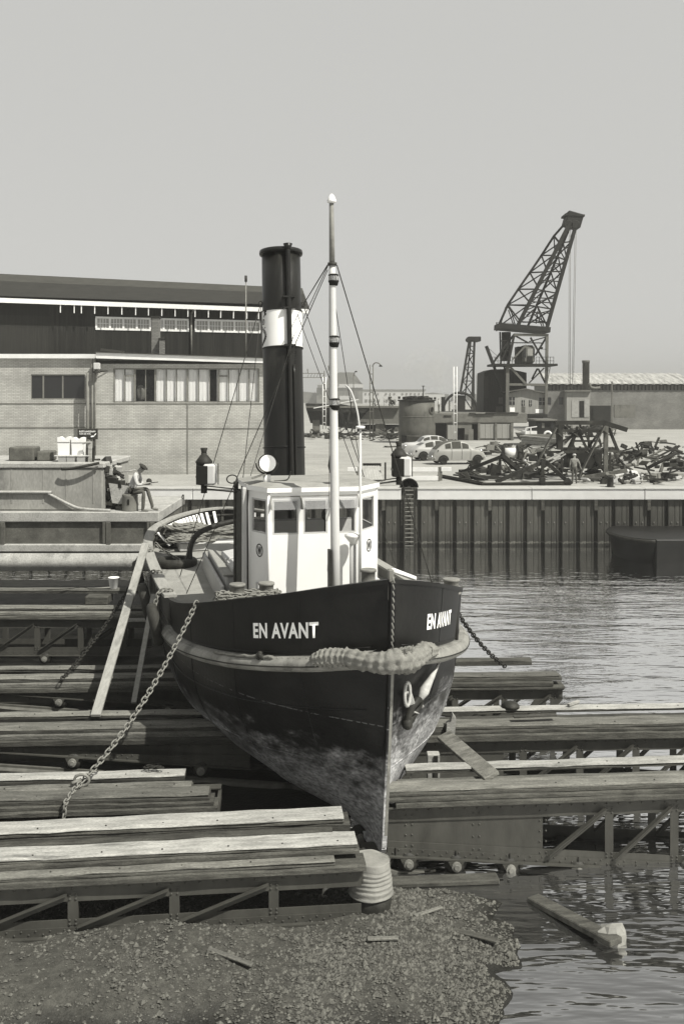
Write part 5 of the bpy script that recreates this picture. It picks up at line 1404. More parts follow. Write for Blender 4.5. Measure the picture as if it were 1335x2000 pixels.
STAND = dict(pelvis=(0,0,0.93), chest=(0.0,0,1.28), neck=(0.01,0,1.47), head=(0.03,0,1.58),
    shoulderL=(0,0.19,1.39), elbowL=(-0.03,0.25,1.12), wristL=(0.05,0.25,0.90), handL=(0.09,0.24,0.80),
    shoulderR=(0,-0.19,1.39), elbowR=(-0.03,-0.25,1.12), wristR=(0.05,-0.25,0.90), handR=(0.09,-0.24,0.80),
    hipL=(0,0.09,0.88), kneeL=(0.02,0.10,0.48), ankleL=(0,0.11,0.09), toeL=(0.15,0.13,0.04),
    hipR=(0,-0.09,0.88), kneeR=(0.03,-0.10,0.48), ankleR=(0.0,-0.11,0.09), toeR=(0.15,-0.13,0.04))
SIT = dict(pelvis=(0,0,0.62), chest=(0.15,0,1.01), neck=(0.23,0,1.15), head=(0.31,0,1.25),
    shoulderL=(0.19,0.19,1.07), elbowL=(0.26,0.25,0.80), wristL=(0.47,0.14,0.80), handL=(0.57,0.08,0.80),
    shoulderR=(0.19,-0.19,1.07), elbowR=(0.28,-0.25,0.80), wristR=(0.50,-0.12,0.84), handR=(0.60,-0.06,0.86),
    hipL=(0.05,0.10,0.60), kneeL=(0.46,0.14,0.66), ankleL=(0.62,0.15,0.14), toeL=(0.80,0.16,0.05),
    hipR=(0.05,-0.10,0.60), kneeR=(0.44,-0.13,0.60), ankleR=(0.42,-0.14,0.10), toeR=(0.60,-0.15,0.05))
# ================================================================== BARGE
M_bargegrey = mat('barge_side', 0.085, 0.8, 0.35, 1.6, bump=0.3, stain=0.5, stain_col=0.15, stain_scale=1.3, stain_cut=0.54, fine=0.15)
M_bargelight = mat('barge_strake', 0.30, 0.85, 0.25, 1.5, bump=0.3, stain=0.55, stain_col=0.10, stain_scale=1.4, fine=0.2)
M_bargehouse = mat('barge_house', 0.24, 0.85, 0.25, 1.2, stretch=(1,1,0.4), bump=0.3, stain=0.6, stain_col=0.10, stain_scale=0.9, stain_cut=0.5, fine=0.12)
YB = 33.6; BX = -6.32
ZB = lambda py: 8.1-(py-775)*33.6/1900
barge = thing('barge', 'grey work barge with recessed side panels hauled out behind the tug', 'barge', (BX, YB, 0))
zd_ = 8.1-225*33.6/1900
MB().box(-20, 0, 0.0, 5.5, ZB(1020), zd_, 0.03).build('deck_beam', M_bargelight, barge)
MB().box(-20, -0.05, 0.12, 5.4, ZB(1078), ZB(1020)-0.003).build('side_plate', M_bargegrey, barge)
MB().box(-20, -0.02, -0.04, 5.4, ZB(1078), ZB(1063), 0.03).build('lower_ledge', M_bargelight, barge)
mb = MB(); mb.grid(lambda u, v: Vector((-20+20*u*0.99, -0.22+0.2*abs(v-0.55)**1.6*2, ZB(1080)-(ZB(1080)-ZB(1112))*v)), 24, 6); mb.build('bilge_strake', M_bargelight, barge)
MB().box(-20, -0.25, 0.0, 5.3, ZB(1112), ZB(1078)-0.003).build('bottom', M_bargegrey, barge)
mb = MB(); mb.tube([(-20+19.8*k/20, -0.06, ZB(1112)+0.004*math.sin(k*4)) for k in range(21)], 0.045, 7); mb.build('bottom_bead', M_bargelight, barge)
for x in (-0.22, -1.75, -5.4, -9.0, -12.6, -16.0):
    MB().box(x-0.08, x+0.08, -0.03, 0.11, ZB(1078), ZB(1020)-0.001, 0.015).build('rib', M_bargegrey, barge)
    MB().box(x-0.2, x-0.09, 0.0, 0.11, ZB(1063)+0.01, ZB(1020)-0.01, 0.01).build('rib_web', M_bargegrey, barge)
# deck house
MB().box(-20, -2.02, 0.35, 4.5, zd_+0.003, ZB(916), 0.05).build('house', M_bargehouse, barge)
MB().box(-20, -1.96, 0.30, 4.55, ZB(916)+0.003, ZB(905), 0.03).build('house_rim', M_bargelight, barge)
MB().tube(cr([Vector((-9,0.28,ZB(963))), Vector((-4.2,0.28,ZB(963))), Vector((-3.9,0.27,ZB(966))), Vector((-3.2,0.25,ZB(986))), Vector((-2.7,0.2,ZB(995))), Vector((-1.7,0.15,ZB(998)))], 5), 0.055, 7).build('hose_pipe', M_bargelight, barge)
MB().tube(cr([Vector((-2.1,0.2,ZB(905))), Vector((-2.6,0.1,ZB(911))), Vector((-3.1,0.1,ZB(916))), Vector((-3.4,0.15,ZB(917)))], 5), 0.05, 7).build('slack_hose', M_steel, barge)
# odd gear on the barge house roof, rust runs and a fairlead on its side
for k, (x, w_, h_) in enumerate(((-4.6,0.5,0.35),(-5.6,0.9,0.5),(-7.0,0.6,0.3))):
    MB().box(x, x+w_, 1.2, 2.0, ZB(905)+0.003, ZB(905)+h_, 0.04).build('roof_locker', M_bargegrey, barge)
MB().cyl((-2.6,0.9,ZB(905)), (-2.6,0.9,ZB(905)+0.5), 0.14, 12).build('roof_vent', M_steel, barge)
for x in (-2.35, -3.3, -4.1, -5.2): MB().box(x-0.02, x+0.02, 0.335, 0.349, ZB(985), ZB(918)).build('side_stiffener', M_bargehouse, barge)
# bitts on the barge deck
def barge_bitt(px, py, Y, r, h, label):
    g = P(px, py, Y); t = thing('barge_bollard', label, 'bollard', (g.x, Y, zd_), group='round bollards on the barge')
    MB().lathe([(r*1.02,0),(r,0.03),(r*0.96,h*0.8),(r*1.0,h*0.93),(r*0.93,h)], n=20).build('post', M_grey, t)
    MB().box(-0.03, 0.03, -r-0.012, -r+0.03, h*0.4, h*0.72).build('slot', M_dark, t)
    return t
barge_bitt(254, 994, 34.0, 0.28, 0.59, 'round slotted bollard the seated man uses as a stool')
b2 = barge_bitt(236, 960, 35.6, 0.28, 0.59, 'round slotted bollard behind the seated man')
# raised after pile: rusty gear heaped on the barge behind the man
jr = random.Random(21)
jk = thing('scrap_heap', 'tangle of pipes, cables and scrap iron heaped beside the barge house', 'scrap heap', (XW(207, 35), 35, zd_))
for q in range(150):
    x = jr.uniform(-0.35, 0.85); y = jr.uniform(-0.7, 0.9); z = max(0.06, (1.75-1.35*max(0,x))*jr.random()**0.8)
    d = Vector((jr.uniform(-0.5,0.7), jr.uniform(-0.4,0.4), jr.uniform(-0.6,0.1)))
    m = jr.choice((M_steel, M_steel, M_steel, M_grey, M_bargegrey, M_bargelight))
    if jr.random() < 0.5: MB().cyl((x,y,z), Vector((x,y,z))+d*0.8, jr.uniform(0.02,0.07), 7).build('pipe', m, jk)
    else: MB().obox((x,y,z), (jr.uniform(0.08,0.25), jr.uniform(0.05,0.2), jr.uniform(0.04,0.15)), Matrix.Rotation(jr.uniform(0,3),3,'Z') @ Matrix.Rotation(jr.uniform(-0.6,0.6),3,'X'), 0.01).build('scrap_piece', m, jk)
for q in range(9):
    p0 = Vector((jr.uniform(0.2,0.9), -0.7, jr.uniform(0.1,0.5)))
    MB().tube(cr([p0, p0+Vector((0.2,-0.1,0.25)), p0+Vector((0.4,0,0.05)), p0+Vector((0.3,0.1,-0.1))], 5), 0.02, 6).build('cable', jr.choice((M_steel, M_lightsteel)), jk)
MB().prism([(0.42,0.25),(0.95,0.2),(0.98,0.85),(0.30,0.95)], 0.03, c=(0,-0.85,0)).build('sheet', M_bargelight, jk)
# white boxes with opened flaps on the barge house
def white_box(px, py, w, h, label, Y=34.5, taper=0.85, notch=True):
    g = P(px, py, Y); t = thing('white_box', label, 'box', (g.x, Y, g.z), group='white boxes on the barge house')
    poly = [(-w/2*taper,0),(w/2*taper,0),(w/2,h)] + ([(w*0.3,h*1.02),(0,h*0.86),(-w*0.3,h*1.02)] if notch else []) + [(-w/2,h)]
    MB().prism(poly, 0.35).build('shell', M_white, t)
    MB().box(-w/2*0.97, w/2*0.97, -0.012, -0.001, h*0.70, h*0.73).build('lid_seam', M_grey, t)
white_box(124, 889, 0.45, 0.64, 'white box with notched top, upper left of the pair')
white_box(151, 889, 0.45, 0.62, 'white box with notched top, upper right beside the post')
for q, px in enumerate((121, 138, 158)):
    white_box(px, 905, 0.29, 0.29, ('low white box under the left edge of the stack', 'low white box in the middle under the stack', 'low white box at the right under the stack')[q], 34.4, 0.95, False)
t = thing('white_plank', 'pale plank lying between the upper and lower white boxes', 'plank', P(141, 889, 34.4))
MB().box(-0.62, 0.62, -0.1, 0.25, 0.0-0.035, -0.003, 0.005).build('plank', M_shirt, t)
t = thing('pale_post', 'pale timber post in front of the dark sign board', 'post', P(176, 905, 34.4))
MB().box(-0.07, 0.07, -0.05, 0.05, -0.05, 0.78, 0.01).build('post', M_timberW, t)
MB().bar((0.09,0,0), (0.16,0,0.62), 0.05, 0.05).build('strut', M_steel, t)
MB().bar((-0.25,-0.07,0.70), (0.02,-0.07,0.78), 0.05, 0.07).build('cross_piece', M_timberW, t)
# dark sign board with two lines of white lettering
g = P(171, 858, 35.3); t = thing('sign_board', 'dark board with two lines of white lettering behind the white boxes', 'sign', g)
bw_, bh_ = 0.365, 0.385
MB().box(-bw_, bw_, 0, 0.03, 0, bh_, 0.004).build('board', M_cloth, t)
for sx in (-0.22, 0.22): MB().box(sx-0.03, sx+0.03, 0.032, 0.08, -1.0, bh_-0.03).build('post', M_timberD, t)
def sign_text(txt, w, h, x, z, parent, m, name='lettering', y=-0.004, rot=True):
    cu = bpy.data.curves.new('txt', 'FONT'); cu.body = txt; cu.size = 1; cu.offset = 0.012
    o = bpy.data.objects.new('txt', cu); COL.objects.link(o); bpy.context.view_layer.update()
    me = bpy.data.meshes.new_from_object(o.evaluated_get(bpy.context.evaluated_depsgraph_get())); bpy.data.objects.remove(o)
    xs = [v.co.x for v in me.vertices]; ys = [v.co.y for v in me.vertices]
    for v in me.vertices:
        v.co = Vector((x + (v.co.x-min(xs))/(max(xs)-min(xs))*w, y, z + (v.co.y-min(ys))/(max(ys)-min(ys))*h))
    me.materials.append(m); return link(name, me, parent)
sign_text('RUST LANGZAAM', 0.58, 0.062, -0.30, 0.255, t, M_letter)
sign_text('AAN DE WAL', 0.42, 0.05, -0.30, 0.175, t, M_letter)
MB().bar((0.12,-0.006,0.10), (0.24,-0.006,0.12), 0.004, 0.05).build('arrow_stroke', M_letter, t)
MB().bar((0.22,-0.006,0.12), (0.31,-0.006,0.21), 0.004, 0.03).build('arrow_stroke', M_letter, t)
# the seated man
person('man in white shirt and dark beret bent over his work on a barge bollard', (XW(255, 33.95), 33.95, zd_-0.02), R(-6), SIT, M_shirt, M_trouser, M_lightsteel, 'beret', k=1.18)
g = P(291, 943, 33.95); t = thing('work_piece', 'dark round work piece in the seated man hands', 'tool', g)
mb = MB(); mb.sphere((0,0,0.06), 0.10, 10, 7); mb.cyl((0.05,0,0.0), (0.32,0,0.03), 0.014, 6); mb.build('work_piece_body', M_cloth, t)
t = thing('rod_stand', 'thin rod laid over a small trestle beyond the seated man', 'trestle', P(357, 1003, 38.5))
MB().cyl((0,0,-0.1), (0.03,0,0.75), 0.022, 6).build('leg', M_steel, t); MB().cyl((-0.3,0,-0.1), (0.0,0,0.75), 0.022, 6).build('leg', M_steel, t)
MB().cyl((-1.0,0,0.62), (0.02,0,0.60), 0.02, 6).build('rod', M_steel, t)
# ================================================================== BUILDINGS ON THE LEFT
def brick_mat(name, c1, c2, mortar, sc=(1,1,1), bw_=0.30, bh=0.095):
    m = bpy.data.materials.new(name); m.use_nodes = True; t = m.node_tree; N = t.nodes; L = t.links
    b = N['Principled BSDF']; b.inputs['Roughness'].default_value = 0.9
    tc = N.new('ShaderNodeTexCoord'); sx = N.new('ShaderNodeSeparateXYZ'); cx_ = N.new('ShaderNodeCombineXYZ')
    L.new(tc.outputs['Object'], sx.inputs[0]); L.new(sx.outputs['X'], cx_.inputs[0]); L.new(sx.outputs['Z'], cx_.inputs[1])
    br = N.new('ShaderNodeTexBrick'); br.inputs['Scale'].default_value = 1.0; br.inputs['Brick Width'].default_value = bw_; br.inputs['Row Height'].default_value = bh
    br.inputs['Mortar Size'].default_value = 0.016; br.inputs['Bias'].default_value = 0.1
    br.inputs['Color1'].default_value = (c1, c1*0.99, c1*0.92, 1); br.inputs['Color2'].default_value = (c2, c2*0.99, c2*0.92, 1); br.inputs['Mortar'].default_value = (mortar, mortar*0.99, mortar*0.9, 1)
    L.new(cx_.outputs[0], br.inputs['Vector'])
    n = N.new('ShaderNodeTexNoise'); n.inputs['Scale'].default_value = 0.5; n.inputs['Detail'].default_value = 7; L.new(tc.outputs['Object'], n.inputs['Vector'])
    r = N.new('ShaderNodeMapRange'); r.inputs['From Min'].default_value = 0.3; r.inputs['From Max'].default_value = 0.7; r.inputs['To Min'].default_value = 0.70; r.inputs['To Max'].default_value = 1.2
    L.new(n.outputs['Fac'], r.inputs['Value'])
    mu = N.new('ShaderNodeMix'); mu.data_type = 'RGBA'; mu.blend_type = 'MULTIPLY'; mu.inputs[0].default_value = 1
    L.new(br.outputs['Color'], mu.inputs[6]); L.new(r.outputs[0], mu.inputs[7]); L.new(mu.outputs[2], b.inputs['Base Color'])
    bp = N.new('ShaderNodeBump'); bp.inputs['Strength'].default_value = 0.4; bp.inputs['Distance'].default_value = 0.01
    L.new(br.outputs['Fac'], bp.inputs['Height']); bp.invert = True; L.new(bp.outputs[0], b.inputs['Normal'])
    return m
M_brick = brick_mat('pale_brick', 0.30, 0.38, 0.235)
M_brickD = brick_mat('chimney_brick', 0.14, 0.20, 0.10)
M_clad = mat('tarred_boards', 0.014, 0.8, 0.4, 2.0, stretch=(6,1,0.2), bump=0.3, objvar=0.3, stain=0.4, stain_col=0.018, stain_scale=1.5)
M_roofD = mat('roofing_felt', 0.024, 0.9, 0.2, 1.2, bump=0.2, fine=0.2)
M_roofL = mat('newer_felt', 0.045, 0.9, 0.18, 1.2, bump=0.2, fine=0.2)
M_trim = mat('white_trim', 0.60, 0.6, 0.08, 2)
M_curtain = mat('pale_curtain', 0.84, 0.85, 0.05, 1.0, stretch=(9,1,0.3))
M_wglass = glass('annex_glass', 0.05, 0.05, 0.12)
M_paneglass = mat('hall_window_glass', 0.28, 0.25, 0.2, 3)
class Plane:
    """vertical wall plane through two ground points; photo spot -> point on it"""
    def __init__(s, A, B): s.A = Vector((A[0], A[1], 0)); s.d = Vector((B[0]-A[0], B[1]-A[1], 0)).normalized(); s.n = Vector((s.d.y, -s.d.x, 0)); s.rot = math.atan2(s.d.y, s.d.x)
    def at(s, px, py, back=0.0):
        r = Vector(((px-CX)/FPX, 1.0, -(py-HY)/FPX)); A = s.A - s.n*back
        k = A.dot(s.n)/Vector((r.x, r.y, 0)).dot(s.n); return Vector((r.x*k, r.y*k, HC+r.z*k))
    def loc(s, px, py, back=0.0):
        p = s.at(px, py, back) - s.A; return Vector((p.dot(s.d), -p.dot(s.n), p.z))   # x along wall, y into it, z up
# ---------------- brick annex
PA = Plane((XW(187, 62.4), 62.4), (XW(510, 63.0), 63.0))
an_ = thing('brick_annex', 'low pale brick workshop annex with a long band of curtained windows', 'building', PA.A, PA.rot)
x1_ = PA.loc(566, 900).x; zt = PA.loc(300, 703).z
wx0, wx1 = PA.loc(221, 750).x, PA.loc(506, 750).x; wz0, wz1 = PA.loc(300, 786).z, PA.loc(300, 719).z
MB().box(0, x1_, 0, 0.3, ZQ-0.1, wz0).build('wall', M_brick, an_)
MB().box(0, x1_, 0, 0.3, wz1, zt).build('wall', M_brick, an_)
MB().box(0, wx0, 0, 0.3, wz0, wz1).build('wall', M_brick, an_)
MB().box(wx1, x1_, 0, 0.3, wz0, wz1).build('wall', M_brick, an_)
MB().box(x1_-0.3, x1_, 0.3, 8, ZQ-0.1, zt).build('wall', M_brick, an_)
MB().box(0, 0.3, 0.3, 8, ZQ-0.1, zt).build('wall', M_brick, an_)
MB().box(0.3, x1_-0.3, 3.2, 3.3, ZQ-0.1, zt).build('inner_wall', M_dark, an_)
for py in (788.5, 837): 
    z = PA.loc(300, py).z; MB().box(0.02, x1_, -0.025, 0.05, z-0.035, z+0.035).build('string_course', M_grey, an_)
xv = PA.loc(366, 850).x; MB().box(xv-0.035, xv+0.035, -0.03, 0.05, ZQ-0.1, wz0-0.05).build('expansion_joint', M_grey, an_)
a0, a1 = PA.loc(190, 689), PA.loc(566, 702); b0, b1 = PA.loc(190, 706-6), PA.loc(566, 717-6)
MB().prism([(a0.x-0.0, b0.z), (a1.x, b1.z), (a1.x, a1.z), (a0.x-0.0, a0.z)], 0.75, c=(0,-0.45,0)).build('fascia', M_trim, an_)
MB().prism([(a0.x-0.05, a0.z+0.003), (a1.x, a1.z+0.003), (a1.x, a1.z+0.06), (a0.x-0.05, a0.z+0.06)], 9.0, c=(0,-0.55,0)).build('roof', M_roofL, an_)
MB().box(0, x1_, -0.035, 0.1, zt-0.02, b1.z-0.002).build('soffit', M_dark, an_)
wn = MB(); 
for z in (wz0+0.04, wz1-0.04): wn.box(wx0, wx1, 0.04, 0.14, z-0.04, z+0.04)
mull = [222,243,263,284,303,324,344,366,387,409,427,446,466,486,505]
for q, px in enumerate(mull):
    x = PA.loc(px, 750).x; r_ = 0.06 if px in (222,263,303,366,427,505) else 0.03
    wn.box(x-r_, x+r_, 0.03 if r_ > 0.05 else 0.06, 0.13, wz0+0.082, wz1-0.082)
zh = PA.loc(300, 734).z
for a, b in ((243,263),(427,446)):
    wn.box(PA.loc(a,750).x+0.062, PA.loc(b,750).x-0.062, 0.05, 0.12, zh-0.04, zh+0.04)
win = wn.build('window', M_grey, an_)
cv = random.Random(4)
for a, b in zip(mull[:-1], mull[1:]):
    xa, xb = PA.loc(a,750).x+0.04, PA.loc(b,750).x-0.04
    MB().box(xa, xb, 0.09, 0.096, wz0+0.085, wz1-0.085).build('pane', M_wglass, win)
    if a in (263, 284): continue
    hi = xb
    if a == 409: xa, hi = xb-0.1, xb
    mb = MB(); n = 14
    mb.grid(lambda u, v: Vector((xa+(hi-xa)*u*1.0-0.0, 0.22+0.008*math.sin(u*16+a)*1.0, wz0+0.06+(wz1-wz0-0.1)*v)), n, 1); mb.build('curtain', M_curtain, win)
xa, xb = PA.loc(265,750).x, PA.loc(303,750).x
MB().sphere((xa+0.25,0.6,wz0+0.6), 0.42, 10, 8, (0.8,0.4,1.3)).build('machine', M_grey, win)
MB().box(xa, xb, 0.8, 1.4, wz0, wz0+0.95, 0.05).build('workbench', M_dark, win)
# sheet of felt on the roof edge, lamp, drain pipes
for q, (px, w_) in enumerate(((172,0.10),(181,0.07),(186.5,0.05))):
    p = PA.loc(px, 800); zt_p = PA.loc(px, (728,700,700)[q]).z
    MB().cyl((p.x, -0.12, ZQ), (p.x, -0.12, zt_p), w_, 8).build('drain_pipe', M_grey, an_)
p = PA.loc(192, 715); lamp = MB().box(p.x-0.22, p.x+0.18, -0.55, -0.15, p.z-0.22, p.z+0.2, 0.04).build('wall_lamp', M_cream, an_)
MB().lathe([(0.05,0.2),(0.26,0.0),(0.22,-0.02)], (p.x-0.05, -0.38, p.z-0.42), 14).build('lamp_shade', M_steel, lamp)
MB().cyl((p.x+0.15,-0.2,p.z-0.35), (p.x+0.6,-0.05,p.z-0.3), 0.03, 6).build('lamp_arm', M_steel, lamp)
# ---------------- recessed left bay
PB = Plane((XW(40, 63.0), 63.0), (XW(187, 63.1), 63.1))
lb = thing('brick_side_bay', 'recessed brick bay with a dark window left of the annex', 'building', PB.A - PB.d*6, PB.rot)
o6 = 6.0; L_ = o6 + PB.loc(187, 800).x
z0w, z1w, ztb = PB.loc(130, 780).z, PB.loc(130, 731).z, PB.loc(130, 700).z
xw0, xw1 = o6+PB.loc(60, 750).x, o6+PB.loc(166, 750).x
for (a, b, c_, d_) in ((0, L_, ZQ-0.1, z0w), (0, L_, z1w, ztb), (0, xw0, z0w, z1w), (xw1, L_, z0w, z1w)):
    MB().box(a, b, 0, 0.3, c_, d_).build('wall', M_brick, lb)
MB().box(0, L_, -0.3, 6, ztb+0.003, ztb+0.28).build('fascia', M_trim, lb)
MB().box(0, L_, -0.03, 0.05, PB.loc(130,788).z-0.035, PB.loc(130,788).z+0.035).build('string_course', M_grey, lb)
MB().box(0, L_, -0.03, 0.05, PB.loc(130,835).z-0.035, PB.loc(130,835).z+0.035).build('string_course', M_grey, lb)
wf = MB()
for z in (z0w+0.04, z1w-0.04): wf.box(xw0, xw1, 0.05, 0.15, z-0.04, z+0.04)
for px in (60, 84, 122, 166): 
    x = o6+PB.loc(px,750).x; wf.box(x-0.045, x+0.045, 0.05, 0.15, z0w+0.08, z1w-0.08)
wfo = wf.build('window', M_grey, lb)
for a, b in ((60,84),(84,122),(122,166)):
    MB().box(o6+PB.loc(a,750).x+0.046, o6+PB.loc(b,750).x-0.046, 0.10, 0.106, z0w+0.081, z1w-0.081).build('pane', M_darkglass, wfo)
# ---------------- tarred timber hall behind
PH = Plane((XW(100, 70.0), 70.0), (XW(590, 76.0), 76.0))
hl = thing('timber_hall', 'tall tarred timber hall with white eaves and small paned window bands', 'building', PH.A, PH.rot)
hx0 = PH.loc(-40, 650).x; hx1 = PH.loc(588, 650).x
hz = PH.loc(300, 598).z
wins = [(188, 293), (310, 367), (382, 507)]
zw0_, zw1_ = PH.loc(300, 645).z, PH.loc(300, 622).z
segs = []; x = hx0
MB().box(hx0, hx1, 0.06, 0.25, ZQ, zw0_).build('wall', M_clad, hl); MB().box(hx0, hx1, 0.06, 0.25, zw1_, hz).build('wall', M_clad, hl)
ed = [hx0] + [PH.loc(p_, 633).x for w_ in wins for p_ in w_] + [hx1]
for k in range(0, len(ed), 2): MB().box(ed[k], ed[k+1], 0.06, 0.25, zw0_, zw1_).build('wall', M_clad, hl)
MB().box(hx0, hx1, 1.5, 1.6, zw0_-1, hz).build('inner_wall', M_grey, hl)
# upright boards, proud of the wall, in the stretch that shows
nb = 0; x = PH.loc(96, 650).x; br_ = random.Random(8)
zbot = PH.loc(300, 712).z
while x < hx1-0.1 and nb < 120:
    w_ = 0.165
    inw = any(ed[k]-0.02 < x+w_/2 < ed[k+1]+0.02 for k in range(1, len(ed)-1, 2))
    if inw:
        MB().box(x, x+w_-0.012, 0.03+br_.uniform(-0.004,0.004), 0.058, zbot-2.5, zw0_-0.06).build('board', M_clad, hl)
        MB().box(x, x+w_-0.012, 0.03+br_.uniform(-0.004,0.004), 0.058, zw1_+0.06, hz-0.02).build('board', M_clad, hl)
    else: MB().box(x, x+w_-0.012, 0.03+br_.uniform(-0.004,0.004), 0.058, zbot-2.5, hz-0.02).build('board', M_clad, hl)
    x += w_; nb += 1
for (pa_, pb_), nw in zip(wins, (4, 2.4, 5)):
    xa, xb = PH.loc(pa_,633).x, PH.loc(pb_,633).x
    n = int(math.ceil(nw)); wd = (xb-xa)/nw
    fr = MB()
    for z in (zw0_+0.02, zw1_-0.02): fr.box(xa-0.05, xb+0.05, -0.03, 0.10, z-0.07, z+0.07)
    for k in range(n+1):
        xx = min(xb, xb-wd*k) if nw == 2.4 else xa+wd*k
        xx = max(xx, xa); fr.box(xx-0.075, xx+0.075, -0.02, 0.10, zw0_+0.091, zw1_-0.091)
    wo = fr.build('window', M_trim, hl)
    for k in range(n):
        c0 = (xb-wd*(k+1) if nw == 2.4 else xa+wd*k)+0.08; c1 = c0+wd-0.16; c0 = max(c0, xa+0.08)
        MB().box(c0, c1, 0.06, 0.066, zw0_+0.095, zw1_-0.095).build('pane', M_paneglass, wo)
        gb = MB()
        for f in (0.25, 0.5, 0.75): gb.box(c0+(c1-c0)*f-0.02, c0+(c1-c0)*f+0.02, 0.03, 0.058, zw0_+0.092, zw1_-0.092)
        zz = (zw0_+zw1_)/2; gb.box(c0, c1, 0.025, 0.052, zz-0.02, zz+0.02)
        gb.build('glazing_bar', M_trim, wo)
e0, e1 = PH.loc(-40, 584.5, -0.9), PH.loc(602, 607.5, -0.9)
MB().prism([(e0.x, e0.z-0.16), (e1.x, e1.z-0.16), (e1.x, e1.z+0.16), (e0.x, e0.z+0.16)], 0.10, c=(0,e0.y,0)).build('eaves_board', M_trim, hl)
r0, r1 = PH.loc(-40, 533, 8.0), PH.loc(590, 563, 8.0); q0, q1 = PH.loc(-40, 547, 5.6), PH.loc(594, 574, 5.6)
mb = MB(); E0, E1 = e0+Vector((0,0.02,0.165)), e1+Vector((0,0.02,0.165))
mb.add([E0, E1, q1, q0], [(0,1,2,3)]); mb.add([q0, q1, r1-Vector((0,0,0.01)), r0-Vector((0,0,0.01))], [(0,1,2,3)]); mb.add([E1, q1+Vector((0,0.001,0)), r1, PH.loc(606, 607, 14)], [(0,1,2,3)]); mb.build('roof', M_roofD, hl)
MB().add([q0+Vector((0,0,0.006)), q1+Vector((0,0,0.006)), r1+Vector((0,0,0.03)), r0+Vector((0,0,0.03))], [(0,1,2,3)]).build('roof_upper', M_roofL, hl)
mb = MB(); mb.add([Vector((hx1,0.06,ZQ)), Vector((hx1,14,ZQ)), Vector((hx1,14,hz)), r1+Vector((-0.2,0,-0.2)), Vector((hx1,0.06,hz))], [(0,1,2,3,4)]); mb.build('end_wall', M_clad, hl)
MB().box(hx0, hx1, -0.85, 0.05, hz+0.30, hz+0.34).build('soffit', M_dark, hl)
for px in (118,145,159,185,211,238,265,290,316,342,367,381,407,431,456,482,505):
    p = PH.loc(px, 584.5+(px+40)/642*23+3.0, -0.82); MB().bar((p.x, -0.80, p.z), (p.x, -0.76, p.z-0.62), 0.07, 0.06).build('eaves_bracket', M_trim, hl)
p = PH.loc(373, 650); MB().cyl((p.x,-0.12,PH.loc(373,700).z), (p.x,-0.12,PH.loc(373,612).z), 0.07, 8).build('drain_pipe', M_lightsteel, hl)
MB().cyl((p.x,-0.12,PH.loc(373,612).z), (p.x+0.1,-0.75,PH.loc(373,607).z), 0.07, 8).build('drain_pipe', M_lightsteel, hl)
# ---------------- on the annex roof
def chimney(label, pxa, pxb, pyt, Y, w_=0.6):
    a, b = P(pxa, 690, Y), P(pxb, 690, Y); zt__ = ZW(pyt, Y); t = thing('brick_chimney', label, 'chimney', ((a.x+b.x)/2, Y, 10.2), group='chimneys on the annex roof')
    hw = (b.x-a.x)/2
    MB().box(-hw, hw, 0, w_, 0, zt__-10.2).build('stack', M_brickD, t); MB().box(-hw-0.06, hw+0.06, -0.06, w_+0.06, zt__-10.197, zt__-10.08, 0.02).build('cap', M_steel, t)
chimney('tall brick chimney before the timber hall windows', 296, 310, 621, 68)
chimney('short brick chimney beside the tall one', 310.8, 319, 663, 67.6)
g = P(480, 700, 66); t = thing('aerial_mast', 'thin aerial pole rising from the annex roof', 'pole', (g.x, 66, 10.2))
MB().cyl((0,0,0), (0,0,ZW(545,66)-10.2), 0.055, 8, 0.035).build('pole', M_lightsteel, t); MB().cyl((0,0,ZW(550,66)-10.2), (0,0,ZW(538,66)-10.2), 0.09, 8).build('aerial_tip', M_steel, t)
g = P(222, 690, 64); t = thing('felt_roll', 'loose strip of pale sheet lying on the annex roof edge', 'sheet', (g.x, 63.6, PA.loc(222,689).z+0.05), PA.rot)
MB().bar((-0.7,0,0.22), (0.75,0,0.04), 0.5, 0.16).build('sheet', M_roofL, t)
# ================================================================== THE YARD AND BASIN BEYOND THE QUAY
M_iron = mat('crane_iron', 0.014, 0.7, 0.4, 1.5, bump=0.2)
M_tank = mat('rusted_tank', 0.09, 0.75, 0.35, 1.3, stretch=(1,1,0.5), bump=0.2, stain=0.6, stain_col=0.045, stain_scale=0.8, stain_cut=0.5, fine=0.12)
M_hulk = mat('hulk_concrete', 0.13, 0.9, 0.25, 0.8, bump=0.2, stain=0.6, stain_col=0.06, stain_scale=0.6, stain_cut=0.5, fine=0.15)
M_cabin = mat('cabin_boards', 0.25, 0.8, 0.15, 2.0, stretch=(4,4,0.2), stain=0.4, stain_col=0.15, stain_scale=0.8)
M_scrap = mat('scrap_iron', 0.020, 0.8, 0.5, 2.0, bump=0.3, stain=0.6, stain_col=0.06, stain_scale=1.2, stain_cut=0.53, objvar=0.3)
M_scrapL = mat('rusty_plate', 0.085, 0.8, 0.45, 2.5, bump=0.3, stain=0.6, stain_col=0.03, stain_scale=1.5, stain_cut=0.55)
M_tyre = mat('car_tyre', 0.02, 0.8, 0.3, 5)
def root_at(name, label, cat, px, py, Y, group=None, z=None):
    g = P(px, py, Y); return thing(name, label, cat, (g.x, Y, g.z if z is None else z), 0.0, group)
def pb(t, name, m, px0, px1, py0, py1, Y, d, ch=0.0, parent=None, z0=None):
    """box whose front face fills that patch of the photograph at depth Y"""
    a, b = P(px0, py1, Y), P(px1, py0, Y); L = t.location
    za = a.z if z0 is None else z0
    return MB().box(a.x-L.x, b.x-L.x, Y-L.y, Y+d-L.y, za-L.z, b.z-L.z, ch).build(name, m, parent or t)
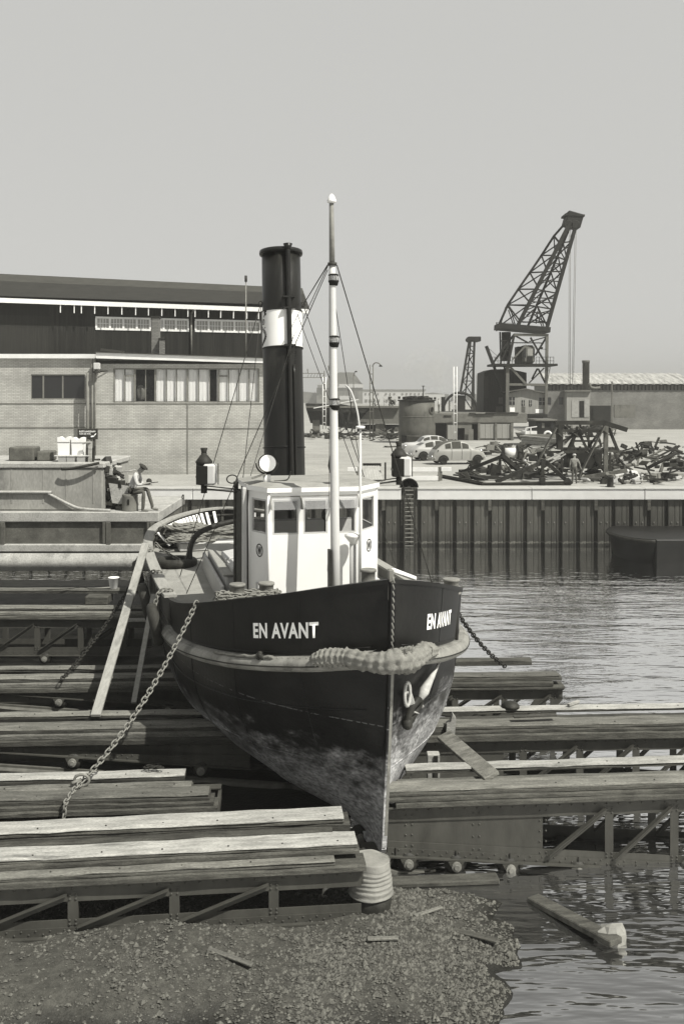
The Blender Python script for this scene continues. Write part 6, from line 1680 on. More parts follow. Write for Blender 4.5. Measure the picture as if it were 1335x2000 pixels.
def pbar(t, name, m, p, q, Y0, Y1, w_, h_=None, parent=None):
    a, b = P(p[0], p[1], Y0)-t.location, P(q[0], q[1], Y1)-t.location
    return MB().bar(a, b, w_, h_ or w_).build(name, m, parent or t)
# ---------------------------------------------------------------- great rusty tank
YT = 104.0; t = root_at('steel_tank', 'big upright rusty steel tank with a round manhole near its top', 'tank', 816, 866, YT, z=ZQ)
rT = 35.5*YT/FPX; hT = ZW(782, YT)-ZQ
MB().lathe([(rT,0),(rT,hT*0.33),(rT,hT*0.66),(rT,hT-0.02)], (0,rT,0), 48).build('shell', M_tank, t)
for h in (hT*0.17, hT*0.62): MB().lathe([(rT,h-0.06),(rT+0.02,h-0.05),(rT+0.02,h+0.05),(rT,h+0.06)], (0,rT,0), 48, caps=False).build('seam_band', M_tank, t)
MB().lathe([(rT,hT-0.05),(rT+0.14,hT-0.05),(rT+0.14,hT+0.08),(rT-0.2,hT+0.08)], (0,rT,0), 48).build('rim', M_scrap, t)
MB().lathe([(rT*0.70,hT+0.08),(rT*0.70,hT+0.42),(rT*0.5,hT+0.46),(rT*0.2,hT+0.40),(0,hT+0.40)], (0,rT,0), 32).build('top_cover', M_scrap, t)
mb = MB(); jr = random.Random(9)
for k in range(40):
    a = jr.uniform(0, 2*PI); r_ = jr.uniform(rT*0.55, rT*1.02); mb.obox((r_*math.cos(a), rT+r_*math.sin(a), hT+0.2+jr.uniform(0,0.2)), (0.12,0.12,0.12), Matrix.Rotation(a,3,'Z'))
mb.build('top_bolts', M_scrap, t, kind='stuff')
def cyl_pt(px, py): 
    x = XW(px, YT)-t.location.x; x = max(-rT*0.985, min(rT*0.985, x)); y = rT-math.sqrt(rT*rT-x*x); return Vector((x, y, ZW(py, YT)-ZQ)), Vector((x, y-rT, 0)).normalized()
c, n_ = cyl_pt(843, 801); Mq = n_.to_track_quat('Z','Y').to_matrix()
MB().lathe([(0.30,-0.05),(0.30,0.10),(0.42,0.10),(0.42,-0.05)], c, 22, Mq).build('manhole_ring', M_scrapL, t)
MB().lathe([(0.0,0.012),(0.30,0.012)], c, 22, Mq, caps=False).build('manhole', M_dark, t)
c, n_ = cyl_pt(790, 857); MB().obox(c, (0.36,0.1,0.34), Matrix((n_.cross(Vector((0,0,1))), n_, Vector((0,0,1)))).transposed()).build('hatch', M_dark, t)
# ---------------------------------------------------------------- concrete hulk with doorways
YH = 112.0; t = root_at('concrete_hulk', 'long grey concrete hulk wall with dark doorways under the crane', 'hulk', 955, 862, YH, z=ZQ)
op = [(850, 872, 826, 862), (893, 907, 836, 858), (921, 932, 828, 858)]
xs = sorted([848] + [q for o_ in op for q in o_[:2]] + [1002])
for a, b in zip(xs[:-1], xs[1:]):
    o_ = [q for q in op if q[0] == a and q[1] == b]
    if not o_: pb(t, 'wall', M_hulk, a, b, 826, 862, YH, 0.5, z0=ZQ)
    else:
        pb(t, 'doorway', M_dark, a, b, o_[0][2], 862, YH+1.2, 0.2, z0=ZQ)
        if o_[0][2] > 827: pb(t, 'wall', M_hulk, a, b, 826, o_[0][2], YH, 0.5)
pb(t, 'deck_band', M_hulk, 846, 1029, 806.5, 825.8, YH-0.15, 14, 0.05)
pb(t, 'upper_ledge', M_scrap, 866, 881, 811, 814, YH-0.22, 0.06)
for k in range(6): pb(t, 'panel', M_cabin, 936+11*k, 946.4+11*k, 828, 856, YH-0.08, 0.07)
pb(t, 'side_panel', M_cabin, 874, 892, 830, 858, YH-0.06, 0.05); pb(t, 'low_screen', M_hulk, 914, 924, 838, 864, YH-0.4, 0.1)
for a, b, y_ in ((916,928,808),(948,1012,807.5),(926,964,810)): pb(t, 'plate', M_scrap, a, b, y_-2, y_, YH-0.3, 0.2)
for k, px in enumerate((935, 968, 999)): pb(t, 'buttress', M_hulk, px-2, px+2, 826, 862, YH-0.25, 0.24, z0=ZQ)
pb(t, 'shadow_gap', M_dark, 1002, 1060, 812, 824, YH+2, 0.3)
# ---------------------------------------------------------------- ship section left of the tank
YS = 126.0; t = root_at('ship_section', 'half built ship hull section on supports left of the tank', 'hull section', 700, 850, YS, z=ZQ)
def ppoly(t, name, m, pts, Y, d):
    L = t.location; return MB().prism([(XW(a, Y)-L.x, ZW(b, Y)-L.z) for a, b in pts], d, c=(0, Y-L.y, 0)).build(name, m, t)
ppoly(t, 'side_plate', M_hulk, [(697,828),(780,828),(781,797),(728,795),(716,805)], YS, 6)
ppoly(t, 'stern_plate', M_steel, [(600,795),(728,796),(700,826),(694,838),(640,832),(606,826),(598,800)], YS+0.5, 5)
ppoly(t, 'counter', M_scrap, [(596,788),(664,789),(716,799),(712,806),(650,806),(598,800)], YS-0.6, 6)
pb(t, 'deck_edge', M_hulk, 597, 780, 793, 796.5, YS-0.7, 7)
pb(t, 'support', M_hulk, 733, 752, 828.5, 849, YS+0.3, 2, z0=ZQ); pb(t, 'support', M_hulk, 610, 624, 820, 849, YS+0.3, 2, z0=ZQ)
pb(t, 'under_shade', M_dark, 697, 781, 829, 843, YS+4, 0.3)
for a, b in (((664,800),(676,840)),((684,800),(676,840)),((668,826),(716,826)),((700,812),(686,842))): pbar(t, 'shore', M_scrap, a, b, YS-0.9, YS-0.9, 0.22)
pbar(t, 'gangway', M_trim, (612,797), (700,780), YS-1.5, YS-1.5, 0.3, 0.12)
# people on its deck
zdk = ZW(796, YS)
def far_person(px, label, shirt, trousers, pose, rz, Y=YS+0.6, z=None, k=1.05, hat=None):
    return person(label, (XW(px, Y), Y, zdk+0.01 if z is None else z), rz, pose, shirt, trousers, None, hat, group='workers on the hull section', fingers=True, k=k)
CROUCH = dict(SIT); CROUCH.update(pelvis=(0,0,0.40), chest=(0.25,0,0.70), neck=(0.38,0,0.86), head=(0.46,0,0.95), shoulderL=(0.30,0.18,0.78), shoulderR=(0.30,-0.18,0.78), elbowL=(0.40,0.24,0.52), elbowR=(0.42,-0.24,0.52), wristL=(0.58,0.14,0.40), wristR=(0.6,-0.14,0.40), handL=(0.66,0.1,0.34), handR=(0.68,-0.1,0.34), hipL=(0.02,0.10,0.38), hipR=(0.02,-0.10,0.38), kneeL=(0.40,0.16,0.46), kneeR=(0.40,-0.16,0.46), ankleL=(0.18,0.14,0.09), ankleR=(0.18,-0.14,0.09), toeL=(0.34,0.15,0.04), toeR=(0.34,-0.15,0.04))
far_person(761, 'tall dark clothed worker standing on the ship section deck', M_cloth, M_trouser, STAND, R(-60), k=1.0)
far_person(771, 'dark clothed worker stooping at the right end of the ship section deck', M_cloth, M_cloth, CROUCH, R(180), k=1.2)
far_person(750, 'worker in white shirt and dark trousers standing on the ship section deck', M_shirt, M_shirt, STAND, R(-20), k=0.98)
far_person(738, 'pale clothed worker crouching on the ship section deck beside the lamp mast', M_shirt, M_shirt, CROUCH, R(200), k=1.25)
far_person(685, 'lone white shirted worker farther left near the small lamp post', M_shirt, M_trouser, STAND, R(30), k=0.85)

# ---------------------------------------------------------------- the big harbour crane
YC = 117.0
c5x = lambda x: 860+x*0.26966; c5y = lambda y: 400+y*0.26966
cr_ = root_at('harbour_crane', 'tall dark lattice jib crane with cabin rising behind the hulk', 'crane', 1028, 812, YC, z=ZW(811, YC))
def K(x, y, dY=0.0): return P(c5x(x), c5y(y), YC+dY) - cr_.location
def kb(name, a, b, w_, da=0.0, db=None, m=None, parent=None, h=None):
    db = da if db is None else db
    return MB().bar(K(a[0], a[1], da), K(b[0], b[1], db), w_, h or w_).build(name, m or M_iron, parent or cr_)
jib = link('jib', None, cr_)
cA = lambda y: (925-0.507*(y-150), y); cB = lambda y: (978-0.2825*(y-150), y); cC = lambda y: (940-0.4243*(y-150), y)
Dp = [(905,128),(820,225),(730,365),(645,490),(562,610),(485,725),(415,885)]
dA, dB, dC, dD = -1.2, -1.0, 1.6, 1.2
kb('chord', cA(128), cA(903), 0.42, dA, parent=jib); kb('chord', cB(128), cB(908), 0.40, dB, parent=jib); kb('chord', cC(150), cC(895), 0.26, dC, parent=jib)
for a, b in zip(Dp[:-1], Dp[1:]): kb('chord', a, b, 0.26, dD, parent=jib)
lv = [(820,225),(730,365),(645,490),(562,610),(485,725)]
prevA = cA(190)
for i, d in enumerate(lv):
    ya = (275, 365, 485, 610, 725)[i]; yb = (245, 380, 460, 620, 735)[i]
    kb('brace', d, cA(ya), 0.17, dD, dA, parent=jib); kb('brace', cA(ya), cB(yb+20), 0.15, dA, dB, parent=jib)
    nx = lv[i+1] if i < 4 else (415, 885)
    na = (275, 365, 485, 610, 725, 860)[i+1]
    kb('brace', d, cA(na-20), 0.14, dD, dA, parent=jib); kb('brace', cA(ya), nx, 0.12, dA, dD, parent=jib)
    kb('brace', cC(ya), cB(min(895, na+20)), 0.13, dC, dB, parent=jib); kb('brace', cC(na), cB(yb+20), 0.13, dC, dB, parent=jib)
    kb('brace', cA(ya+40), cC(ya+5), 0.11, dA, dC, parent=jib); kb('brace', cA(na), cC(ya+20), 0.11, dA, dC, parent=jib)
for y in (300, 420, 545, 670, 700, 775, 845): kb('brace', cA(y), cB(y+10), 0.12, dA, dB, parent=jib)
for y in (330, 440, 545, 690, 790): kb('brace', cC(y), cB(y+75), 0.10, dC, dB, parent=jib); kb('brace', cA(y+30), cB(y-30), 0.09, dA, dB, parent=jib)
for a, b in (((485,725),(700,735)),((485,735),(560,850)),((500,735),(545,890)),((470,740),(430,885)),((490,760),(530,880)),((700,735),(620,800)),((700,740),(750,890)),((690,780),(740,895)),((640,830),(770,850)),((590,850),(760,848)),((690,860),(700,770))): kb('brace', a, b, 0.11, 0.3, parent=jib)
hd_ = MB(); L0 = K(912,78), K(998,150)
hd_.obox((K(925,148,0)+K(985,80,0))/2, (0.95, 1.1, 0.85), Matrix.Rotation(R(16),3,'Y'), 0.1)
hd_.build('jib_head', M_iron, jib)
MB().obox(K(957,84,0), (1.15,1.2,0.12), Matrix.Rotation(R(4),3,'Y')).build('head_cap', M_iron, jib)
for x in (925, 975): MB().lathe([(0.45,-0.1),(0.5,-0.1),(0.42,0),(0.5,0.1),(0.45,0.1)], K(x,140,-1.15), 18, Matrix.Rotation(R(90),3,'X')).build('sheave', M_iron, jib)
for k, (xa, xb, yb) in enumerate(((930,928,1330),(940,938,1335),(973,952,1325),(982,962,1250))):
    MB().tube([K(xa,150,-1.0), K((xa+xb)/2,700,-1.0), K(xb,yb,-1.0)], 0.030, 5).build('hoist_rope', M_grey, cr_)
# platform under the jib and the tower below it
MB().bar(K(405,882,0), K(770,912,0), 4.0, 0.62).build('jib_platform', M_iron, cr_)
MB().bar(K(405,850,-1.9), K(405,915,-1.9), 0.12, 0.12).build('rail_post', M_iron, cr_); kb('hand_rail', (405,852), (545,858), 0.05, -1.9)
M_craneL = mat('crane_grey', 0.11, 0.7, 0.2, 2)
kb('leg', (770,935), (762,1515), 0.32, -1.6, m=M_craneL); kb('leg', (533,935), (487,1165), 0.26, -1.6); kb('leg', (484,1165), (481,1518), 0.38, -1.6, m=M_craneL)
kb('leg', (770,935), (764,1500), 0.26, 2.0); kb('leg', (430,920), (436,1150), 0.18, 0)
kb('top_beam', (530,940), (775,944), 0.30, -1.6, m=M_craneL); kb('mid_beam', (490,1300), (768,1303), 0.28, -1.6, m=M_craneL); kb('base_beam', (470,1525), (770,1528), 0.42, -1.6)
for a, b, d, w_, m in (((525,945),(375,1150),-1.2,0.22,0),((535,945),(635,1000),-1.6,0.18,0),((650,960),(762,1155),-1.6,0.2,0),((770,950),(685,1090),-1.0,0.2,0),((640,990),(760,958),-1.6,0.14,0),((500,998),(740,1000),-1,0.12,0),((500,1170),(612,1292),-1.7,0.26,1),((700,1185),(660,1262),-1.0,0.18,0),((705,1185),(757,1290),-1.6,0.18,0),((750,1180),(640,1290),0.5,0.14,1),((520,1120),(620,1015),-1.7,0.18,1),((380,1150),(440,1340),-1.0,0.3,0),((330,1022),(378,1150),-0.8,0.36,0),((333,1025),(410,1095),-0.8,0.04,0),((430,1150),(500,1000),-1.4,0.16,0),((460,1170),(484,1300),-1.2,0.2,0)):
    kb('brace', a, b, w_, d, m=M_craneL if m else M_iron)
MB().bar(K(355,1162,0), K(818,1162,0), 4.4, 0.26).build('walkway', M_iron, cr_)
rl = MB()
for a, b in ((370,480),(500,590),(690,818)):
    for y in (1102, 1130): rl.bar(K(a,y,-2.1), K(b,y,-2.1), 0.05, 0.05)
    for q in range(6): x = a+(b-a)*q/5; rl.bar(K(x,1100,-2.1), K(x,1160,-2.1), 0.05, 0.05)
rl.build('railing', M_iron, cr_)
MB().cyl(K(474,1130,0.6), K(474,922,0.6), 0.56, 16).build('boiler_funnel', M_iron, cr_)
for y in (985, 1060): MB().cyl(K(474,y,0.6)+Vector((0,0,-0.06)), K(474,y,0.6)+Vector((0,0,0.06)), 0.6, 16).build('funnel_band', M_scrapL, cr_)
# driver's cab
a, b = K(592,1150,-1.5), K(684,1015,-1.5)
cab = MB().box(a.x, b.x, a.y, a.y+2.6, a.z, b.z, 0.28).build('driver_cab', M_craneL, cr_)
for xa, xb, ya, yb in ((600,618,1035,1105),(628,668,1040,1092),(672,681,1042,1100)):
    p, q = K(xa,yb,-1.52), K(xb,ya,-1.52); MB().box(p.x, q.x, p.y-0.02, p.y+0.01, p.z, q.z).build('cab_window', M_cabin if xa == 628 else M_darkglass, cab)
p, q = K(625,1145,-1.52), K(665,1098,-1.52); MB().box(p.x, q.x, p.y-0.02, p.y+0.01, p.z, q.z).build('cab_panel', M_dark, cab)
a, b = K(556,1150,-1.0), K(600,1025,-1.0); MB().box(a.x, b.x, a.y, a.y+2, a.z, b.z, 0.05).build('relay_box', M_iron, cr_)
MB().cyl(K(737,1040,-1.8), K(720,1032,-1.8), 0.16, 10).build('flood_lamp', M_iron, cr_); kb('lamp_arm', (690,1040), (765,1046), 0.05, -1.8)
# machinery house, dark, left
L_ = [(315,1212),(365,1192),(500,1188),(622,1215),(622,1300),(622,1512),(308,1512)]
MB().prism([(K(x,y,1.0).x, K(x,y,1.0).z) for x, y in L_], 6.0, c=(0,1.0,0)).build('machinery_house', M_iron, cr_)
for k, (xa, xb, ya, yb) in enumerate(((318,345,1240,1400),(420,450,1395,1440),(400,450,1460,1512))):
    p, q = K(xa,yb,0.9), K(xb,ya,0.9); MB().box(p.x, q.x, 0.88, 0.99, p.z, q.z).build('house_panel', M_scrapL if k else M_steel, cr_)
for x in range(330, 620, 26): kb('house_rib', (x,1216), (x,1500), 0.06, 0.96)
# base cabin of pale boards with windows and notices
L_ = [(490,1365),(600,1340),(640,1338),(760,1372),(760,1516),(488,1516)]
bc = MB().prism([(K(x,y,-1.2).x, K(x,y,-1.2).z) for x, y in L_], 3.0, c=(0,-1.2,0)).build('base_cabin', M_cabin, cr_)
ra, rb, rc_ = K(465,1356,-1.4), K(620,1332,-1.4), K(770,1366,-1.4)
mb = MB(); mb.bar(ra+Vector((0,1.5,0)), rb+Vector((0,1.5,0)), 3.5, 0.1); mb.bar(rb+Vector((0,1.5,0)), rc_+Vector((0,1.5,0)), 3.5, 0.1); mb.build('cabin_roof', M_craneL, bc)
for xa, xb, ya, yb in ((496,536,1392,1448),(586,608,1415,1455),(640,660,1415,1458),(712,754,1396,1450)):
    p, q = K(xa,yb,-1.2), K(xb,ya,-1.2); w_o = MB().box(p.x, q.x, -1.235, -1.205, p.z, q.z).build('cabin_window', M_darkglass, bc)
    mb = MB(); xm = (p.x+q.x)/2; zm = (p.z+q.z)/2; mb.box(xm-0.035, xm+0.035, -1.26, -1.238, p.z, q.z); mb.box(p.x, q.x, -1.257, -1.237, zm-0.03, zm+0.03); mb.build('window_bar', M_cabin, w_o)
for xa, xb, ya, yb in ((500,536,1468,1500),(685,740,1480,1508)):
    p, q = K(xa,yb,-1.2), K(xb,ya,-1.2); MB().box(p.x, q.x, -1.24, -1.204, p.z, q.z, 0.01).build('notice', M_letter, bc)
p, q = K(585,1512,-1.2), K(612,1420,-1.2); MB().box(p.x, q.x, -1.225, -1.203, p.z, K(585,1460).z).build('door_stain', M_scrapL, bc)
# stair ladder on the right
for sx in (0, 26): kb('ladder_rail', (750+sx,1268), (768+sx,1170), 0.06, -1.9, m=M_craneL)
for q in range(9): kb('ladder_tread', (752+2*q,1262-10.5*q), (777+2*q,1262-10.5*q), 0.05, -1.9, m=M_craneL)
# ---------------------------------------------------------------- second, smaller jib and half wheel
Y2 = 150.0; j2 = root_at('small_crane', 'smaller lattice jib of a second crane farther left', 'crane', 914, 806, Y2, z=ZW(808, Y2))
def jb(name, p, q, w_, dy=0.0, dq=None, m=None): 
    a, b = P(p[0], p[1], Y2+dy)-j2.location, P(q[0], q[1], Y2+(dy if dq is None else dq))-j2.location; return MB().bar(a, b, w_, w_).build(name, m or M_iron, j2)
jb('chord', (916,664), (898,770), 0.32, -0.6); jb('chord', (926,664), (921,806), 0.32, -0.6); jb('chord', (919,666), (905,800), 0.2, 0.8); jb('chord', (925,668), (925,800), 0.18, 0.8)
for a, b in (((915,676),(926,676)),((913,690),(925,690)),((908,717),(924,717)),((904,744),(923,744)),((914,676),(925,690)),((912,690),(924,716)),((924,692),(908,716)),((908,718),(923,743)),((924,718),(904,743)),((904,745),(921,770)),((922,745),(899,769)),((899,770),(921,770)),((905,775),(921,800))): jb('brace', a, b, 0.14)
MB().box(-0.9+0.75, 1.1+0.75, -0.9, 0.9, ZW(667,Y2)-j2.location.z, ZW(657.5,Y2)-j2.location.z, 0.1).build('jib_head', M_iron, j2)
for x in (913, 930): MB().lathe([(0.3,-0.1),(0.36,-0.1),(0.36,0.1),(0.3,0.1)], P(x,664,Y2-0.9)-j2.location, 14, Matrix.Rotation(R(90),3,'X')).build('sheave', M_iron, j2)
w0 = P(899, 806, Y2)-j2.location
arcp = [w0+Vector((2.6*math.cos(a)*1.0-0.2, -1.2, 0.2+2.9*math.sin(a))) for a in [PI*k/22 for k in range(23)]]
MB().tube(arcp, 0.2, 6).build('half_wheel', M_iron, j2)
for px in (876, 886): pb(j2, 'frame_post', M_scrapL, px, px+2.5, 782, 806, Y2-1.4, 0.3)
pb(j2, 'winch_house', M_iron, 893, 908, 772, 806, Y2-1.0, 2.0); pb(j2, 'winch_base', M_iron, 886, 926, 800, 808, Y2-1.3, 3); pb(j2, 'stack_pipe', M_iron, 862, 869, 775, 807, Y2, 0.8)
pb(j2, 'winch_panel', M_scrapL, 921, 929, 790, 806, Y2-1.1, 0.5)
# ---------------------------------------------------------------- shed and small boiler house on the right
YR = 150.0; sh = root_at('long_shed', 'long dark shed with pale corrugated roof behind the boiler house', 'building', 1200, 815, YR, z=ZQ)
pb(sh, 'wall', M_brickD, 1066, 1360, 762, 822, YR, 12, z0=ZQ)
pb(sh, 'window_band', M_grey, 1070, 1360, 752.5, 761.8, YR+0.2, 11)
for k in range(40): pb(sh, 'window_post', M_scrap, 1070+7*k, 1072+7*k, 752.5, 761.8, YR+0.05, 0.12)
pb(sh, 'eaves', M_scrap, 1066, 1360, 749, 752.4, YR-0.4, 12)
a0_, a1_ = P(1066, 750, YR-0.6)-sh.location, P(1360, 750, YR-0.6)-sh.location
def roofpt(u, v): 
    x = a0_.x + (a1_.x-a0_.x)*u; return Vector((x+0.35*0+ (1.6*v if u == 0 else 0), a0_.y+9*v, a0_.z+1.9*v**0.8+0.05*math.sin(x*5.2)))
MB().grid(roofpt, 260, 4).build('corrugated_roof', mat('corrugated_sheet', 0.30, 0.8, 0.5, 1.2, stretch=(3,0.4,1), stain=0.6, stain_col=0.10, stain_scale=0.7, stain_cut=0.5), sh)
for px in (1078, 1094): 
    pb(sh, 'window', M_darkglass, px-3, px+3, 775, 790, YR-0.06, 0.05)
bh_ = root_at('boiler_house', 'small flat roofed boiler house with a dark door and tall iron chimney', 'building', 1128, 815, 140.0, z=ZQ)
Yb = 140.0
pb(bh_, 'wall', M_cabin, 1106, 1152, 765, 826, Yb, 6, z0=ZQ); pb(bh_, 'side_wall', M_brickD, 1066, 1105.7, 764, 826, Yb+1.5, 5, z0=ZQ)
pb(bh_, 'roof', M_hulk, 1102, 1154, 761.5, 764.8, Yb-0.4, 7); pb(bh_, 'door', M_dark, 1131, 1140, 783, 815, Yb-0.05, 0.04); pb(bh_, 'wall_panel', M_bargelight, 1116, 1130, 782, 815, Yb-0.06, 0.05); pb(bh_, 'wall_panel', M_bargelight, 1140.5, 1150, 780, 815, Yb-0.06, 0.05)
for px in (1072, 1095): pb(bh_, 'window', M_darkglass, px-3.5, px+3.5, 776, 790, Yb+1.45, 0.04)
cpt = P(1143.5, 764, Yb+2)-bh_.location
MB().lathe([(0.50,0),(0.50,4.15),(0.56,4.16),(0.56,4.5),(0.48,4.52)], cpt, 20).build('iron_chimney', M_tank, bh_)
MB().tube(cr([P(1150,748,Yb+0.5)-bh_.location, P(1153,756,Yb+0.5)-bh_.location, P(1162,758,Yb+0.5)-bh_.location, P(1171,757,Yb+0.5)-bh_.location], 4), 0.2, 7).build('elbow_pipe', M_hulk, bh_)
# lean-to at far right edge with posts
ls_ = root_at('open_lean_to', 'low open lean-to with posts at the right edge of the yard', 'shelter', 1195, 815, 134.0, z=ZQ)
pb(ls_, 'post', M_hulk, 1193.5, 1196, 745, 818, 134, 0.2, z0=ZQ); pb(ls_, 'wall_panel', M_hulk, 1199, 1240, 790, 816, 134, 0.3); pb(ls_, 'wall_panel', M_scrap, 1152, 1192, 792, 812, 136, 0.3, z0=ZQ)
# ---------------------------------------------------------------- far buildings, trees, masts
M_far = mat('far_brick', 0.16, 0.9, 0.2, 0.2); M_farR = mat('far_roof', 0.13, 0.9, 0.15, 0.2); M_farW = mat('far_white', 0.5, 0.9, 0.08, 0.2)
YF = 760.0; fb_ = root_at('station_building', 'big hazy brick building with a hipped roof far beyond the yard', 'building', 660, 795, YF, z=ZQ)
L0 = fb_.location
def fpoly(name, m, pts, d, dy=0.0, par=None, Y=YF): return MB().prism([(XW(a, Y)-L0.x, ZW(b, Y)-L0.z) for a, b in pts], d, c=(0, dy, 0)).build(name, m, par or fb_)
fpoly('wall', M_far, [(618,792),(708,792),(708,757),(618,757)], 30); fpoly('roof', M_farR, [(634,749),(661,727),(690,727),(709,752),(709,750),(620,750)], 26, 1); fpoly('gable', M_far, [(616,752),(634,752),(646,728),(640,716),(645,716),(662,752)], 8, -4)
fpoly('white_band', M_farW, [(620,757),(709,757),(709,750),(620,750)], 28, -1.2); fpoly('chimney', M_far, [(640,724),(644,724),(644,714),(640,714)], 4, -4)
for k in range(9):
    fpoly('window', M_farR, [(624+9*k,776),(628+9*k,776),(628+9*k,764),(624+9*k,764)], 0.4, -0.5)
fpoly('front_shed', M_farW, [(663,780),(682,780),(682,773),(663,773)], 6, -40)
YW = 700.0; ww = root_at('white_works', 'long low white works building far behind the ship section', 'building', 770, 795, YW, z=ZQ); L0 = ww.location
fpoly('wall', M_farW, [(708,796),(829,796),(829,762),(708,762)], 14, 0, ww, YW); fpoly('roof', M_farR, [(706,762.5),(831,762.5),(831,760.5),(706,760.5)], 15, -0.6, ww, YW)
for k in range(15):
    if k in (4, 8): continue
    fpoly('window', M_farR, [(712+8*k,771),(715+8*k,771),(715+8*k,767.5),(712+8*k,767.5)], 0.3, -0.35, ww, YW); fpoly('window', M_farR, [(712+8*k,785),(717+8*k,785),(717+8*k,780),(712+8*k,780)], 0.3, -0.35, ww, YW)
YG = 780.0
bl = random.Random(13)
for k, (xa, xb, yt) in enumerate(((560,625,768),(820,868,770),(936,962,733),(955,1000,764),(1000,1090,770),(1090,1240,765),(1240,1400,762),(-60,120,768),(300,560,766))):
    q = root_at('far_block', ('hazy low block at the left of the station building','pale low shed far behind the tank','pale tall block between the two cranes','pale low roof behind the machinery house','hazy long block behind the crane base','hazy works behind the long shed','hazy works beyond the right edge','hazy works behind the timber hall','hazy works behind the brick annex')[k], 'building', (xa+xb)/2, 795, YG+12*k, group='hazy far works on the skyline', z=ZQ); L0 = q.location
    Yk = YG+12*k
    fpoly('wall', M_farW if k in (1,2,3) else M_far, [(xa,797),(xb,797),(xb,yt),(xa,yt)], 20, 0, q, Yk); fpoly('roof', M_farR, [(xa-1,yt),(xb+1,yt),((xa+xb)/2+bl.uniform(-5,5),yt-3.5)], 20, 0, q, Yk)
# far tree line: leaf clumps in one mass
tl = MB(); tr = random.Random(31)
for k in range(2600):
    x = tr.uniform(-420, 520); Y_ = tr.uniform(880, 930); hgt = 7+5*noise.noise(Vector((x*0.018, 1.3, 0)))+2.5*noise.noise(Vector((x*0.09, 4, 0)))
    z = ZQ+tr.uniform(0.2, 1)*max(2, hgt); s_ = tr.uniform(0.9, 2.4); c = Vector((x, Y_, z))
    a = tr.uniform(0, PI); d1 = Vector((math.cos(a), math.sin(a), tr.uniform(-0.5,0.5)))*s_; d2 = Vector((-math.sin(a)*0.3, 0.3, 1))*s_*0.8
    tl.add([c-d1-d2, c+d1-d2*0.6, c+d1*0.7+d2, c-d1*0.8+d2*0.9], [(0,1,2,3)])
tl.build('far_woods', mat('far_leaves', 0.05, 0.9, 0.4, 0.3), kind='stuff', label='hazy line of distant trees along the horizon')
# lamp masts, poles, gantry
def lamp_mast(label, px, pyt, pyb, Y, arm, double=True, m=None):
    z0_ = ZW(pyb, Y); zt_ = ZW(pyt, Y); t = thing('lamp_mast', label, 'lamp post', (XW(px, Y), Y, z0_), group='lamp masts in the yard'); m = m or M_craneL
    h = zt_-z0_; o = 0.16
    for sx in ((-1, 1) if double else (0,)): MB().cyl((sx*o,0,0), (sx*o,0,h), 0.055, 7).build('upright', m, t)
    if double:
        for k in range(1, 8): MB().box(-o, o, -0.03, 0.03, h*k/8-0.04, h*k/8+0.04).build('rung', m, t)
    if arm:
        pts = [Vector((o*0.5,0,h-0.2))] + [Vector(((ax-px)*Y/FPX, 0, ZW(ay, Y)-z0_)) for ax, ay in arm]
        MB().tube(cr(pts, 4), 0.055, 6).build('lamp_arm', m, t); e = pts[-1]
        MB().lathe([(0.05,0.15),(0.2,0.0),(0.15,-0.05)], e, 12).build('lamp_head', M_steel, t)
lamp_mast('double pole lamp mast with a long curved arm', 725, 712, 858, 100.0, [(731,709),(737,708.5),(741,711),(743,715)])
lamp_mast('small single lamp post with a short crooked arm', 690, 731, 795, 127.0, [(692,727),(695,726)], False)
lamp_mast('white double pole mast left of the tug mast', 633, 736, 838, 105.0, None, True, M_trim)
lamp_mast('white double pole mast in front of the hulk', 888.5, 716, 862, 100.0, None, True, M_trim)
gt = root_at('catenary_gantry', 'thin lattice overhead gantry beyond the yard left of the mast', 'gantry', 612, 790, 300.0, z=ZQ)
for py in (729, 737): pbar(gt, 'boom', M_grey, (560,py), (633,py), 300, 300, 0.25)
for k in range(6): pbar(gt, 'lattice', M_grey, (600+6*k,737), (603+6*k,729), 300, 300, 0.16)
pbar(gt, 'mast', M_grey, (633,790), (633,724), 300, 300, 0.3); pbar(gt, 'mast', M_grey, (566,790), (566,724), 300, 300, 0.3); pbar(gt, 'insulator', M_grey, (601,729), (600,720), 300, 300, 0.3)
pl_ = root_at('thin_pole', 'thin dark pole standing behind the tank roof', 'pole', 826, 790, 200.0, z=ZQ)
pbar(pl_, 'pole_shaft', M_iron, (826,795), (826,753), 200, 200, 0.2); pbar(pl_, 'crossarm', M_iron, (823,754), (829,754), 200, 200, 0.15)
# small worker by the hulk
person('small figure standing on the hulk roof right of the tank', (XW(857, 113), 113.2, ZW(806.5, YH)+0.02), R(160), STAND, M_shirt, M_trouser, k=1.0)
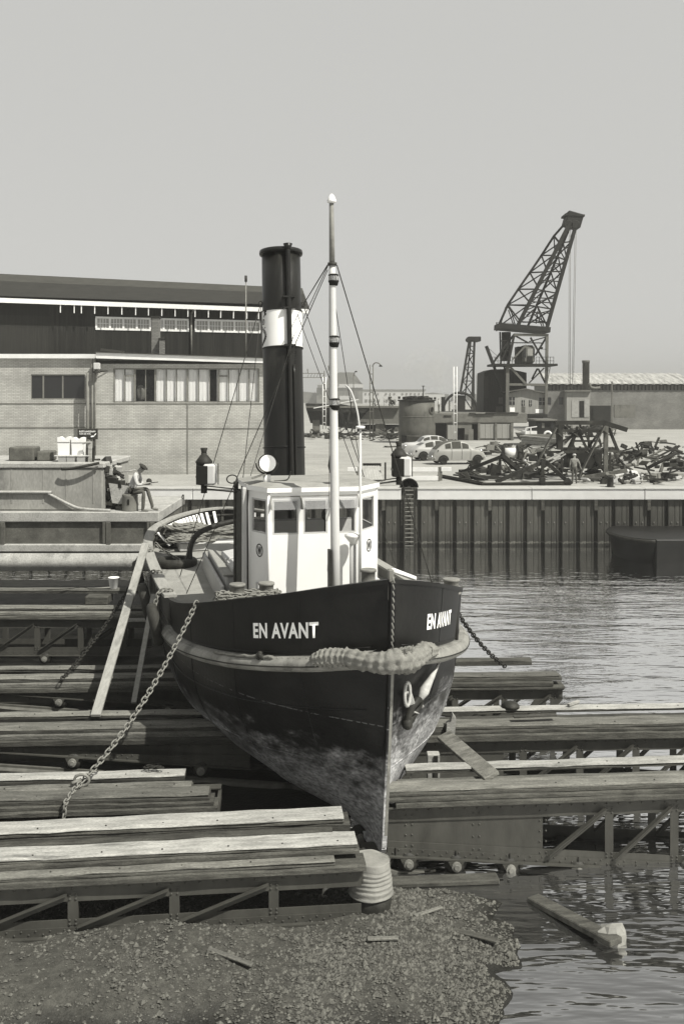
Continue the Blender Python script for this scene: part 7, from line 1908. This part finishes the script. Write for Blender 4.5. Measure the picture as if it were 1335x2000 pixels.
# ================================================================== CARS
def car(label, loc, rot, prof, belt, W, wheels, wr, paint, win, fenders=(), details=None, sc=1.0, group='cars parked on the quay', roofstripe=False):
    """prof: (x, top z) silhouette from tail to nose; belt: height of the shoulder line"""
    t = thing('parked_car', label, 'car', loc, rot, group)
    xs = [p[0] for p in prof]; x0, x1 = xs[0], xs[-1]; NU_ = 44; zb = 0.26
    top = lambda x: interp(prof, x)
    def hw(x):
        u = (x-x0)/(x1-x0); return W/2*(1-abs(2*u-1)**5*0.30)
    def sec(x, v):
        zt = top(x); w_ = hw(x); zbelt = min(belt, zt-0.05)
        # v 0..1: left sill, up, over the roof, down to the right sill
        s = 1 if v < 0.5 else -1; q = v*2 if v < 0.5 else (1-v)*2
        if q < 0.30: y, z = w_*(0.92+0.08*math.sin(q/0.3*PI/2)), zb+(zbelt-zb)*q/0.30*0.85
        elif q < 0.42: f = (q-0.30)/0.12; y, z = w_*(1-0.07*f), zb+(zbelt-zb)*(0.85+0.15*f)
        elif q < 0.75: f = (q-0.42)/0.33; y, z = w_*(0.93-0.20*f**1.3), zbelt+(zt-zbelt)*(0.92*f)
        else: f = (q-0.75)/0.25; y, z = w_*0.73*math.cos(f*PI/2), zbelt+(zt-zbelt)*(0.92+0.08*math.sin(f*PI/2))
        return Vector((x, s*y, z))*sc
    mb = MB(); mb.grid(lambda u, v: sec(x0+(x1-x0)*u, v), NU_, 40)
    mb.add([sec(x0, v/20) for v in range(21)], [tuple(range(21))]); mb.add([sec(x1, v/20) for v in range(21)], [tuple(range(21))])
    body = mb.build('body', paint, t)
    # side windows sit 8 mm proud of the skin, quarter by quarter
    for xa, xb, qa, qb in win:
        for s in (0, 1):
            mb = MB()
            def wp(u, v):
                x = xa+(xb-xa)*u; q = qa+(qb-qa)*v; p = sec(x, q/2 if s == 0 else 1-q/2); return p+Vector((0, (0.012 if s == 0 else -0.012), 0.004))
            mb.grid(wp, 6, 4); mb.build('window', M_carglass, t)
    for i, wx in enumerate(wheels):
        for s in (-1, 1):
            y = s*(W/2-0.055)*sc; M = Matrix.Rotation(R(90)*s,3,'X')
            w_ = MB().lathe([(wr*0.62,-0.07),(wr*0.95,-0.085),(wr,-0.05),(wr,0.05),(wr*0.95,0.085),(wr*0.62,0.07)], Vector((wx*sc, y, wr*sc)), 22, M).build('wheel', M_tyre, t)
            MB().lathe([(0.0,-0.095),(wr*0.25,-0.09),(wr*0.35,-0.07),(wr*0.60,-0.075),(wr*0.63,-0.06)] if False else [(0.0,0.095),(wr*0.28,0.09),(wr*0.36,0.07),(wr*0.62,0.08),(wr*0.64,0.06)], Vector((wx*sc, y, wr*sc)), 18, M, caps=False).build('hub_cap', M_carpale, w_)
            MB().prism([(wx*sc+wr*1.25*sc*math.cos(PI*k/14), wr*sc*0.95+wr*1.25*sc*math.sin(PI*k/14)) for k in range(15)], 0.02, c=(0, s*(W/2+0.006)*sc-0.01, 0)).build('wheel_arch', M_dark, t)
    for (fx, fz, lx, lz, ly, yo) in ():
        for s in (-1, 1):
            mb = MB(); mb.sphere((fx*sc, s*(W/2-yo)*sc, fz*sc), 1.0, 16, 10, (lx*sc, ly*sc, lz*sc)); mb.build('fender', paint, t)
    if details: details(t, sec, sc)
    return t
M_carglass = mat('car_glass', 0.05, 0.12, 0.25, 1.5)
M_carpale = mat('car_pale_paint', 0.36, 0.3, 0.05, 2); M_cargrey = mat('car_grey_paint', 0.28, 0.3, 0.05, 2); M_carwhite = mat('car_white_paint', 0.42, 0.3, 0.04, 2); M_chrome = mat('chrome_trim', 0.5, 0.2, 0.1, 4, metal=0.8)
def bumper(t, x, z, W, sc):
    mb = MB(); mb.tube([Vector((x-0.0+0.10*abs(k/6-1)**2*(1 if x < 0 else -1), (k/6-1)*W/2, z))*sc for k in range(13)], 0.055*sc, 7); b = mb.build('bumper', M_chrome, t)
    for s in (-1, 1): MB().cyl(Vector((x-(0.04 if x < 0 else -0.04), s*0.45, z-0.10))*sc, Vector((x-(0.04 if x < 0 else -0.04), s*0.45, z+0.14))*sc, 0.04*sc, 7).build('overrider', M_chrome, b)
# economy car with canvas roof, tail to the left
def det_a(t, sec, sc):
    bumper(t, -1.86, 0.46, 1.3, sc); bumper(t, 1.80, 0.46, 1.3, sc)
    mb = MB(); mb.grid(lambda u, v: sec(-1.62+1.75*u, 0.5-0.125+0.25*v*1.0)+Vector((-0.012,0,0.012)), 18, 8); mb.build('canvas_roof', M_trouser, t)
    for s in (-1, 1):
        MB().sphere(Vector((1.52, s*0.52, 0.86))*sc, 0.13*sc, 12, 8).build('headlight', M_chrome, t)
        for x in (-0.62, 0.10, 0.72): MB().tube([sec(x, 0.02+0.21*k/6 if s > 0 else 1-(0.02+0.21*k/6))+Vector((0, s*0.008, 0)) for k in range(7)], 0.012, 4).build('door_gap', M_dark, t)
        MB().cyl(Vector((-1.55, s*0.66, 0.95))*sc, Vector((-1.56, s*0.70, 0.95))*sc, 0.04*sc, 8).build('tail_lamp', M_dark, t)
ga = P(893, 902, 72.6)
car('pale small car with rolled dark canvas roof, nearest of the three', (ga.x-0.05, 72.6, ZQ), R(13), [(-1.90,0.55),(-1.80,0.80),(-1.55,1.08),(-1.2,1.36),(-0.8,1.53),(-0.3,1.60),(0.2,1.56),(0.6,1.40),(0.88,1.12),(1.1,1.02),(1.5,0.94),(1.75,0.78),(1.86,0.55)], 1.02, 1.48, (-1.20, 1.22), 0.30, M_cargrey,
    [(-1.05,-0.66,0.46,0.70),(-0.58,0.06,0.45,0.74),(0.14,0.60,0.45,0.70)], [(1.25,0.40,0.52,0.36,0.16,0.10),(-1.2,0.42,0.50,0.33,0.10,0.04)], det_a, 1.10)
# beetle-backed saloon, tail to the left
def det_b(t, sec, sc):
    bumper(t, -2.02, 0.42, 1.45, sc); bumper(t, 2.0, 0.42, 1.45, sc)
    MB().grid(lambda u, v: sec(-1.35+0.32*u, 0.5-0.09+0.18*v)+Vector((-0.012,0,0.012)), 4, 6).build('rear_window', M_carglass, t)
    for s in (-1, 1):
        MB().sphere(Vector((-1.70, s*0.62, 0.72))*sc, 0.08*sc, 10, 7).build('tail_lamp', M_dark, t); MB().sphere(Vector((1.72, s*0.58, 0.74))*sc, 0.12*sc, 10, 7).build('headlight', M_chrome, t)
        MB().bar(Vector((-0.9, s*0.775, 0.42))*sc, Vector((0.9, s*0.775, 0.42))*sc, 0.10, 0.05).build('running_board', M_dark, t)
        for x in (-0.30, 0.62): MB().tube([sec(x, 0.02+0.30*k/6 if s > 0 else 1-(0.02+0.30*k/6))+Vector((0, s*0.008, 0)) for k in range(7)], 0.012, 4).build('door_gap', M_dark, t)
gb_ = P(846, 895, 77.0)
car('rounded pale saloon with a sloping tail, middle of the three', (gb_.x+0.15, 77.0, ZQ), R(14), [(-2.02,0.50),(-1.9,0.72),(-1.6,0.98),(-1.2,1.22),(-0.8,1.40),(-0.3,1.50),(0.2,1.49),(0.55,1.36),(0.80,1.08),(1.1,0.99),(1.5,0.88),(1.85,0.68),(2.0,0.48)], 0.95, 1.50, (-1.18, 1.24), 0.325, M_carpale,
    [(-1.0,-0.38,0.47,0.72),(-0.22,0.52,0.46,0.74)], [(1.28,0.42,0.62,0.38,0.20,0.06),(-1.2,0.42,0.62,0.40,0.20,0.05)], det_b, 1.06)
# white saloon with a long bonnet to the left
def det_c(t, sec, sc):
    bumper(t, 2.28, 0.44, 1.7, sc); bumper(t, -2.25, 0.44, 1.7, sc)
    for s in (-1, 1):
        MB().sphere(Vector((2.14, s*0.62, 0.74))*sc, 0.11*sc, 10, 7).build('headlight', M_chrome, t)
    for k in range(5): MB().bar(Vector((2.22,-0.42,0.52+0.06*k))*sc, Vector((2.22,0.42,0.52+0.06*k))*sc, 0.03, 0.02).build('grille_bar', M_chrome, t)
    MB().grid(lambda u, v: sec(0.62+0.36*u, 0.5-0.12+0.24*v)+Vector((0.012,0,0.012)), 4, 6).build('windscreen', M_carglass, t)
gc = P(838, 888, 83.5)
car('white saloon with a long bonnet and chrome front, rearmost of the three', (gc.x+0.1, 83.5, ZQ), R(188), [(-2.2,0.60),(-2.0,0.92),(-1.5,1.02),(-1.2,1.20),(-0.8,1.46),(-0.3,1.54),(0.3,1.53),(0.65,1.40),(1.0,1.06),(1.5,0.99),(2.0,0.94),(2.2,0.72),(2.26,0.5)], 0.98, 1.75, (-1.38, 1.40), 0.33, M_carwhite,
    [(-1.1,-0.5,0.47,0.74),(-0.42,0.14,0.46,0.76),(0.22,0.70,0.46,0.72)], [(1.4,0.44,0.6,0.36,0.14,0.08),(-1.38,0.44,0.6,0.36,0.14,0.06)], det_c, 1.10)
# ================================================================== QUAYSIDE CLUTTER
YE = YQ+1.4
def fence(label, pxa, pxb, rows, Y, posts):
    t = root_at('white_barrier', label, 'barrier', (pxa+pxb)/2, 940, Y, z=ZQ, group='white plank barriers on the quay')
    for a, b in rows: pb(t, 'rail', M_trim, pxa, pxb, a, b, Y, 0.05, 0.008)
    for px in posts: pb(t, 'post', M_hulk, px-2, px+2, rows[0][0]-1, 946, Y+0.06, 0.1, z0=ZQ)
    return t
fence('long white two-plank barrier beside the dark side light', 786, 855, [(913,921),(929.5,938)], 57.5, (790, 857))
fence('short white one-plank barrier right of the long one', 861, 881, [(912.5,920.5)], 58.0, (861,))
fence('short white two-plank barrier left of the hatch boards', 678, 698, [(912.5,920.5),(929.5,938)], 57.5, (698,))
# slanting boarded hatch
t = root_at('boarded_hatch', 'slanting grey boarded hatch cover leaning on the quay', 'hatch', 727, 940, 57.0, z=ZQ)
for k in range(7):
    a, b = P(708.5+5*k, 910, 57.6)-t.location, P(714+5.2*k, 940, 56.6)-t.location
    MB().bar(a, b, 0.145, 0.04, (0,-0.6,1)).build('board', M_bargelight, t)
pb(t, 'head_beam', M_dark, 708, 744, 905, 911, 57.6, 0.2); pb(t, 'floor_board', M_bargelight, 728, 753, 946, 952, 55.5, 0.6); pbar(t, 'pipe', M_bargelight, (722,944), (778,941), 55, 55, 0.12); pbar(t, 'chain_line', M_scrap, (712,938), (752,938), 56.2, 56.2, 0.06)
pbar(t, 'post', M_scrap, (752,903), (752,938), 57, 57, 0.1)
# low posts and plank before the tank
t = root_at('timber_pile', 'low heap of dark planks lying before the tank', 'timber pile', 775, 872, 96.0, z=ZQ)
jr = random.Random(6)
for k in range(6): pbar(t, 'plank', jr.choice((M_scrap, M_scrapL, M_timberD)), (750+jr.uniform(-4,6),873+jr.uniform(-1,2)), (782+jr.uniform(-4,6),874+jr.uniform(-2,2)), 96+k*0.2, 97+k*0.2, 0.3, 0.18)
# rubble and iron between the hull section and the tank
def scrap_heap(label, px0, px1, pyb, Y0, Y1, n, hmax, seed, ms, lmax=1.6):
    rnd = random.Random(seed); t = root_at('scrap_pile', label, 'scrap pile', (px0+px1)/2, pyb, (Y0+Y1)/2, group='scrap piles in the yard', z=ZQ)
    for k in range(n):
        Y = rnd.uniform(Y0, Y1); x = XW(rnd.uniform(px0, px1), Y)-t.location.x; z = rnd.uniform(0.05, 1)**2*hmax+0.08; y = Y-t.location.y
        m = rnd.choice(ms); c = Vector((x, y, z)); d = Vector((rnd.uniform(-1,1), rnd.uniform(-0.6,0.6), rnd.uniform(-0.35,0.35))).normalized()*rnd.uniform(0.4, lmax)/2
        q = rnd.random()
        if q < 0.5: MB().bar(c-d, c+d, rnd.uniform(0.06,0.2), rnd.uniform(0.04,0.14)).build('beam', m, t)
        elif q < 0.7: MB().cyl(c-d, c+d, rnd.uniform(0.04,0.12), 7).build('pipe', m, t)
        elif q < 0.9: MB().obox(c, (rnd.uniform(0.15,0.45), rnd.uniform(0.1,0.3), rnd.uniform(0.05,0.22)), Matrix.Rotation(rnd.uniform(0,3),3,'Z') @ Matrix.Rotation(rnd.uniform(-0.5,0.5),3,'X'), 0.01).build('scrap_piece', m, t)
        else: MB().prism([(-0.3,-0.1),(0.4,-0.15),(0.5,0.3),(-0.1,0.4)], 0.03, Matrix.Rotation(rnd.uniform(0,3),3,'Z') @ Matrix.Rotation(rnd.uniform(-1,1),3,'X'), c).build('plate', m, t)
    return t
SM = (M_scrap, M_scrap, M_scrap, M_scrapL, M_hulk, M_timberD)
scrap_heap('iron scrap scattered under the ship section', 655, 780, 850, 110, 124, 70, 0.9, 1, SM, 2.6)
scrap_heap('iron scrap lying left of the white mast under the hull bow', 600, 655, 845, 112, 122, 30, 0.7, 2, SM, 2.2)
scrap_heap('low litter of planks and iron behind the cable drum', 950, 1010, 880, 78, 95, 40, 0.5, 3, SM, 2.4)
scrap_heap('heap of planks and iron right of the cable drum', 1010, 1080, 880, 70, 95, 60, 0.7, 4, SM, 2.8)
scrap_heap('tangled iron inside the standing truss', 1075, 1215, 905, 60, 82, 95, 1.0, 5, (M_scrap, M_scrap, M_scrap, M_scrapL), 2.6)
scrap_heap('iron and rubble around the lying frame', 905, 1060, 935, 57, 66, 55, 0.35, 6, (M_scrap, M_scrap, M_scrapL), 1.8)
scrap_heap('pale rubble and sacks at the right end of the quay', 1130, 1330, 945, 55.5, 60, 70, 0.35, 7, (M_concrete, M_hulk, M_shirt, M_scrap, M_scrap), 0.9)
scrap_heap('tangled iron beyond the right edge', 1215, 1345, 905, 60, 85, 90, 1.2, 8, (M_scrap, M_scrap, M_scrap, M_scrapL), 2.6)
scrap_heap('clutter before the long shed', 1075, 1210, 830, 122, 132, 60, 1.2, 12, SM, 2.2)
# stacked pale planks
t = root_at('plank_stack', 'stack of long pale planks lying behind the standing truss', 'plank stack', 1050, 865, 86.0, z=ZQ)
for k in range(12): pbar(t, 'plank', jr.choice((M_bargelight, M_hulk, M_timberW)), (1018+jr.uniform(-4,4), 851+2.6*(k % 6)), (1095+jr.uniform(-10,20), 858+2.6*(k % 6)), 86+0.5*(k//6), 84, 0.22, 0.10)
# barrel
def barrel(px, py, Y, h, r, label, m):
    t = root_at('yard_barrel', label, 'barrel', px, py, Y, z=ZQ); pr = [(r*0.9,0),(r,0.02),(r,h*0.33),(r*1.06,h*0.35),(r,h*0.37),(r,h*0.65),(r*1.06,h*0.67),(r,h*0.69),(r,h*0.98),(r*0.9,h)]
    MB().lathe(pr, n=18).build('shell', m, t); MB().lathe([(r*0.2,0),(r*0.2,0.03),(0,0.03)], (r*0.4,0,h), 8).build('bung', M_scrap, t)
barrel(964, 884, 87, 1.0, 0.36, 'dark ribbed steel barrel left of the cable drum', M_tank)
# cable drum
Yd = 76.0; t = root_at('cable_drum', 'big cable drum with black end discs and pale winding', 'cable drum', 996, 896, Yd, z=ZQ)
xa, xb = XW(982, Yd)-t.location.x, XW(1010, Yd)-t.location.x; zc_ = 0.62; Md = Matrix.Rotation(R(90),3,'Y')
for x in (xa, xb): 
    MB().lathe([(0.12,-0.06),(0.62,-0.06),(0.62,0.06),(0.12,0.06)], (x,0,zc_), 26, Md).build('end_disc', M_scrap, t)
MB().lathe([(0.40,xa+0.07),(0.40,xb-0.07)], (0,0,zc_), 22, Md).build('cable_winding', M_trim, t)
# small workboat with lifebuoy behind the planks
Yk = 100.0; t = root_at('workboat', 'small dark workboat with a white lifebuoy on its cabin side', 'boat', 1066, 860, Yk, z=ZQ)
pb(t, 'cabin', M_iron, 1046, 1086, 822, 853, Yk, 4); pb(t, 'cabin_roof', M_hulk, 1044, 1088, 819, 822, Yk-0.3, 4.6)
MB().tube([P(1069,850,Yk-0.12)-t.location+Vector((0.36*math.cos(a),0,0.36*math.sin(a))) for a in [2*PI*k/20 for k in range(20)]], 0.13, 8, closed=True).build('lifebuoy', M_trim, t)
for px in (1052, 1060, 1078): pb(t, 'cabin_window', M_darkglass if px != 1060 else M_hulk, px-2.5, px+2.5, 826, 836, Yk-0.06, 0.05)
L0 = t.location; ppoly(t, 'hull', M_hulk, [(1022,848),(1095,848),(1092,862),(1030,862)], Yk-0.6, 5)
for a, b in (((1026,836),(1048,833)),((1026,836),(1026,848)),((1036,835),(1036,848))): pbar(t, 'rail', M_trim, a, b, Yk-0.5, Yk-0.5, 0.1)
pb(t, 'foredeck', M_trim, 1024, 1048, 842, 848, Yk-0.5, 2)
# ---------------------------------------------------------------- standing scrap truss
c7 = lambda x, y: (1040+x*0.13109, 810+y*0.13109)
st_ = root_at('scrap_truss', 'tall dark scrapped bridge truss standing at the right of the quay', 'truss', 1140, 940, 59.0, z=ZQ)
def sb_(name, a, b, w_, Ya=57.6, Yb=None, m=None, h=None): return pbar(st_, name, m or M_scrap, c7(*a), c7(*b), Ya, Yb or Ya, w_, h)
sb_('top_chord', (335,118), (1050,118), 0.24); sb_('top_chord', (1040,112), (1400,225), 0.26); sb_('upper_chord', (300,235), (1030,240), 0.17)
sb_('post', (1088,150), (1080,860), 0.24, m=M_scrapL); sb_('post', (410,150), (400,520), 0.30); sb_('post', (360,150), (370,510), 0.16, 59.5)
sb_('wide_plate', (1060,170), (690,910), 0.40, 57.3, m=M_scrapL, h=0.06); sb_('wide_plate', (350,190), (40,760), 0.42, 57.3, m=M_scrapL, h=0.06)
sb_('bottom_chord', (680,950), (1400,830), 0.22, 57.3, m=M_scrapL); sb_('mid_chord', (180,555), (860,550), 0.14); sb_('mid_chord', (440,495), (1010,495), 0.08); sb_('mid_chord', (860,520), (1280,545), 0.14)
for a, b, w_, d in (((440,160),(640,330),0.14,0),((640,250),(480,420),0.12,0),((660,180),(560,560),0.14,1),((640,260),(500,560),0.14,1.5),((620,300),(580,540),0.12,2),((680,260),(820,540),0.14,0),((740,170),(870,480),0.12,1),((830,200),(830,500),0.10,2),((960,260),(1020,480),0.12,1),((980,270),(830,480),0.12,0.5),((1130,200),(1260,520),0.16,0),((900,600),(1060,830),0.18,0.5),((960,600),(1050,820),0.12,1.5),((260,490),(420,390),0.10,0),((420,400),(560,330),0.10,1),((590,420),(640,540),0.10,1),((1020,120),(700,300),0.12,2),((500,150),(700,330),0.10,2),((700,120),(720,330),0.12,2),((1180,480),(1260,700),0.10,1),((560,390),(1000,390),0.12,2.0),((480,330),(1000,320),0.10,2.5)):
    sb_('brace', a, b, w_, 57.8+d)
for a, b in (((430,520),(430,900)),((700,470),(700,560)),((1150,560),(1140,840)),((980,560),(985,800))): sb_('hanger', a, b, 0.12, 60)
for x, y in ((400,300),(640,300),(1070,250),(820,560),(690,200)): sb_('gusset', (x-30,y-26), (x+30,y+26), 0.42, 57.55, m=M_scrapL, h=0.04)
sb_('deck_plate', (480,640), (1000,660), 0.9, 61, h=1.2) 
# ---------------------------------------------------------------- lying frame
c8 = lambda x, y: (860+x*0.26966, 860+y*0.26966)
lf = root_at('lying_frame', 'dark riveted steel frame lying flat along the quay edge', 'steel frame', 985, 950, 56.0, z=ZQ)
def lb_(name, a, b, w_, Ya=56.0, Yb=None, m=None, h=None): return pbar(lf, name, m or M_scrap, c8(*a), c8(*b), Ya, Yb or Ya, w_, h)
lb_('front_girder', (298,328), (905,316), 0.10, 55.0, m=M_scrapL, h=0.34); lb_('front_flange', (298,314), (935,300), 0.34, 55.0, h=0.05)
lb_('side_girder', (-10,268), (300,325), 0.12, 60.5, 55.0, h=0.40); lb_('side_flange', (-10,252), (300,310), 0.3, 60.5, 55.0, h=0.05)
lb_('rear_girder', (190,262), (420,268), 0.14, 58.5, h=0.2); lb_('cross_beam', (120,235), (330,285), 0.3, 59.5, 57, h=0.08); lb_('cross_beam', (330,262), (560,272), 0.2, 58, h=0.08)
lb_('cross_plate', (400,250), (760,262), 0.8, 60, h=0.06); lb_('cross_beam', (560,245), (900,250), 0.2, 59, h=0.1)
lb_('strut', (150,232), (455,112), 0.22, 60.0, 59.0); lb_('strut', (440,108), (570,220), 0.26, 59.0, 60.0); lb_('strut', (400,300), (760,150), 0.22, 56.2, 56.6); lb_('strut', (758,152), (905,285), 0.22, 56.6, 56.2); lb_('upright', (738,150), (735,318), 0.16, 56.4)
lb_('thin_brace', (455,150), (520,240), 0.06, 59); lb_('upright', (430,130), (430,240), 0.14, 59.2); lb_('thin_brace', (755,150), (890,85), 0.09, 56.8, m=M_bargelight); lb_('thin_brace', (790,165), (905,98), 0.07, 56.8, m=M_bargelight)
lb_('gusset', (360,190), (420,235), 0.5, 59.4, h=0.3); lb_('dark_block', (360,205), (415,225), 0.9, 59.4, h=0.7); lb_('plate', (480,160), (560,215), 0.5, 59.8, h=0.05)
lb_('end_plate', (905,285), (935,325), 0.2, 55, h=0.4); lb_('upright', (735,270), (735,330), 0.3, 55.0)
# workers by the trusses
person('worker seen from behind in checked jacket and white cap beside the truss', (XW(1121, 56.2), 56.2, ZQ), R(80), {**STAND, 'wristR': (0.05,-0.36,0.92), 'handR': (0.08,-0.42,0.84), 'elbowR': (-0.02,-0.30,1.12)}, M_jacket, M_trouser, None, 'white', k=0.98)
person('worker in pale shirt crouching over the scrap behind the lying frame', (XW(1040, 60.5), 60.5, ZQ), R(190), CROUCH, M_shirt, M_cloth, None, 'white', k=1.0)
# dark boat bow at the right end of the basin
Yv = 48.2; t = root_at('moored_hull', 'dark rounded barge bow moored at the right end of the quay wall', 'barge', 1252, 1090, Yv, z=0.0)
def bow(u, v):
    a = PI*(0.5+u*1.0); return Vector((1.55*math.cos(a)*(0.75+0.25*v)+0.6, 2.6*math.sin(a)*(0.75+0.25*v)+2.2, -0.4+1.50*v-0.25*(1-v)**2))
mb = MB(); mb.grid(bow, 24, 8); mb.add([bow(k/24, 1.0) for k in range(25)], [tuple(range(25))]); mb.build('bow', M_black, t)
MB().box(0.6, 9, -0.35, 4.75, -0.4, 1.07, 0.05).build('hull', M_black, t)
MB().tube([bow(k/24, 0.93)+Vector((-0.03,0,0)) for k in range(25)], 0.09, 7).build('rubbing_band', M_steel, t)
# ================================================================== HAZE AND SMOKE
hz_m = bpy.data.materials.new('haze'); hz_m.use_nodes = True; t_ = hz_m.node_tree; t_.nodes.clear()
pv = t_.nodes.new('ShaderNodeVolumePrincipled'); pv.inputs['Density'].default_value = 0.0009; pv.inputs['Color'].default_value = (0.52, 0.52, 0.50, 1)
om = t_.nodes.new('ShaderNodeOutputMaterial'); t_.links.new(pv.outputs[0], om.inputs['Volume'])
MB().box(-600, 700, -70, 960, -2.6, 34).build('haze', hz_m, kind='stuff', label='thin pale harbour haze over the whole basin')

# a drift of steam over the far yard
sm = bpy.data.materials.new('smoke'); sm.use_nodes = True; t_ = sm.node_tree; t_.nodes.clear()
pv = t_.nodes.new('ShaderNodeVolumePrincipled'); pv.inputs['Color'].default_value = (0.78, 0.78, 0.75, 1)
tc_ = t_.nodes.new('ShaderNodeTexCoord'); nz = t_.nodes.new('ShaderNodeTexNoise'); nz.inputs['Scale'].default_value = 0.14; nz.inputs['Detail'].default_value = 5
t_.links.new(tc_.outputs['Object'], nz.inputs['Vector'])
mr_ = t_.nodes.new('ShaderNodeMapRange'); mr_.inputs['From Min'].default_value = 0.5; mr_.inputs['From Max'].default_value = 0.75; mr_.inputs['To Max'].default_value = 0.10
t_.links.new(nz.outputs['Fac'], mr_.inputs['Value']); t_.links.new(mr_.outputs[0], pv.inputs['Density'])
om = t_.nodes.new('ShaderNodeOutputMaterial'); t_.links.new(pv.outputs[0], om.inputs['Volume'])
mb = MB()
for px, py, r_ in ((886,752,5.0),(872,738,6.5),(852,724,7.5),(830,712,7.5)):
    c_ = P(px, py, 330.0)
    mb.sphere(c_, r_, 12, 8, (1.25, 1, 0.8))
mb.build('smoke', sm, kind='stuff', label='pale steam drifting up behind the tank and hulk')
